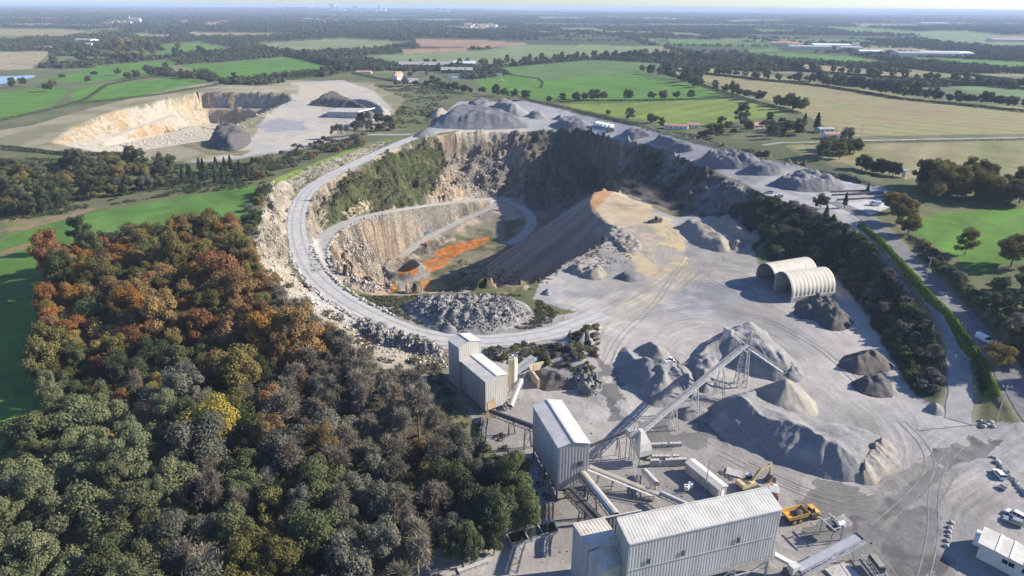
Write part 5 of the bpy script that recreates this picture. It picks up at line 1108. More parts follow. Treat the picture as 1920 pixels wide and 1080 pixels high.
# --- crusher house: lower hall and tower
z = 11.9; cfl, cfr, cbr, cbl = at(910, 715.5, z), at(951.5, 701, z), at(902, 663, z), at(861, 674, z)
t = hall('crusher_house', 'long pale crusher hall beside the bare trees and yellow silo', cfl, cfr, cbr, cbl, 1.2, .7, M_SHEETG, M_ROOF, .8)
b = MB(); u = (cfr-cfl).normalized(); n = u.cross(Vector((0, 0, 1)))*.2
b.quad(*(Vector((p.x, p.y, zz))+n for p, zz in ((cfl.lerp(cfr, .08), 1.3), (cfl.lerp(cfr, .42), 1.3), (cfl.lerp(cfr, .42), 5.2), (cfl.lerp(cfr, .08), 4.2)))); b.build('rust_stain', M_RUST, t)
for p in (cfl, cfr, cbl, cbr): b = MB(); b.bar((p.x, p.y, -.3), (p.x, p.y, 1.3), .4); b.build('leg', M_DSTEEL, t)
z = 17.0; tfl, tfr, tbr, tbl = at(860, 651.5, z), at(901, 638, z), at(881, 624.5, z), at(840.5, 637, z)
hall('crusher_tower', 'short square sheet clad tower at the upper end of the crusher hall', tfl, tfr, tbr, tbl, 0, 1.0, M_SHEETG, M_ROOF, .8)
# --- big screening hall, bottom right
z = 18.7; bfl, bfr, bbr, bbl = at(1180, 1020, z), at(1466, 955, z), at(1437.5, 917.5, z), at(1156.7, 976, z)
cen = (bfl+bbr)/2; t = empty('screening_hall', (cen.x, cen.y, 0), 'biggest ribbed metal hall at the bottom of the yard with open steel undercroft', 'building'); up = Vector((0, 0, 1))
def dz(p, z): return Vector((p.x, p.y, z))
b = MB(); b.ribs(dz(bfl, 4.6), dz(bfr, 4.6), bfl, .7, .03); b.build('front_wall', M_SHEET, t)
b = MB(); b.ribs(dz(bbl, 0), dz(bfl, 0), bbl, .9, .12); b.build('end_wall', M_SHEETG, t)
b = MB(); b.ribs(dz(bfr, 4.6), dz(bbr, 4.6), bfr, .9, .12); b.build('end_wall', M_SHEET, t)
b = MB(); b.ribs(dz(bbr, 4.6), dz(bbl, 4.6), bbr, .9, .12); b.build('back_wall', M_SHEETG, t)
b = MB(); a = bbr+up*.55; c = bbl+up*.55; b.ribs(bfl+up*.05-(bfr-bfl).normalized()*.2, bfr+up*.05+(bfr-bfl).normalized()*.2, c, .75, .03); b.build('roof', M_ROOF, t)
b = MB(); b.quad(dz(bfl, 4.62), dz(bbl, 4.62), dz(bbr, 4.62), dz(bfr, 4.62)); b.build('floor_deck', M_DSTEEL, t)
b = MB(); b.bar(bfl-up*.15, bfr-up*.15, .35, .4); b.bar(bfr-up*.1, bbr+up*.4, .3, .3); b.bar(bfl, bbl+up*.5, .3, .3); b.bar(bbl+up*.6, bbr+up*.6, .35, .25); b.build('eaves_trim', M_RIDGE, t)
for i in range(5):
    for p, q in ((bfl, bfr), (bbl, bbr)):
        s = p.lerp(q, .03+.235*i); b = MB(); b.bar((s.x, s.y, 0), (s.x, s.y, 4.6), .45); b.build('leg', M_STEEL, t)
b = MB()
for i in range(4):
    p = bfl.lerp(bfr, .03+.235*i); q = bfl.lerp(bfr, .03+.235*(i+1)); b.bar(dz(p, .3), dz(q, 4.4), .2); b.bar(dz(p, 2.4), dz(q, 2.4), .22)
b.build('bracing', M_STEEL, t)
b = MB()
for i in range(8):
    p = bfl.lerp(bfr, .45+.06*i)+(bbl-bfl)*.3; b.box((p.x, p.y, 3.0), (1.7, .4, 2.0), math.atan2((bfr-bfl).y, (bfr-bfl).x))
b.build('louvre_panel', M_SHEETG, t)
door(t, bfl, bfr, .0, 1.0, 4.5, 5.6, M_GRIME, 'kick_sheet'); door(t, bfl, bfr, .0, 1.0, 11.6, 11.75, M_RIDGE, 'sheet_joint')
for f in (.12, .34, .71): door(t, bfl, bfr, f, f+.022, 12.2, 13.6, M_DSTEEL, 'hatch')
# annex with rusty roof and shaded lean-to
z = 15.2; a0, a1, a2, a3 = at(1104, 1025, z), at(1160, 1012, z), at(1203, 957, z), at(1075, 982.5, z)
t = empty('annex', (a0.x, a0.y, 0), 'lower annex with a rust streaked ribbed roof against the biggest hall', 'building')
b = MB(); b.ribs(a0, a1+(a1-a0)*.05, a3, .8, .05); b.build('roof', M_ROOFR, t)
b = MB(); b.ribs(dz(a3, 0), dz(a0, 0), a3-up*.1, .9, .12); b.build('end_wall', M_SHEETG, t)
b = MB(); b.ribs(dz(a0, 0), dz(a1, 0), a0-up*.1, .9, .12); b.build('front_wall', M_SHEETG, t)
b = MB(); b.ribs(dz(a2, 0), dz(a3, 0), a2-up*.1, .9, .12); b.build('back_wall', M_SHEETG, t)
b = MB(); b.bar(a0, a3, .3, .3); b.bar(a0, a1, .3, .3); b.bar(a3, a2, .3, .3); b.build('eaves_trim', M_RIDGE, t)
l0, l1 = at(1104, 1036, 14.4), at(1152, 1017, 14.4); l2, l3 = at(1176, 1051, 11.2), at(1128, 1074, 11.2)
t = empty('lean_to', (l3.x, l3.y, 0), 'small shaded lean to with a bluish ribbed roof in the corner of the hall', 'building')
b = MB(); b.ribs(l3, l2, l0, .8, .1); b.build('roof', M_SHEETG, t); b = MB(); b.ribs(dz(l3, 0), dz(l2, 0), l3, .8, .1); b.build('front_wall', M_SHEET, t); b = MB(); b.quad(dz(l0, 0), dz(l3, 0), l3, l0); b.build('end_wall', M_SHEETG, t)
# --- silo
p = at(961, 736, 0); t = empty('silo', p, 'tall faded yellow cylindrical silo beside the crusher hall', 'silo')
b = MB(); b.tube((p.x, p.y, 2.6), (p.x, p.y, 13), 1.55, n=24); b.tube((p.x, p.y, 1.0), (p.x, p.y, 2.6), .5, 1.55, 24); b.build('tank', mat('silo_paint', (.62, .50, .30), (.70, .64, .52), .5, .6, stretch=(1, 1, .2)), t)
for a in range(4): b = MB(); c = Vector((math.cos(a*1.57+.6)*1.35, math.sin(a*1.57+.6)*1.35, 0)); b.bar(p+c, p+c+up*3.2, .2); b.build('leg', M_STEEL, t)
b = MB()
for k in range(14): a = k*6.283/14; c = Vector((math.cos(a)*1.5, math.sin(a)*1.5, 0)); c2 = Vector((math.cos(a+.449)*1.5, math.sin(a+.449)*1.5, 0)); b.bar(p+c+up*13, p+c+up*14.2, .07); b.bar(p+c+up*14.2, p+c2+up*14.2, .07); b.bar(p+c+up*13.6, p+c2+up*13.6, .06)
b.build('handrail', M_WSTEEL, t)
b = MB(); b.box(p+up*13.6, (.8, .8, 1.2)); b.build('filter_box', M_WHITE, t)
b = MB()
for s in (-.25, .25): b.bar(p+Vector((s, -1.75, .2)), p+Vector((s, -1.75, 13.8)), .07)
for k in range(34): b.bar(p+Vector((-.25, -1.75, .4+k*.4)), p+Vector((.25, -1.75, .4+k*.4)), .05)
b.build('ladder', M_STEEL, t)
# --- conveyors
def conveyor(label, p0, p1, w=1.3, legs=(), hood=False, rail=True, truss=1.1, wm=None, group=None, beltm=None, name='conveyor', zleg=None):
    p0, p1 = Vector(p0), Vector(p1); base = Vector((p0.x, p0.y, tz(p0.x, p0.y))); t = empty(name, base, label, 'conveyor', group); wm = wm or M_STEEL
    d = (p1-p0); Ln = d.length; d.normalize(); x = d.cross(up).normalized(); n = x.cross(d)
    b = MB()
    for s in (-1, 1):
        o = x*(s*w/2); b.bar(p0+o, p1+o, .16, .2); b.bar(p0+o-n*truss, p1+o-n*truss, .14, .14); k = max(2, int(Ln/(truss*1.4)))
        for i in range(k):
            a = p0.lerp(p1, i/k)+o; c = p0.lerp(p1, (i+1)/k)+o; b.bar(a, c-n*truss, .09) if i % 2 else b.bar(a-n*truss, c, .09)
    for i in range(int(Ln/2.2)+1): q = p0.lerp(p1, i*2.2/Ln); b.bar(q-x*w/2-n*truss, q+x*w/2-n*truss, .09)
    b.build('frame', wm, t)
    b = MB(); b.bar(p0+n*.14, p1+n*.14, w*.82, .10); b.build('belt', beltm or M_BELT, t)
    if hood:
        b = MB(); k = 6; prof = [(math.cos(math.pi*i/k)*w*.52, math.sin(math.pi*i/k)*w*.36+.22) for i in range(k+1)]; V = []
        for q in (p0, p1): V += [q+x*u_+n*v_ for u_, v_ in prof]
        b.add(V, [(i, i+1, k+2+i, k+1+i) for i in range(k)]); b.build('hood', M_SHEET if hood is True else hood, t)
    if rail:
        b = MB(); o = x*(w/2+.8); b.bar(p0+o-n*.1, p1+o-n*.1, .6, .06)
        for s in (.5, 1.05): b.bar(p0+x*(w/2+1.15)+up*s, p1+x*(w/2+1.15)+up*s, .06)
        for i in range(int(Ln/2)+1): q = p0.lerp(p1, i*2/Ln)+x*(w/2+1.15); b.bar(q, q+up*1.05, .06)
        b.build('walkway', wm, t)
    for q in (p0, p1): b = MB(); b.tube(q-x*w*.5, q+x*w*.5, .34, n=10); b.build('pulley', M_DSTEEL, t)
    for f, sp in legs:
        q = p0.lerp(p1, f)-n*truss; zb = tz(q.x, q.y)-.3
        b = MB(); c0 = Vector((q.x, q.y, zb))
        for s in (-1, 1): b.bar(q+x*s*w*.45, c0+x*s*(w*.45+sp), .2); b.bar(q+x*s*w*.45, c0+x*s*(w*.45+sp)+Vector((d.x, d.y, 0))*sp*1.2, .16)
        hgt = q.z-zb; kk = max(1, int(hgt/2.5))
        for i in range(kk): f0, f1 = i/kk, (i+1)/kk; A = lambda f_, s: q.lerp(c0, f_)+x*s*(w*.45+sp*f_); b.bar(A(f0, -1), A(f1, 1), .1); b.bar(A(f1, -1), A(f1, 1), .1)
        b.build('leg', wm, t)
    return t
tw = at(1388, 722, 0)
conveyor('longest inclined conveyor climbing from the hopper to the lattice tower', at(1196, 810, 7.5), (tw.x-1.0, tw.y+.5, 15.2), 1.25, ((.32, 1.0), (.52, 1.2), (.78, 1.2)), False, True, 1.3, M_WSTEEL, beltm=mat('dusty_belt', (.17, .168, .165), (.25, .245, .24), .6, .9))
stk = at(1462, 747, 0)
conveyor('stacker conveyor descending from the lattice tower over the sand cone', (tw.x+1.2, tw.y-.5, 15.0), (stk.x, stk.y, 10.6), 1.3, (), False, True, 1.2, M_STEEL)
conveyor('thin inclined conveyor between the stilted hall and the hopper top', at(1104, 838, 5.2), at(1182, 806, 8.8), 1.3, ((.25, .6), (.7, .6)), False, False, .9, M_STEEL)
conveyor('dark gallery conveyor from the crusher hall to the stilted hall', at(922, 772, 2.2), at(1006, 803, 9.5), 1.7, ((.45, .5), (.8, .6)), M_DSTEEL, False, 1.1, M_DSTEEL)
conveyor('covered grey conveyor running from the stilted hall down to the biggest hall', at(1088, 884, 7.6), at(1156, 968, 13.5), 2.0, ((.35, .8),), M_SHEETG, False, 1.2, M_DSTEEL)
conveyor('lower dark conveyor under the stilted hall toward the biggest hall', at(1060, 918, 3.6), at(1125, 985, 7.5), 1.5, ((.5, .5),), False, False, 1.0, M_DSTEEL)
conveyor('second lower dark conveyor beside the covered one', at(1072, 916, 3.8), at(1136, 982, 8.0), 1.1, ((.5, .5),), False, False, 1.0, M_DSTEEL)
conveyor('long low pale conveyor crossing behind the covered one', at(1104, 874, 5.2), at(1238, 928, 1.6), 1.3, ((.15, .4), (.35, .3), (.6, .3)), False, True, .8, M_WSTEEL, beltm=M_PSAND)
conveyor('short conveyor feeding out under the pale hopper', at(1208, 882, 1.6), at(1232, 908, 3.4), 1.4, ((.7, .4),), M_SHEET, False, .8, M_STEEL)
conveyor('small conveyor running behind the roof of the biggest hall', at(1240, 925, 3.0), at(1290, 948, 3.6), 1.3, ((.6, .4),), M_SHEET, False, .8, M_STEEL)
conveyor('pale covered conveyor descending beside the yellow silo', at(977, 712, 5.0), at(957, 762, 1.4), 1.6, ((.4, .4),), M_SHEET, False, 1.1, M_STEEL)
# --- lattice tower with mast and counterweight boom
t = empty('lattice_tower', tw, 'steel lattice tower with mast and counterweight where the two conveyors meet', 'tower')
b = MB(); w0, w1, hh = 3.4, 1.9, 14.2
C4 = [(-1, -1), (1, -1), (1, 1), (-1, 1)]
def tc(i, f): return tw+Vector((C4[i % 4][0]*(w0+(w1-w0)*f)/2*1.0, C4[i % 4][1]*(w0+(w1-w0)*f)/2, hh*f))
for i in range(4):
    b.bar(tc(i, 0), tc(i, 1), .26)
    for k in range(5): b.bar(tc(i, k/5), tc(i+1, (k+1)/5), .13); b.bar(tc(i, (k+1)/5), tc(i+1, (k+1)/5), .14)
b.build('tower_frame', M_STEEL, t)
b = MB(); b.box(tw+up*14.3, (4.6, 4.6, .25), .5); b.build('platform', M_STEEL, t)
b = MB()
mz = tw+Vector((1.0, .6, 14.2))
for sx, sy in C4: b.bar(mz+Vector((sx*.8, sy*.8, 0)), mz+Vector((sx*.25, sy*.25, 6.4)), .16)
for k in range(1, 5): f = k/5; r_ = .8-.55*f; b.bar(mz+Vector((-r_, -r_, 6.4*f)), mz+Vector((r_, -r_, 6.4*f)), .1); b.bar(mz+Vector((-r_, r_, 6.4*f)), mz+Vector((r_, r_, 6.4*f)), .1)
b.build('mast', M_WSTEEL, t)
ct = at(1366, 622, 17.0)
b = MB(); q = mz+up*6.3; b.bar(tw+Vector((-.8, .4, 15)), ct+Vector((0, -.6, 0)), .3); b.bar(tw+Vector((.4, .9, 15)), ct+Vector((0, .8, 0)), .3); b.bar(q, ct+up*1.2, .08); e = stk+up*10.5; b.bar(q, tw.lerp(e, .55)+up*0+Vector((0, 0, 13.0-tw.lerp(e, .55).z)), .08); b.build('counter_boom', M_WSTEEL, t)
b = MB(); b.box(ct, (1.6, 3.4, 2.4), .6); b.build('counterweight', M_CONC, t)
b = MB()
for k in range(12): a = k*6.283/12; c = Vector((math.cos(a)*2.5, math.sin(a)*2.5, 14.4)); c2 = Vector((math.cos(a+.524)*2.5, math.sin(a+.524)*2.5, 14.4)); b.bar(tw+c, tw+c+up*1.1, .07); b.bar(tw+c+up*1.1, tw+c2+up*1.1, .07)
b.build('handrail', M_WSTEEL, t)
# --- hopper
hp = at(1203, 868, 0); t = empty('hopper', hp, 'pale conical feed hopper standing at the foot of the longest conveyor', 'hopper')
b = MB(); rz = .35; R3 = Matrix.Rotation(rz, 3, 'Z')
def hq(x, y, z): return hp+R3 @ Vector((x, y, z))
rings = [([(-1.9, -1.6), (1.9, -1.6), (1.9, 1.6), (-1.9, 1.6)], 3.4), ([(-2.0, -1.7), (2.0, -1.7), (2.0, 1.7), (-2.0, 1.7)], 5.2), ([(-1.7, -1.2), (1.5, -1.2), (1.5, 1.8), (-1.7, 1.8)], 7.4), ([(-.9, .4), (.2, .4), (.2, 2.0), (-.9, 2.0)], 10.4)]
for (r_a, za), (r_b, zb) in zip(rings[:-1], rings[1:]): b.prism([hq(x, y, za) for x, y in r_a], [hq(x, y, zb) for x, y in r_b])
b.build('hopper_shell', mat('hopper_paint', (.52, .50, .45), (.62, .60, .55), .5, .7), t)
b = MB(); b.prism([hq(-.8, -.7, 1.6), hq(.8, -.7, 1.6), hq(.8, .7, 1.6), hq(-.8, .7, 1.6)], [hq(-1.9, -1.6, 3.4), hq(1.9, -1.6, 3.4), hq(1.9, 1.6, 3.4), hq(-1.9, 1.6, 3.4)]); b.build('outlet', M_DSTEEL, t)
for x, y in C4: b = MB(); b.bar(hq(x*1.9, y*1.6, -.2), hq(x*1.9, y*1.6, 3.8), .28); b.build('leg', M_STEEL, t)
b = MB(); b.box(hq(-2.6, 2.2, 9.2), (2.6, 2.4, 2.2), rz); b.bar(hq(-3.4, 1.2, 10), hq(-3.8, .6, 12.2), .16); b.bar(hq(-1.8, 1.2, 10), hq(-1.6, .8, 12.0), .16); b.bar(hq(-2.6, 1.4, 10), hq(-2.8, 1, 12.4), .3); b.build('drive_unit', M_STEEL, t)
for x, y in ((-3.6, 1.2), (-1.7, 1.2), (-3.6, 3.2), (-1.7, 3.2)): b = MB(); b.bar(hq(x, y, -.2), hq(x, y, 9), .22); b.build('leg', M_STEEL, t)
b = MB()
for s in (-.5, .5): b.bar(hq(-3.2+s, 1.0, 7.6), hq(-5.5+s, -7.0, .2), .12); b.bar(hq(-3.2+s, 1.0, 8.6), hq(-5.5+s, -7.0, 1.2), .07)
for k in range(22): f = k/21; b.bar(hq(-3.7, 1.0, 7.6).lerp(hq(-6.0, -7, .2), f), hq(-2.7, 1, 7.6).lerp(hq(-5, -7, .2), f), .22, .05)
b.build('stair', M_STEEL, t)
# --- screening plant by the silo
sp = at(982, 716, 0); t = empty('screen_unit', sp, 'pale vibrating screen on a steel frame between silo and retaining wall', 'machine')
b = MB(); u = (at(1004, 674, 8)-at(965, 690, 8)); u.z = 0; u.normalize(); v = Vector((-u.y, u.x, 0))
def sq(a, c, z): return sp+u*a+v*c+up*z
b.prism([sq(-3.5, -1.2, 5.0), sq(4.5, -1.2, 7.2), sq(4.5, 1.6, 7.2), sq(-3.5, 1.6, 5.0)], [sq(-3.5, -1.2, 6.2), sq(4.5, -1.2, 8.4), sq(4.5, 1.6, 8.4), sq(-3.5, 1.6, 6.2)]); b.build('screen_box', M_SHEET, t)
for a in (-3, 0, 3.5):
    for c in (-1.1, 1.5): b = MB(); b.bar(sq(a, c, -.2), sq(a, c, 6.2), .2); b.build('leg', M_STEEL, t)
b = MB()
for c in (-1.1, 1.5): b.bar(sq(-3, c, .4), sq(0, c, 4.8), .12); b.bar(sq(0, c, .4), sq(3.5, c, 5.2), .12); b.bar(sq(-3, c, 4.4), sq(3.5, c, 4.4), .16)
for k in range(9): b.bar(sq(-3.5+k, -1.9, 6+k*.27), sq(-3.5+k, -1.9, 7+k*.27), .07)
b.bar(sq(-3.5, -1.9, 7), sq(4.5, -1.9, 9.2), .07); b.bar(sq(-3.5, -1.9, 6.5), sq(4.5, -1.9, 8.7), .07); b.bar(sq(-3.5, -1.6, 5.9), sq(4.5, -1.6, 8.1), .7, .06); b.build('gantry', M_WSTEEL, t)
# --- concrete retaining wall
a, c = at(990, 702, 0), at(1010, 728, 0); t_ = (c-a).normalized(); n = Vector((-t_.y, t_.x, 0))*.35
b = MB(); b.prism([a-n, c-n, c+n, a+n], [a-n+up*3.8, c-n+up*3.4, c+n+up*3.4, a+n+up*3.8]); a2 = a+Vector((5.5, 4.0, 0)); n2 = Vector((-.4, .5, 0))*.5; b.prism([a-n2, a2-n2, a2+n2, a+n2], [a-n2+up*3.75, a2-n2+up*3.0, a2+n2+up*3.0, a+n2+up*3.75])
tag(b.build('retaining_wall', mat('ochre_concrete', (.44, .36, .23), (.52, .46, .34), .5, .9), loc=a), 'short yellowish concrete retaining wall holding the dark grit fan', 'wall')
# --- concrete block walls
def blocks(label, a, c, h=1.5, n=9, rows=2, w=1.0):
    a, c = at(*a, 0), at(*c, 0); d = (c-a)/n; b = MB(); rz = math.atan2(d.y, d.x)
    for r_ in range(rows):
        for i in range(n):
            if r_ == rows-1 and random.random() < .2: continue
            q = a+d*(i+.5+(.25 if r_ % 2 else 0)); b.box((q.x+random.uniform(-.06, .06), q.y+random.uniform(-.06, .06), h/rows*(r_+.5)), (d.length*.94, w, h/rows*.96), rz+random.uniform(-.03, .03))
    tag(b.build('block_wall', M_CONC, loc=a), label, 'wall')
blocks('upper row of concrete blocks behind the long pale container', (1218, 838), (1277, 836), 1.2, 11, 1); blocks('middle row of concrete blocks right of the hopper', (1222, 862), (1272, 861), 1.5, 9, 1); blocks('double stacked lower concrete block wall touching the long container', (1218, 874), (1286, 871), 2.2, 12, 3)
# --- long container shed
s0, s1 = at(1344, 934, 0), at(1284, 884, 0); d = (s1-s0).normalized(); n = Vector((d.y, -d.x, 0)); wv = n*3.0; s0 = at(1345, 935, 0)
cen = s0.lerp(s1, .5)+wv*.5; t = empty('container_shed', (cen.x, cen.y, 0), 'long pale container shed with a low pitched roof behind the biggest hall', 'shed')
b = MB(); h = 3.0
for p, q in ((s0, s1), (s1, s1+wv), (s1+wv, s0+wv), (s0+wv, s0)): b.ribs(q, p, q+up*h, .6, .06)
b.build('wall', mat('stained_panel', (.38, .36, .31), (.54, .52, .47), .6, .8, stretch=(1.5, 1.5, .1)), t)
b = MB(); m_ = wv*.5+up*.5; e = d*.25; b.prism([s0-e-n*.25+up*h, s0-e+m_+up*h, s1+e+m_+up*h, s1+e-n*.25+up*h], [s0-e-n*.25+up*(h+.1), s0-e+m_+up*(h+.1), s1+e+m_+up*(h+.1), s1+e-n*.25+up*(h+.1)]); b.prism([s0-e+m_+up*h, s0-e+wv+n*.25+up*h, s1+e+wv+n*.25+up*h, s1+e+m_+up*h], [s0-e+m_+up*(h+.1), s0-e+wv+n*.25+up*(h+.1), s1+e+wv+n*.25+up*(h+.1), s1+e+m_+up*(h+.1)]); b.build('roof', mat('cream_roof', (.58, .54, .46), (.66, .62, .54), .4, .7), t)
b = MB(); q = s0+wv*.35; b.prism([q-d*.12, q+wv*.35-d*.12, q+wv*.35-d*.05, q-d*.05], [q-d*.12+up*2.2, q+wv*.35-d*.12+up*2.2, q+wv*.35-d*.05+up*2.2, q-d*.05+up*2.2]); b.build('door', M_WHITE, t)
# white bulk tanks
for i, (px, py) in enumerate(((1287, 919), (1295, 914))):
    p = at(px, py, 0); t = empty('storage_tank', p, ('front white cube tank in the shade of the long container', 'rear white cube tank beside the front one')[i], 'tank'); b = MB(); b.tube(p+up*.25, p+up*1.5, .72, n=14); b.build('tank_body', M_WHITE, t); b = MB(); b.tube(p+up*1.5, p+up*1.7, .25, n=10); b.build('cap', M_DSTEEL, t); b = MB(); b.box(p+up*.12, (1.3, 1.3, .2)); b.build('pallet', M_PSAND, t)
# settling basin
q4 = [at(1048, 1002, .0), at(1012, 982, .0), at(948, 1003, .0), at(961, 1028, .0)]
q4 = [at(961, 1026, 0), at(1049, 1000, 0), at(1036, 979, 0), at(948, 1003, 0)]; cen = sum(q4, Vector())/4
t = empty('settling_basin', (cen.x, cen.y, 0), 'three chambered concrete settling basin with dark water by the trees', 'basin')
b = MB()
for p, q in zip(q4, q4[1:]+q4[:1]): b.bar(p+up*.35, q+up*.35, .35, .75)
for f in (.36, .68): b.bar(q4[0].lerp(q4[1], f)+up*.3, q4[3].lerp(q4[2], f)+up*.3, .3, .6)
b.build('basin_wall', M_CONC, t)
wmat = mat('murky_water', (.018, .026, .018), (.04, .045, .02), .5, .08, spec=.5); b = MB(); b.quad(*[p+up*.16 for p in q4]); b.build('water', wmat, t)
b = MB()
for i in range(9): q = q4[0].lerp(q4[1], i/8)+up*.6-Vector((0, .5, 0)); b.bar(q, q+up*1.1, .07)
b.bar(q4[0]+up*1.7-Vector((0, .5, 0)), q4[1]+up*1.7-Vector((0, .5, 0)), .07); b.build('handrail', M_STEEL, t)
b = MB(); a = at(862, 1078, 0); c = at(925, 1055, 0); dd = (c-a).normalized()
for k in (0, 1): o = Vector((-dd.y, dd.x, 0))*(k*1.6); b.bar(a+o+up*.9, c+o+up*.9, .12); b.bar(a+o+up*.45, c+o+up*.45, .12); [b.bar(a.lerp(c, i/6)+o, a.lerp(c, i/6)+o+up*1.0, .1) for i in range(7)]
b.prism([a, c, c+Vector((-dd.y, dd.x, 0))*1.6, a+Vector((-dd.y, dd.x, 0))*1.6], [a+up*.3, c+up*.3, c+Vector((-dd.y, dd.x, 0))*1.6+up*.3, a+Vector((-dd.y, dd.x, 0))*1.6+up*.3])
tag(b.build('footbridge', M_WSTEEL, loc=a), 'pale railed footbridge at the bottom edge beneath the wood', 'footbridge')
# --- arched shelters
def shelter(label, fr0, fr1, bk0, h0, h1, ribs=11):
    """fr0/fr1 the two feet of the open front arch, bk0 the back foot on the fr1 side"""
    fr0, fr1 = Vector(fr0), Vector(fr1); dp = Vector(bk0)-fr1; t = empty('arched_shelter', ((fr0.x+fr1.x)/2, (fr0.y+fr1.y)/2, 0), label, 'shelter', 'arched shelters'); cx_ = (fr0+fr1)/2; hw = (fr1-fr0)/2; k = 20
    def arc(f, bulge=0): return [cx_+dp*f-hw*math.cos(math.pi*i/k)*(1+bulge)+up*(h0+math.sin(math.pi*i/k)**.85*(h1+bulge*3)) for i in range(k+1)]
    b = MB(); m = ribs*4; V = []
    for j in range(m+1):
        ph = j % 4; V += arc(j/m, .018 if ph in (1, 2, 3) else -.012)
    b.add(V, [(j*(k+1)+i, j*(k+1)+i+1, (j+1)*(k+1)+i+1, (j+1)*(k+1)+i) for j in range(m) for i in range(k)]); b.build('canopy', mat('canopy_sheet', (.49, .44, .355), (.58, .53, .45), .3, .75, stretch=(1, 1, .4)), t, True)
    b = MB()
    for s in (fr0, fr1): nn = hw.normalized()*.5; b.prism([s-nn, s+nn, s+dp+nn, s+dp-nn], [s-nn+up*h0, s+nn+up*h0, s+dp+nn+up*h0, s+dp-nn+up*h0])
    b.build('base_wall', M_CONC, t)
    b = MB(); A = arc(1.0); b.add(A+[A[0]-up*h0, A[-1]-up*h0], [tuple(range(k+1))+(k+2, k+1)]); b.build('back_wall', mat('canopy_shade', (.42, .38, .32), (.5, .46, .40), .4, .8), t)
    for f in (0.0,):
        b = MB(); A = arc(f, .02)
        for p, q in zip(A[:-1], A[1:]): b.bar(p, q, .3)
        b.build('front_arch', M_STEEL, t)
f0, f1 = at(1450, 540, 0), at(1482, 567, 0); bk = at(1564, 556, 0); shelter('nearer arched fabric shelter, sunlit cream canopy on concrete walls', f0+Vector((1.0, 2, 0)), f1, bk, 2.4, 7.6)
f0, f1 = at(1420, 524, 0), at(1452, 545, 0); bk = at(1531, 531, 0); shelter('farther arched fabric shelter partly hidden behind the nearer one', f0+Vector((0, 2, 0)), f1, bk, 2.2, 7.6)
# --- office building, bottom right
e0, e1, e2 = at(1838, 1019, 4.2), at(1935, 1068, 4.2), at(1850, 990, 4.6); dv = (e2-e0); dv.z = 0; t = empty('office_block', (e0.x, e0.y, 0), 'flat roofed pale office block beside the parked cars in the corner', 'building'); dl = (e1-e0).normalized()*22; e1 = e0+dl
b = MB(); g0, g1 = e0, e1; g2, g3 = e1+dv, e0+dv; b.prism([dz(g0, 0), dz(g1, 0), dz(g2, 0), dz(g3, 0)], [g0, g1, g2, g3]); b.build('wall', M_CREAM, t)
b = MB(); o1 = dl.normalized()*.5; o2 = dv.normalized()*.5; b.prism([p+up*.02 for p in (g0-o1-o2, g1+o1-o2, g2+o1+o2, g3-o1+o2)], [p+up*.3 for p in (g0-o1-o2, g1+o1-o2, g2+o1+o2, g3-o1+o2)]); b.build('roof', M_ROOF, t)
b = MB()
for i in range(1, 5): p = g0+dl*(i*.13+.02); b.bar(p+up*.36-o2, p+dv+up*.36+o2, .5, .2)
b.build('roof_batten', M_WHITE, t)
for i in range(4):
    p = g0+dl*(.22+.18*i); q = p+dl.normalized()*2.4; nn = -dv.normalized()*.05; b = MB(); b.prism([p+nn-up*2.0, q+nn-up*2.0, q+nn*2-up*2.0, p+nn*2-up*2.0], [p+nn-up*.9, q+nn-up*.9, q+nn*2-up*.9, p+nn*2-up*.9]); w = b.build('window', M_GLASS, t)
    b = MB(); b.bar(p+nn*3-up*2.05, q+nn*3-up*2.05, .12, .1); b.bar(p.lerp(q, .5)+nn*2.5-up*2.0, p.lerp(q, .5)+nn*2.5-up*.9, .1); b.build('sill', M_WHITE, w)
p = g3-dl.normalized()*1.6; b = MB(); b.prism([p+up*-4, p+dv*-.4-up*4, p+dv*-.4+dl.normalized()*1.6-up*4, p+dl.normalized()*1.6-up*4], [p-up*1, p+dv*-.4-up*1, p+dv*-.4+dl.normalized()*1.6-up*1, p+dl.normalized()*1.6-up*1]); b.build('porch', M_WHITE, t)
# ================================================================== VEHICLES AND MACHINES (built at the origin, +Y forward, then placed)
def place(o, p, rz): o.location = p; o.rotation_euler = (0, 0, rz); return o
def heading(a, b, z=0):
    p, q = at(*a, z), at(*b, z); return (p+q)/2, math.atan2(-(q-p).x, (q-p).y)
M_RIM = mat('rim_grey', (.35, .35, .36), None, rough=.4, metal=.6)
M_LAMP = mat('lamp_glass', (.7, .7, .68), None, rough=.2); M_TAIL = mat('tail_lamp', (.35, .02, .02), None, rough=.3)
M_BLACK = mat('black_plastic', (.03, .03, .032), None, rough=.6)
CARP = {'white': mat('car_white', (.72, .72, .72), None, rough=.25, spec=.6), 'silver': mat('car_silver', (.42, .43, .45), None, rough=.25, metal=.5), 'grey': mat('car_grey', (.13, .135, .145), None, rough=.25, metal=.3)}
def wheel(t, x, y, r, w, rim=M_RIM, hub=.58):
    s = 1 if x > 0 else -1; b = MB(); b.tube((x-w/2, y, r), (x+w/2, y, r), r, n=18); ty = b.build('wheel', M_TYRE, t)
    b = MB(); b.tube((x+s*w*.35, y, r), (x+s*(w/2+.015), y, r), r*hub, n=14); b.tube((x+s*(w/2+.01), y, r), (x+s*(w/2+.05), y, r), r*.2, n=8); b.build('rim', rim, ty)
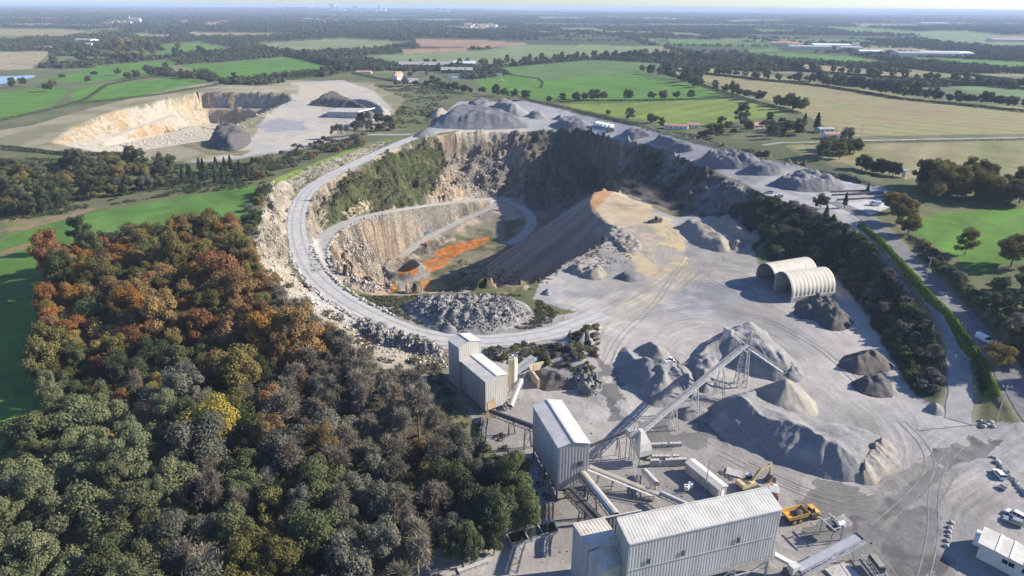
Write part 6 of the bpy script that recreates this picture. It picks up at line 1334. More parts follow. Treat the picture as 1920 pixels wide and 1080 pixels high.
def make_car(label, paint, van=False, suv=False, group=None):
    t = empty('van' if van else 'parked_car', (0, 0, 0), label, 'van' if van else 'car', group); Lh, Wd = (2.9, 1.0) if van else (2.3, .9); P = CARP[paint]
    if van: side = [(-2.9, .35), (2.75, .35), (2.9, .7), (2.8, 1.0), (2.0, 1.25), (-2.9, 1.25)]; cab = [(-2.88, 1.25), (2.05, 1.25), (1.25, 2.2), (.9, 2.35), (-2.8, 2.35)]
    else: h = 1.72 if suv else 1.46; side = [(-2.2, .32), (2.15, .32), (2.28, .6), (2.1, .86), (1.1, .98), (-2.15, .98), (-2.27, .7)]; cab = [(-2.1, .98), (1.15, .98), (.35, h), (-1.55, h+.02)] if not suv else [(-2.18, .98), (1.2, .98), (.5, h), (-2.0, h)]
    b = MB(); b.prism([(-Wd, y, z) for y, z in side], [(Wd, y, z) for y, z in side]); body = b.build('body', P, t)
    zt = max(z for _, z in cab); b = MB(); f = lambda z: Wd*(1-.16*(z-.98)/(zt-.98)) if not van else Wd*(1-.06*(z-1.25)/(zt-1.25))
    b.prism([(-f(z), y, z) for y, z in cab], [(f(z), y, z) for y, z in cab]); g = b.build('cabin', P if van else M_GLASS, t)
    b = MB(); y0, y1 = cab[-1][0], cab[2][0]; wz = f(zt)+.02; b.prism([(-wz, y0-.05, zt-.05), (wz, y0-.05, zt-.05), (wz, y1+.05, zt-.05), (-wz, y1+.05, zt-.05)], [(-wz+.1, y0, zt+.06), (wz-.1, y0, zt+.06), (wz-.1, y1, zt+.06), (-wz+.1, y1, zt+.06)]); b.build('roof', P, t)
    b = MB()
    if van: b.quad((-.85, 2.03, 1.30), (.85, 2.03, 1.30), (.82, 1.28, 2.2), (-.82, 1.28, 2.2)); b.box((0, 1.35, 1.7), (2.02, 1.0, .62)); b.build('window', M_GLASS, t)
    else:
        for y_ in (-1.5, -.45, .5):
            for s in (-1, 1):
                b = MB(); b.bar((s*(Wd*.985), y_+.12, .98), (s*(f(zt)+.01), y_-.05, zt), .09); b.build('pillar', P, t)
    for s in (-1, 1):
        b = MB(); b.box((s*Wd*.72, side[2][0]-.06, .68), (.34, .16, .16)); b.build('headlight', M_LAMP, t)
        b = MB(); b.box((s*Wd*.8, -(2.9 if van else 2.24), .82), (.2, .08, .26)); b.build('tail_light', M_TAIL, t)
        for y_ in ((-1.75, 1.85) if van else (-1.35, 1.4)): wheel(t, s*(Wd-.1), y_, .33, .22)
    for s in (-1, 1): b = MB(); b.box((s*(Wd+.12), 1.55 if van else .85, 1.35 if van else 1.05), (.2, .1, .15)); b.build('mirror', M_BLACK, t)
    return t
def car(px, py, rz, label, paint, **k):
    p = hit(px, py); return place(make_car(label, paint, **k), Vector((p.x, p.y, tz(p.x, p.y)+.02+k.pop('lift', 0)*0)), rz)
p, a = heading((1882, 903), (1863, 882)); c1 = place(make_car('white hatchback with a small trailer behind it on the right of the yard', 'white'), p+Vector((0, 0, .02)), a)
p, a = heading((1918, 980), (1886, 963), 0); place(make_car('white estate car parked farther from the office block', 'white', suv=True), p+Vector((.5, .6, .02)), a)
p, a = heading((1916, 986), (1880, 973), 0); place(make_car('silver grey car parked nearer the office block', 'silver'), p+Vector((0, -.3, .02)), a)
p = ground(1844, 640, .14); place(make_car('white van driving on the public road beside the amber tree', 'white', van=True), p, math.radians(199))
p = ground(1640, 385, .15); place(make_car('white van parked on the light ground under the trees near the terrace', 'white', van=True), p, math.radians(70))
p = ground(1462, 369, .1); place(make_car('white car on the terrace road beside the wooded bank', 'white'), p, math.radians(60))
p = ground(1443, 362, .1); place(make_car('silver car just left of the white car on the terrace road', 'silver'), p, math.radians(60))
# trailer
p = at(1879, 917, 0); t = empty('car_trailer', (0, 0, 0), 'small pale box trailer behind the white hatchback', 'trailer'); b = MB(); b.box((0, 0, .45), (1.3, 2.1, .08))
for s in (-1, 1): b.box((s*.63, 0, .68), (.05, 2.1, .4)); b.box((0, s*1.03, .68), (1.3, .05, .4))
b.build('box', M_WSTEEL, t); b = MB(); b.bar((0, 1.0, .42), (0, 2.1, .42), .09); b.build('drawbar', M_STEEL, t)
for s in (-1, 1): wheel(t, s*.75, -.1, .28, .16)
place(t, p, math.radians(25))
# --- articulated dump truck
t = empty('dump_truck', (0, 0, 0), 'yellow articulated dump truck with a dark load beside the biggest hall', 'truck')
b = MB(); L0 = [(-1.45, -5.0, 1.7), (1.45, -5.0, 1.7), (1.45, .6, 1.5), (-1.45, .6, 1.5)]; L1 = [(-1.7, -5.6, 2.95), (1.7, -5.6, 2.95), (1.7, .9, 3.05), (-1.7, .9, 3.05)]
for i in range(4): j = (i+1) % 4; b.prism([L0[i], L0[j], Vector(L0[j])*.94+Vector((0, -.12, .1)), Vector(L0[i])*.94+Vector((0, -.12, .1))], [L1[i], L1[j], Vector(L1[j])*.93+Vector((0, -.12, .2)), Vector(L1[i])*.93+Vector((0, -.12, .2))])
b.prism(L0, [Vector(q)+Vector((0, 0, .15)) for q in L0]); b.build('dump_body', M_YEL, t)
V = []; nx = 9; b = MB()
for i in range(nx):
    for j in range(nx): x_, y_ = -1.4+2.8*i/(nx-1), -2.9+3.4*j/(nx-1); V.append((x_, y_, 1.75+1.5*max(0, 1-abs(x_)/1.5)**.7*math.sin(math.pi*j/(nx-1))**.6*(.85+.15*math.sin(i*3+j))))
b.add(V, [(i*nx+j, (i+1)*nx+j, (i+1)*nx+j+1, i*nx+j+1) for i in range(nx-1) for j in range(nx-1)]); b.build('load', M_PDARK, t, True)
b = MB(); b.box((0, -2.2, 1.25), (1.0, 6.4, .5)); b.box((0, 2.0, 1.2), (.8, 2.6, .5)); b.build('chassis', M_DSTEEL, t)
b = MB(); b.prism([(-.8, 2.0, 1.3), (.8, 2.0, 1.3), (.8, 3.6, 1.3), (-.8, 3.6, 1.3)], [(-.8, 2.1, 2.2), (.8, 2.1, 2.2), (.76, 3.3, 2.2), (-.76, 3.3, 2.2)]); b.prism([(-.78, 2.15, 2.2), (.78, 2.15, 2.2), (.76, 3.25, 2.2), (-.76, 3.25, 2.2)], [(-.74, 2.25, 3.15), (.74, 2.25, 3.15), (.7, 3.0, 3.15), (-.7, 3.0, 3.15)]); b.build('cab', M_GLASS, t)
b = MB(); b.box((0, 2.55, 3.24), (1.7, 1.5, .16)); b.build('cab_roof', M_YEL, t)
b = MB(); b.prism([(-1.1, 3.3, 1.0), (1.1, 3.3, 1.0), (1.0, 5.0, .9), (-1.0, 5.0, .9)], [(-1.0, 3.3, 2.15), (1.0, 3.3, 2.15), (.85, 4.9, 1.65), (-.85, 4.9, 1.65)]); b.build('bonnet', M_YEL, t)
b = MB(); b.box((-1.25, 2.3, 1.5), (.8, 1.3, .9)); b.box((1.25, 2.3, 1.5), (.8, 1.3, .9)); b.box((0, 1.2, 2.1), (2.2, .6, 1.2)); b.tube((.9, 1.6, 2.0), (.9, 1.6, 3.6), .1); b.build('engine_housing', M_DSTEEL, t)
for y_, s_ in ((3.6, 1), (-1.6, 1), (-3.4, 1)):
    for s in (-1, 1): wheel(t, s*1.25, y_, .85, .62, M_YEL, .5)
for s in (-1, 1): b = MB(); b.box((s*.7, 4.98, 1.4), (.3, .1, .2)); b.build('headlight', M_LAMP, t)
p, a = heading((1476, 979), (1528, 966), 0); place(t, p, a)
# --- excavator
t = empty('excavator', (0, 0, 0), 'faded yellow tracked excavator with raised boom and bucket near the gravel pile', 'excavator')
for s in (-1, 1):
    b = MB(); prof = [(-2.2, .15), (2.2, .15), (2.5, .5), (2.2, .95), (-2.2, .95), (-2.5, .5)]; b.prism([(s*1.35-.3, y_, z_) for y_, z_ in prof], [(s*1.35+.3, y_, z_) for y_, z_ in prof]); tr = b.build('track', M_DSTEEL, t)
    b = MB()
    for k in range(5): b.tube((s*1.35+s*.28, -1.8+.9*k, .5), (s*1.35+s*.34, -1.8+.9*k, .5), .28, n=10)
    b.build('roller', M_STEEL, tr)
b = MB(); b.tube((0, 0, .9), (0, 0, 1.25), .9, n=16); b.box((0, 0, .75), (2.2, 2.4, .4)); b.build('slew_ring', M_DSTEEL, t)
up_ = empty('upper', (0, 0, 0)); bpy.data.objects.remove(up_)
SW = Matrix.Rotation(math.radians(0), 3, 'Z')
b = MB(); b.prism([(-1.4, -2.9, 1.25), (1.4, -2.9, 1.25), (1.4, 1.3, 1.25), (-1.4, 1.3, 1.25)], [(-1.35, -2.8, 2.1), (1.35, -2.8, 2.1), (1.35, 1.2, 2.1), (-1.35, 1.2, 2.1)]); b.prism([(-1.4, -2.95, 1.3), (1.4, -2.95, 1.3), (1.4, -1.9, 1.3), (-1.4, -1.9, 1.3)], [(-1.35, -2.9, 2.35), (1.35, -2.9, 2.35), (1.35, -1.9, 2.35), (-1.35, -1.9, 2.35)]); b.build('upper_body', M_PYEL, t)
b = MB(); b.box((.45, -1.1, 2.18), (1.5, 1.5, .16)); b.box((-.6, -1.3, 2.2), (.5, 1.6, .2)); b.build('engine_cover', M_DSTEEL, t)
b = MB(); b.prism([(-1.35, .1, 2.1), (-.4, .1, 2.1), (-.4, 1.6, 1.4), (-1.35, 1.6, 1.4)], [(-1.3, .1, 3.1), (-.45, .1, 3.1), (-.45, 1.3, 3.1), (-1.3, 1.3, 3.1)]); b.build('cab', M_GLASS, t)
b = MB(); b.box((-.88, .7, 3.15), (1.0, 1.35, .12)); b.build('cab_roof', M_WHITE, t)
B0, B1, B2 = Vector((.2, 1.0, 2.0)), Vector((.2, 3.2, 4.6)), Vector((.2, 6.6, 5.1)); S1 = Vector((.2, 6.9, 1.9))
b = MB(); b.bar(B0, B1, .55, .75); b.bar(B1-Vector((0, .2, .2)), B2, .5, .65); b.build('boom', M_PYEL, t)
b = MB(); b.bar(B2+Vector((0, -.5, .7)), S1, .45, .55); b.build('stick', M_PYEL, t)
b = MB(); b.tube(B0+Vector((0, 1.2, -.3)), B1+Vector((0, .1, -.4)), .12); b.tube(B1+Vector((0, .6, .55)), B2+Vector((0, -.4, .8)), .12); b.tube(S1+Vector((0, .35, 1.6)), S1+Vector((0, .3, .1)), .09); b.build('hydraulic_ram', M_STEEL, t)
b = MB(); pr = [(6.9, 2.0), (7.3, 1.2), (7.0, .3), (6.2, .15), (5.6, .55), (6.0, 1.0)]; b.prism([(-.55, y_, z_) for y_, z_ in pr], [(.95, y_, z_) for y_, z_ in pr])
for k in range(5): b.box((-.45+.32*k, 5.5, .6), (.12, .35, .1))
b.build('bucket', mat('rusty_steel', (.16, .10, .065), (.24, .17, .12), 2, .7), t)
p = at(1402, 914, 0); q = at(1446, 899, 0); place(t, p, math.atan2(-(q-p).x, (q-p).y)); t.scale = (1.1, 1.1, 1.1)
# --- faded red mobile crusher
t = empty('mobile_crusher', (0, 0, 0), 'faded red tracked mobile crusher half hidden behind the biggest hall', 'machine')
for s in (-1, 1): b = MB(); prof = [(-1.7, .1), (1.7, .1), (2.0, .45), (1.7, .85), (-1.7, .85), (-2.0, .45)]; b.prism([(s*1.1-.22, y_, z_) for y_, z_ in prof], [(s*1.1+.22, y_, z_) for y_, z_ in prof]); b.build('track', M_DSTEEL, t)
b = MB(); b.box((0, -.6, 1.5), (2.1, 3.6, 1.1)); b.box((0, .9, 2.3), (1.9, 1.6, .8)); b.build('body', M_RED, t)
b = MB(); b.prism([(-.8, -2.2, 2.1), (.8, -2.2, 2.1), (.8, -.6, 2.1), (-.8, -.6, 2.1)], [(-1.3, -2.8, 3.1), (1.3, -2.8, 3.1), (1.3, -.2, 3.1), (-1.3, -.2, 3.1)]); b.build('feed_hopper', M_WSTEEL, t)
b = MB(); b.bar((0, 1.2, 1.1), (0, 4.3, 2.7), .8, .25); b.build('discharge_belt', M_BELT, t)
b = MB(); b.box((.3, .9, 2.76), (1.1, 1.0, .12)); b.box((-.5, -.2, 2.1), (.5, .8, .1)); b.build('engine_hood', M_WHITE, t)
p = at(1449, 929, 0); place(t, p, math.radians(-20))
# --- wheel loaders
def loader(label, paint, p, rz, sc=1.0):
    t = empty('wheel_loader', (0, 0, 0), label, 'loader'); b = MB(); b.box((0, -1.6, 1.7), (2.2, 2.8, 1.2)); b.box((0, 1.0, 1.2), (1.4, 2.2, .7)); b.build('body', paint, t)
    b = MB(); b.prism([(-.8, -.4, 1.9), (.8, -.4, 1.9), (.8, .9, 1.7), (-.8, .9, 1.7)], [(-.75, -.3, 3.2), (.75, -.3, 3.2), (.75, .6, 3.2), (-.75, .6, 3.2)]); b.build('cab', M_GLASS, t); b = MB(); b.box((0, .15, 3.27), (1.7, 1.2, .12)); b.build('cab_roof', paint, t)
    b = MB(); [b.bar((s*.6, 1.2, 1.8), (s*.6, 3.3, .8), .22, .35) for s in (-1, 1)]; b.build('lift_arm', paint, t)
    b = MB(); pr = [(3.2, 1.2), (3.5, .2), (4.5, .15), (4.4, .35), (3.7, .5), (3.6, 1.25)]; b.prism([(-1.5, y_, z_) for y_, z_ in pr], [(1.5, y_, z_) for y_, z_ in pr]); b.build('bucket', M_DSTEEL, t)
    for y_ in (-1.9, 1.5):
        for s in (-1, 1): wheel(t, s*1.1, y_, .78, .55)
    place(t, p, rz); t.scale = (sc,)*3; return t
loader('dusty dark wheel loader raising dust on the sand coloured ramp', mat('dull_machine', (.16, .14, .11), (.24, .21, .17), 1, .7), ground(1230, 417, .05), math.radians(105), 1.15)
loader('small white wheel loader working inside the horseshoe pile', M_WHITE, ground(1256, 684, .4), math.radians(-70), .8)
# --- feeder plant with wide belt at the bottom right
zA = 2.0; p0, p1 = at(1495, 1068, 2.2), at(1612, 1006, 5.6)
conveyor('wide grey covered conveyor at the lower edge right of the biggest hall', p0, p1, 2.3, ((.85, .5),), False, True, 1.2, M_STEEL, beltm=mat('grey_cover', (.40, .41, .43), (.46, .47, .49), .5, .7))
t = empty('screening_rig', at(1510, 1030, 0), 'open pale steel frame with a white motor behind the wide grey conveyor', 'frame'); b = MB(); a0 = at(1556, 1020, 0); dx = (p1-p0); dx.z = 0; dx.normalize(); nx_ = Vector((-dx.y, dx.x, 0))
for k in (0, 3.2):
    for m_ in (0, 3.4): q = a0+dx*k+nx_*m_; b.bar(q, q+up*4.6, .22)
    b.bar(a0+dx*k+up*4.6-nx_*.8, a0+dx*k+nx_*4.6+up*4.6, .24)
for m_ in (0, 3.4): b.bar(a0+nx_*m_+up*4.4-dx*.5, a0+dx*4.2+nx_*m_+up*4.4, .16); b.bar(a0+nx_*m_+up*2.2, a0+dx*3.2+nx_*m_+up*4.2, .12)
b.build('frame', M_WSTEEL, t); b = MB(); q = a0+dx*3.0+nx_*.6+up*4.9; b.tube(q-dx*.9, q+dx*.9, .5, n=12); b.build('motor', M_WHITE, t); b = MB(); q = a0+dx*1.8+nx_*1.6+up*3.4; b.box(q, (2.0, 2.2, 1.5), .4); b.build('screen_box', M_DSTEEL, t)
t = empty('rail_cart', at(1640, 1045, 0), 'dark skip with a pale load on rails below the wide grey conveyor', 'skip'); q = at(1634, 1044, 2.4); e = (at(1660, 1078, 2.4)-q).normalized()
b = MB(); b.bar(q, q+e*4.2, 1.7, 1.6); b.build('body', M_DSTEEL, t); b = MB(); b.bar(q+up*.85+e*.2, q+up*.85+e*4.0, 1.4, .35); b.build('load', M_PSAND, t)
b = MB(); n_ = Vector((-e.y, e.x, 0))
for s in (-1.2, 1.2): b.bar(q+n_*s-up*1.0-e*2, q+n_*s-up*1.0+e*11, .18, .22); b.bar(q+n_*s*1.5+up*.9-e*2, q+n_*s*1.5+up*.9+e*9, .08)
for k in range(8): b.bar(q+n_*1.3-up*1.05+e*(k*1.4-1.5), q-n_*1.3-up*1.05+e*(k*1.4-1.5), .14); b.bar(q+n_*1.2+e*(k*1.4-1.5)-up*2.4, q+n_*1.2+e*(k*1.4-1.5)-up*1.0, .16)
b.build('rail_deck', M_STEEL, t)
b = MB(); q = at(1545, 1070, 0); b.prism([q, q+dx*6, q+dx*6-nx_*5, q-nx_*5], [q+up*.5, q+dx*6+up*.5, q+dx*6-nx_*5+up*.5, q-nx_*5+up*.5]); tag(b.build('concrete_pad', M_CONC, loc=q), 'low concrete pad under the wide grey conveyor', 'pad')
t = empty('chute', at(1465, 1050, 0), 'pale chute and drive box leaving the undercroft of the biggest hall', 'chute'); b = MB(); b.bar(at(1452, 1040, 4.2), at(1486, 1058, 3.0), 1.3, .7); b.build('trough', M_WSTEEL, t); b = MB(); b.box(at(1488, 1066, 2.4), (2.2, 1.8, 2.2), .4); b.build('drive_box', M_SHEET, t); b = MB(); b.box(at(1476, 1072, 1.0), (1.6, 1.4, 1.6), .2); b.build('motor', M_DSTEEL, t)
# --- slab, pallets near the excavator, lamp mast
p = at(1376, 888, 0); b = MB(); b.box(p+up*.35, (4.2, 3.2, .3), -.45); b.box(p+up*.1, (3.8, 2.8, .2), -.45); tag(b.build('concrete_slab', M_CONC, loc=p), 'square pale slab lying between container and excavator', 'slab')
for i in range(6):
    p = at(1352+8*(i % 3)+3*(i//3), 886+5*(i % 3)+4*(i//3), 0); b = MB(); b.box(p+up*.18, (.9, .7, .36), .3); tag(b.build('concrete_block', M_DSTEEL, loc=p), 'small dark block in the double row beside the pale slab', 'block', 'dark blocks beside the slab')
def pole(label, base, h, arms=True, wood=True, arm_rz=0.6, name='power_pole'):
    t = empty(name, base, label, 'pole'); b = MB(); b.tube(base-up*.3, base+up*h, .2, .13, 8); b.build('post', M_CONC if wood else M_STEEL, t)
    if arms:
        v = Vector((math.cos(arm_rz), math.sin(arm_rz), 0)); b = MB(); b.bar(base+up*(h-.4)-v*1.3, base+up*(h-.4)+v*1.3, .14); b.build('crossarm', M_WSTEEL, t); b = MB()
        for s in (-1.2, 0, 1.2): q = base+up*(h-.3)+v*s; b.tube(q, q+up*.4, .09, n=6)
        b.build('insulator', M_WHITE, t)
    return base+up*h
g1 = hit(1735, 528); g1.z = tz(g1.x, g1.y); g2 = at(1866, 795, 0); g2.z = tz(g2.x, g2.y)
t1 = pole('concrete power pole on the verge beside the public road', g1, 11, arm_rz=-.2); t2 = pole('concrete power pole casting a long shadow at the yard entrance', g2, 12.5, arm_rz=-.2)
p3 = hit(1613, 262); pole('leaning wooden pole beside the country lane', gpt(p3.x, p3.y), 13, False); p4 = hit(1577, 258); pole('shorter wooden pole by the white house on the lane', gpt(p4.x, p4.y), 9, False)
p5 = at(1322, 921, 0); pole('thin lamp mast standing in front of the container shed', p5, 10, False, False, name='lamp_mast')
b = MB()
for s in (-1.2, 0, 1.2):
    v = Vector((math.cos(-.2), math.sin(-.2), 0))*s
    for A, B in ((t1, t2), (t2, t2+Vector((30, -75, -1)))):
        pr = None
        for i in range(13):
            f = i/12; q = A.lerp(B, f)+v-up*(4*f*(1-f)*1.6)
            if pr is not None: b.bar(pr, q, .035)
            pr = q
tag(b.build('power_line', M_DSTEEL, loc=t1), 'three sagging wires strung between the two concrete power poles', 'cable')
# --- boulders
BLD = []
for k in range(5):
    g = np.random.default_rng(900+k); import bmesh as _bm
    bm = _bm.new(); _bm.ops.create_icosphere(bm, subdivisions=2, radius=1)
    for v in bm.verts: n_ = v.co.normalized(); v.co = n_*(1+.35*(float(fbm(n_.x*2+k*5, n_.y*2+n_.z*1.7, 1.0, 2, k))-.5)*2); v.co.z *= .75; v.co.x *= 1.15
    me = bpy.data.meshes.new('boulder'); bm.to_mesh(me); bm.free(); me.materials.append(mat('boulder_stone', (.30, .29, .27), (.44, .42, .385), 1.5, .95, .05, 4)); BLD.append(me)
def boulder(x, y, r, label, group):
    o = link('boulder', random.choice(BLD), None, (x, y, tz(x, y)+r*.35)); o.scale = (r, r*random.uniform(.8, 1.2), r*random.uniform(.8, 1.1)); o.rotation_euler = (random.uniform(-.3, .3), random.uniform(-.3, .3), random.uniform(0, 6)); tag(o, label, 'boulder', group)
for px, py in ((1785, 981), (1781, 990), (1780, 997), (1779, 1006), (1776, 1014), (1775, 1024)):
    p = at(px, py, 0); boulder(p.x, p.y, .62, 'pale boulder in the short row across the yard left of the office block', 'row of boulders by the office')
for i in range(20):
    f = i/19; px = 1862+f*75; py = 856+f*85+random.uniform(-3, 3); p = at(px, py, 0); boulder(p.x, p.y, random.uniform(.5, .9), 'grey boulder on the weedy strip right of the parked hatchback', 'boulders on the weedy strip')
for px, py in ((1838, 789), (1846, 793), (1852, 797), (1858, 792), (1862, 800), (1843, 800), (1812, 668), (1817, 673), (1822, 676)):
    p = hit(px, py); boulder(p.x, p.y, random.uniform(.5, .8), 'boulder at the foot of the grassy verge by the entrance pole', 'boulders at the verge')
def edge_rocks(c, d, i0, i1, n, r0, r1, label, group):
    e = off(c, d)[i0:i1]; e = resample(e, 1.0)
    for i in range(n): p = e[int((i+random.random()*.7)/n*(len(e)-1))]; boulder(p.x+random.uniform(-.5, .5), p.y+random.uniform(-.5, .5), random.uniform(r0, r1), label, group)
edge_rocks(haul, -6.2, 27, 44, 46, .55, 1.0, 'boulder in the safety row along the inner edge of the haul road', 'boulders along the haul road'); edge_rocks(haul, 6.2, 27, 44, 46, .55, 1.0, 'boulder in the safety row along the inner edge of the haul road', 'boulders along the haul road')
edge_rocks(ramp1, 5.4, 3, 26, 56, .5, .95, 'boulder along the drop side of the pit ramp', 'boulders along the pit ramp')
p = ground(799, 438, .1); t = empty('pump', p, 'small blue pump unit on the pit bench above the orange pool', 'pump'); b = MB(); b.box(p+up*.9, (3.2, 1.8, 1.5), .4); b.build('housing', mat('blue_paint', (.10, .22, .42), None, rough=.5), t); b = MB(); b.tube(p+Vector((-1.5, 0, .5)), p+Vector((-6, -3, .3)), .2); b.build('hose', M_DSTEEL, t)
# --- white bins on the terrace
for i, (px, py) in enumerate(((1119, 236), (1125, 237), (1131, 238.5), (1138, 240), (1145, 241.5))):
    p = ground(px, py); t = empty('storage_bin', p, 'white rounded storage bin in the row on the terrace', 'bin', 'white bins on the terrace'); b = MB(); b.tube(p+Vector((-2, -1, 2)), p+Vector((2, 3, 2)), 1.9, n=14); b.build('tank_body', M_WHITE, t); b = MB(); b.box(p+Vector((0, 1, .4)), (4, 4, .9), .8); b.build('cradle', M_DSTEEL, t)
p = ground(1144, 246); b = MB(); b.prism([p+Vector((-4, -4, 0)), p+Vector((4, -4, 0)), p+Vector((4, 2, 0)), p+Vector((-4, 2, 0))], [p+Vector((-2.5, -2, 3)), p+Vector((2.5, -2, 3)), p+Vector((2.5, 1, 3.4)), p+Vector((-2.5, 1, 3.4))]); tag(b.build('loading_hopper', M_DSTEEL, loc=p), 'dark loading hopper in front of the white bins', 'hopper')
p = ground(1693, 333); t = empty('sign_panel', p, 'small white bent panel standing on the verge behind the parking area', 'sign'); b = MB(); b.box(p+Vector((0, 0, 2.6)), (.3, 3.4, 4.4)); b.bar(p+Vector((0, 1.6, 4.6)), p+Vector((3.4, 1.6, 4.6)), .8); b.bar(p+Vector((0, 1.2, 2.4)), p+Vector((2.4, 1.2, 2.4)), .6); b.build('panel', M_WHITE, t); b = MB(); b.bar(p, p+up*.5, .3); b.build('post', M_STEEL, t)
for (px0, py0, px1, py1, lb) in ((1570, 376, 1660, 371, 'long grey low wall in front of the roadside oaks'), (1560, 367, 1655, 363, 'second low wall behind the long grey one'), (1558, 361, 1630, 358, 'farthest of the low walls in the parking area')):
    a, c = ground(px0, py0), ground(px1, py1); b = MB(); b.bar(a+up*.4, c+up*.4, .8, 1.1); tag(b.build('low_wall', M_PBROWN, loc=a), lb, 'wall')
# --- far quarry concrete wall
a, c = ground(614, 220), ground(672, 222); d = (c-a); b = MB(); b.prism([a, c, c+Vector((6, 32, 0)), a+Vector((2, 30, 0))], [a+up*6, c+up*6.5, c+Vector((6, 32, 6.5)), a+Vector((2, 30, 6))]); t = empty('loading_ramp', a, 'long whitish concrete loading bay on the far quarry platform', 'ramp'); b.build('retaining_wall', M_CONC, t)
b = MB(); b.bar(c+up*6.9, c+Vector((12, 30, 6.9)), 1.2, 1.0); b.build('parapet', M_WHITE, t)
# ================================================================== FARMS, HOUSES, VILLAGE
M_GROOF = mat('grey_roof', (.30, .29, .275), (.38, .37, .35), .3, .8); M_SLATE = mat('slate_roof', (.10, .105, .115), (.16, .16, .17), .3, .7)
def house(label, px, py, Lx, Ly, h, rise, rz, wall, roof, name='house', cat='house', group=None, chim=0, win=True, p=None):
    p = p or hit(px, py); p = gpt(p.x, p.y); t = empty(name, (0, 0, 0), label, cat, group); a, c = Lx/2, Ly/2
    b = MB(); b.prism([(-a, -c, -.6), (a, -c, -.6), (a, c, -.6), (-a, c, -.6)], [(-a, -c, h), (a, -c, h), (a, c, h), (-a, c, h)])
    for s in (-1, 1): b.add([(s*a, -c, h), (s*a, c, h), (s*a, 0, h+rise)], [(0, 1, 2)])
    b.build('wall', wall, t)
    b = MB(); o = .4
    for s in (-1, 1): b.prism([(-a-o, s*(c+o), h-rise*o/c), (a+o, s*(c+o), h-rise*o/c), (a+o, 0, h+rise), (-a-o, 0, h+rise)], [(-a-o, s*(c+o), h+.2-rise*o/c), (a+o, s*(c+o), h+.2-rise*o/c), (a+o, 0, h+rise+.2), (-a-o, 0, h+rise+.2)])
    rf = b.build('roof', roof, t)
    for k in range(chim): b = MB(); b.box(((-.35+.7*k)*a, .4, h+rise+.6), (.9, .7, 1.8)); b.build('chimney', M_CREAM, rf)
    if win:
        for k in range(max(2, int(Lx/4))):
            x_ = -a+(k+.5)*Lx/max(2, int(Lx/4)); b = MB(); b.box((x_, -c-.02, min(1.6, h*.5)), (1.1, .08, 1.3)); b.build('window', M_GLASS, t)
    return place(t, p, rz)
H_ = house
H_('long grey roofed barn at the back of the farm', 812, 127, 130, 22, 6, 5, .04, M_CREAM, M_GROOF, 'barn', 'barn', win=False)
H_('dark sided barn with a bright white gable end at the farm', 872, 127, 42, 26, 9, 4, -.12, M_SLATE, mat('bright_roof', (.58, .58, .57), (.66, .66, .65), .2, .6), 'barn', 'barn', win=False)
p = hit(890, 128); b = MB(); g_ = gpt(p.x, p.y)
H_('open fronted grey barn in the middle of the farm', 857, 137, 56, 20, 6, 4, .02, M_SLATE, M_GROOF, 'barn', 'barn', win=False)
H_('low long stable with a white wall and dark roof below the farm', 890, 144, 92, 14, 3.5, 2.0, .20, M_WHITE, M_SLATE, 'barn', 'barn', win=False)
H_('cream farmhouse gable with a red roof and chimneys', 744, 151, 12, 11, 6, 3.5, 1.1, M_CREAM, M_TILE, chim=2); H_('taller cream wing behind the farmhouse gable', 747, 146, 13, 9, 7, 3, .9, M_CREAM, M_TILE)
H_('broad low house with a grey hipped roof beside the farmhouse', 768, 156, 26, 20, 2.4, 5, .1, M_CREAM, M_GROOF); H_('small white outbuilding at the left end of the stable', 852, 149, 9, 7, 3.5, 1, .2, M_WHITE, M_GROOF, 'shed', 'shed')
H_('long white house with a pinkish red roof below the yellow green field', 1268, 241, 22, 8, 3.0, 1.3, -.35, M_WHITE, M_TILE); H_('shorter red roofed house right of the long white one', 1299, 239, 11, 8, 3.0, 1.5, -.2, M_CREAM, M_TILE)
H_('orange roofed house between the garden trees', 1418, 240, 11, 9, 3.0, 2.2, .3, M_CREAM, M_TILE); H_('white house with a reddish roof beside the lane and the cypresses', 1560, 258, 15, 8, 3.4, 1.3, .05, M_WHITE, M_TILE); H_('low grey shed next to the white lane house', 1545, 247, 14, 9, 3, 1, .2, M_CREAM, M_GROOF, 'shed', 'shed')
H_('low pinkish roofed house left of the farm trees', 683, 138, 26, 12, 3, 2, .1, M_CREAM, M_TILE); H_('reddish shed in the hedge beyond the far quarry', 475, 157, 26, 9, 3, 1.5, .1, M_CREAM, M_TILE, 'shed', 'shed')
H_('long white shed in the copse at the far left', 162, 79, 62, 30, 7, 3, -.25, M_WHITE, M_GROOF, 'shed', 'shed', win=False); H_('white house below the long shed in the far left copse', 167, 87, 18, 13, 6, 3, .2, M_WHITE, M_GROOF); H_('red roofed house by the striped field at the far left', 82, 92, 40, 15, 4, 3, .1, M_CREAM, M_TILE)
for px, py, Lx, Ly, h, c, lb in ((1515, 92, 120, 50, 8, M_GROOF, 'grey roofed depot left of the white factory on the right'), (1555, 90, 110, 60, 10, M_WHITE, 'white roofed factory in the trees on the right'), (1592, 94, 60, 40, 8, M_GROOF, 'grey hall attached right of the white factory'), (1630, 100, 60, 30, 6, M_WHITE, 'small white yard building right of the factory'), (1735, 106, 150, 60, 9, M_GROOF, 'grey warehouse among trees at the upper right'), (1768, 105, 120, 60, 9, M_WHITE, 'white warehouse next to the grey one at the upper right'), (1895, 78, 160, 60, 8, M_GROOF, 'distant grey shed near the right edge'), (1750, 46, 220, 90, 12, M_WHITE, 'very distant white shed near the right horizon')):
    H_(lb, px, py, Lx, Ly, h, 3, -.1, M_CREAM, c, 'warehouse', 'warehouse', win=False)
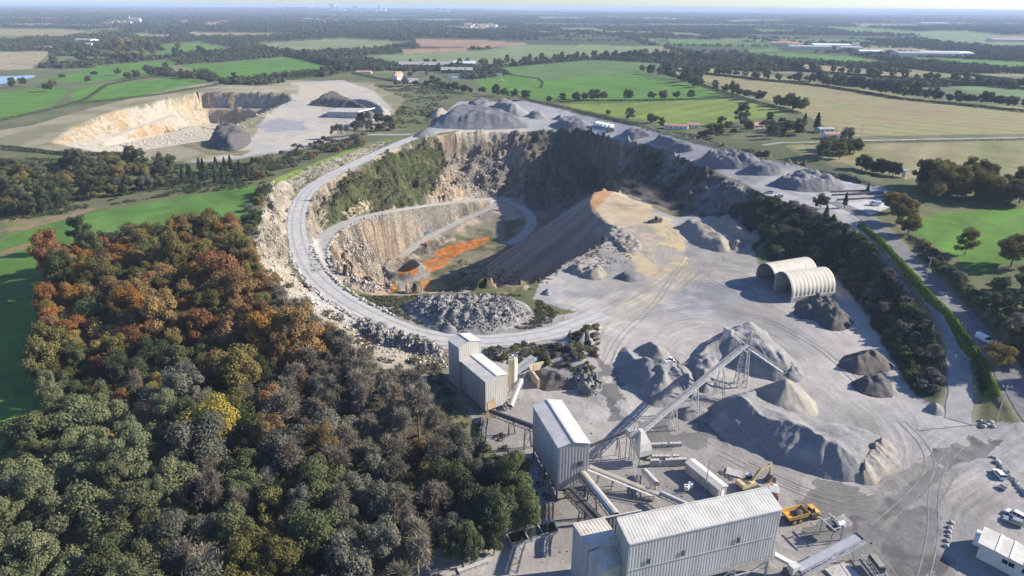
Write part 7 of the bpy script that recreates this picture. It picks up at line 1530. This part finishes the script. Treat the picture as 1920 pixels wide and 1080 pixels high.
H_('white building beside the factory tower', 1603, 92, 16, 14, 18, 1, 0, M_WHITE, M_GROOF, 'silo_tower', 'tower', win=False)
for px, py in ((1456, 84), (1484, 85), (1492, 87), (1470, 83)): H_('red roofed house in the trees left of the factory', px, py, 40, 22, 6, 5, random.uniform(-.4, .4), M_CREAM, M_TILE, group='red roofed houses left of the factory', win=False)
def village(n, poly, label, group, walls=(M_CREAM, M_WHITE), roofs=(M_TILE, M_TILE, M_GROOF), s=(16, 34), h=(5, 8)):
    for x, y in area_pts(poly, n, 18): H_(label, 0, 0, random.uniform(*s), random.uniform(10, 16), random.uniform(*h), 4, random.uniform(-.6, .6), random.choice(walls), random.choice(roofs), group=group, win=False, p=Vector((x, y, 0)))
village(26, [(190, 46), (215, 39), (262, 38), (255, 45), (230, 48)], 'pale house in the village around the church', 'houses of the church village', s=(24, 50))
village(10, [(325, 44), (345, 39), (355, 42), (345, 45)], 'pale house in the hamlet right of the church village', 'houses right of the church village', s=(24, 50)); village(10, [(375, 46), (420, 40), (425, 46), (400, 49)], 'pale house in the right hand hamlet on the far left plain', 'houses of the right hand hamlet', s=(24, 55))
village(12, [(520, 38), (580, 34), (640, 38), (620, 44), (540, 43)], 'far pale house scattered over the wooded plain', 'scattered far houses', s=(26, 60)); village(14, [(860, 45), (930, 47), (925, 52), (870, 52)], 'far pale house among the middle woods', 'far houses in the middle woods', s=(26, 60)); village(10, [(1190, 30), (1300, 34), (1280, 40), (1200, 38)], 'far pale house under the right horizon', 'far houses under the right horizon', s=(30, 70)); village(8, [(240, 16), (330, 14), (330, 18), (250, 19)], 'very far pale roof on the left horizon woods', 'very far pale roofs', s=(80, 200), h=(8, 12))
# church
p = hit(245, 43); p = gpt(p.x, p.y); t = empty('church', p, 'white church with a pointed spire in the far left village', 'church'); b = MB(); b.box(p+Vector((30, 0, 10)), (60, 22, 20)); b.build('nave', M_WHITE, t); b = MB(); b.prism([p+Vector((0, -11, 20)), p+Vector((60, -11, 20)), p+Vector((60, 11, 20)), p+Vector((0, 11, 20))], [p+Vector((0, -.5, 30)), p+Vector((60, -.5, 30)), p+Vector((60, .5, 30)), p+Vector((0, .5, 30))]); b.build('roof', M_GROOF, t); b = MB(); b.box(p+Vector((-6, 0, 16)), (13, 13, 32)); b.build('tower', M_CREAM, t); b = MB(); b.tube(p+Vector((-6, 0, 32)), p+Vector((-6, 0, 52)), 7.5, .3, 8); b.build('spire', M_SLATE, t)
# distant town blocks on the horizon
for i, (px, py, w_, h_) in enumerate(((624, 17, 40, 75), (630, 17.5, 90, 40), (655, 18, 120, 30), (668, 18, 50, 55), (684, 18.5, 110, 32), (712, 19, 26, 70), (720, 19, 40, 40), (820, 20, 60, 45), (832, 20, 90, 38), (700, 19, 70, 26), (640, 18, 60, 26))):
    p = hit(px, py+3); p = gpt(p.x, p.y); s_ = p.y/9000; t = empty('tower_block', p, 'white apartment block of the distant town on the horizon', 'building', 'blocks of the distant town'); b = MB(); b.box(p+up*h_*s_/2, (w_*s_*1.3, 40, h_*s_)); b.build('wall', M_WHITE, t); b = MB(); b.box(p+up*(h_*s_+1.5), (w_*s_*1.3+2, 42, 3)); b.build('roof', M_GROOF, t)
p = hit(1092, 24); p = gpt(p.x, p.y); b = MB(); b.tube(p, p+up*130*p.y/9000, 5, 2, 6); b.bar(p+up*60-Vector((15, 0, 0)), p+up*60+Vector((15, 0, 0)), 3); tag(b.build('radio_mast', M_STEEL, loc=p), 'thin radio mast sticking up from the horizon', 'mast')
# ================================================================== WATER
def sheet(name, poly, lift, m):
    P = smooth(HP(*poly)+[hit(*poly[0])], 2)[:-1]; c = sum(P, Vector())/len(P); zz = max(tz(p.x, p.y) for p in P)+lift; b = MB(); b.add([Vector((p.x, p.y, zz)) for p in P]+[Vector((c.x, c.y, zz))], [(i, (i+1) % len(P), len(P)) for i in range(len(P))]); return tag(b.build(name, m), kind='structure')
sheet('lake_water', [(-60, 146), (20, 143), (72, 141), (60, 147), (25, 152), (15, 158), (-60, 160)], .25, mat('lake_water', (.10, .14, .20), None, rough=.05, spec=.6))
# ================================================================== COWS
cm = bpy.data.meshes.new('cow'); 
cv = [(0, 0, 1.05), (0, .55, 1.1), (0, -.6, 1.1), (0, .95, 1.25), (0, 1.3, 1.2), (.22, .55, .55), (.22, .55, 0), (-.22, .55, .55), (-.22, .55, 0), (.2, -.6, .6), (.2, -.65, 0), (-.2, -.6, .6), (-.2, -.65, 0), (0, -.85, .9), (0, -.92, .45)]
ce = [(0, 1), (0, 2), (1, 3), (3, 4), (1, 5), (5, 6), (1, 7), (7, 8), (2, 9), (9, 10), (2, 11), (11, 12), (2, 13), (13, 14)]
cr_ = [.4, .36, .36, .2, .17, .13, .07, .13, .07, .15, .07, .15, .07, .06, .04]
cm.from_pydata(cv, ce, []); cm.materials.append(mat('cow_hide', (.74, .70, .62), (.62, .56, .46), .8, .8))
first = None
for px, py in ((905, 150), (920, 152), (928, 150), (934, 152), (938, 149), (941, 151), (944, 153), (869, 160)):
    p = hit(px, py); p = gpt(p.x, p.y)
    if first is None:
        o = link('cow', cm, None, p); bpy.context.view_layer.objects.active = o; md = o.modifiers.new('skin', 'SKIN'); o.modifiers.new('sub', 'SUBSURF').render_levels = 1
        sv = cm.skin_vertices[0].data if cm.skin_vertices else None
        if sv is None:
            ly = cm.attributes
        if sv:
            for v_, r_ in zip(sv, cr_): v_.radius = (r_, r_)
            sv[0].use_root = True
        first = o
    else: o = first.copy(); COL.objects.link(o); o.location = p
    o.rotation_euler = (0, 0, random.uniform(0, 6)); o.scale = (1.3,)*3; tag(o, 'cream cow grazing in the pasture below the farm', 'cow', 'cows in the pasture')
# ================================================================== LOOSE ROCK on the cliffs and slopes
def rocks(name, P, r0, r1, m, seed):
    g = np.random.default_rng(seed); n = len(P); R = g.uniform(r0, r1, n)*(.6+.8*g.random(n)**3); base = np.array([(1, 0, 0), (-1, 0, 0), (0, 1, 0), (0, -1, 0), (0, 0, .8), (0, 0, -.8)], float); fc = np.array([(0, 2, 4), (2, 1, 4), (1, 3, 4), (3, 0, 4), (2, 0, 5), (1, 2, 5), (3, 1, 5), (0, 3, 5)])
    a = g.random(n)*6.28; V = base[None]*R[:, None, None]*(.65+.7*g.random((n, 6, 1))); x = V[..., 0]*np.cos(a)[:, None]-V[..., 1]*np.sin(a)[:, None]; y = V[..., 0]*np.sin(a)[:, None]+V[..., 1]*np.cos(a)[:, None]
    V = np.stack([x+P[:, 0:1], y+P[:, 1:2], V[..., 2]+(surf(P[:, 0], P[:, 1])+R*.2)[:, None]], -1).reshape(-1, 3); F = (fc[None]+(np.arange(n)*6)[:, None, None]).reshape(-1, 3)
    tag(link(name, np_mesh(name, V, F, m)), kind='stuff')
M_STONE = mat('loose_stone', (.27, .24, .20), (.42, .375, .315), .8, .95, world=True); M_CREAMST = mat('cream_stone', (.36, .315, .24), (.48, .43, .345), .8, .95, world=True)
rocks('loose_rock', scat([(610, 500), (620, 440), (660, 420), (760, 400), (890, 384), (930, 390), (850, 430), (760, 475), (722, 500), (735, 545), (700, 552), (640, 530)], 2600), .35, 1.1, M_STONE, 1)
rocks('loose_rock', scat([(508, 340), (550, 350), (540, 450), (560, 520), (640, 590), (740, 635), (840, 660), (850, 700), (700, 660), (580, 610), (470, 500), (484, 425)], 2200), .3, .9, M_CREAMST, 2)
rocks('loose_rock', scat([(835, 300), (900, 290), (950, 300), (930, 360), (840, 370), (815, 340)], 700), .5, 1.3, M_STONE, 3)
rocks('loose_rock', scat([(760, 572), (850, 555), (930, 557), (1000, 590), (920, 625), (820, 618)], 2600), .15, .7, mat('grey_stone', (.11, .107, .10), (.26, .25, .235), .8, .95, world=True), 4)
rocks('loose_rock', scat([(660, 612), (700, 602), (760, 627), (828, 652), (830, 670), (760, 658), (690, 638)], 900), .25, .8, MATS['grey_stone'], 8)
rocks('loose_rock', scat([(1062, 720), (1082, 702), (1113, 702), (1132, 716), (1122, 738), (1095, 746)], 400), .2, .6, MATS['grey_stone'], 9)
rocks('loose_rock', scat([(1000, 770), (1180, 700), (1300, 800), (1500, 940), (1750, 1080), (1000, 1080)], 700), .08, .28, MATS['grey_stone'], 11)
rocks('loose_rock', scat([(1070, 500), (1110, 470), (1150, 440), (1200, 460), (1190, 500), (1130, 520)], 320, noise=8), .18, .55, M_STONE, 5)
rocks('loose_rock', scat([(180, 280), (300, 255), (400, 235), (430, 240), (330, 268), (240, 284)], 800), .6, 1.6, M_CREAMST, 6)
rocks('loose_rock', scat([(540, 187), (560, 190), (500, 220), (445, 245), (435, 238), (490, 208)], 260), .7, 1.8, M_STONE, 7)
# ================================================================== DUST
p = hit(1225, 400); b = MB(); 
import bmesh as _bm2
bm = _bm2.new(); _bm2.ops.create_icosphere(bm, subdivisions=3, radius=1); me = bpy.data.meshes.new('dust'); bm.to_mesh(me); bm.free()
o = link('dust', me, None, (p.x-6, p.y+14, tz(p.x, p.y)+7)); o.scale = (26, 12, 11); o.rotation_euler = (0, .25, -.35)
dm = bpy.data.materials.new('dust'); dm.use_nodes = True; n = dm.node_tree.nodes; l = dm.node_tree.links; n.clear(); ou = n.new('ShaderNodeOutputMaterial'); vs = n.new('ShaderNodeVolumePrincipled'); vs.inputs['Color'].default_value = (.9, .82, .68, 1); tc = n.new('ShaderNodeTexCoord'); nz1 = n.new('ShaderNodeTexNoise'); nz1.inputs['Scale'].default_value = 2.2; nz1.inputs['Detail'].default_value = 5; l.new(tc.outputs['Object'], nz1.inputs['Vector'])
ln_ = n.new('ShaderNodeVectorMath'); ln_.operation = 'LENGTH'; l.new(tc.outputs['Object'], ln_.inputs[0]); r1_ = n.new('ShaderNodeMapRange'); r1_.inputs[1].default_value = 1; r1_.inputs[2].default_value = .2; l.new(ln_.outputs['Value'], r1_.inputs[0]); r2_ = n.new('ShaderNodeMapRange'); r2_.inputs[1].default_value = .52; r2_.inputs[2].default_value = .72; r2_.inputs[4].default_value = .10; l.new(nz1.outputs[0], r2_.inputs[0]); mm = n.new('ShaderNodeMath'); mm.operation = 'MULTIPLY'; l.new(r1_.outputs[0], mm.inputs[0]); l.new(r2_.outputs[0], mm.inputs[1]); l.new(mm.outputs[0], vs.inputs['Density']); l.new(vs.outputs[0], ou.inputs['Volume'])
me.materials.append(dm); tag(o, kind='stuff')

# ================================================================== HAZE
hz = MB(); hz.box((0, 19900, (127-72)/2), (106000, 48000, 127+72))
hm = bpy.data.materials.new('haze'); hm.use_nodes = True; hn = hm.node_tree; hn.nodes.clear()
pv = hn.nodes.new('ShaderNodeVolumePrincipled'); pv.inputs['Density'].default_value = HAZE_D; pv.inputs['Color'].default_value = HAZE_C; pv.inputs['Anisotropy'].default_value = .0
ho = hn.nodes.new('ShaderNodeOutputMaterial'); hn.links.new(pv.outputs[0], ho.inputs['Volume'])
tag(hz.build('haze', hm), kind='stuff')
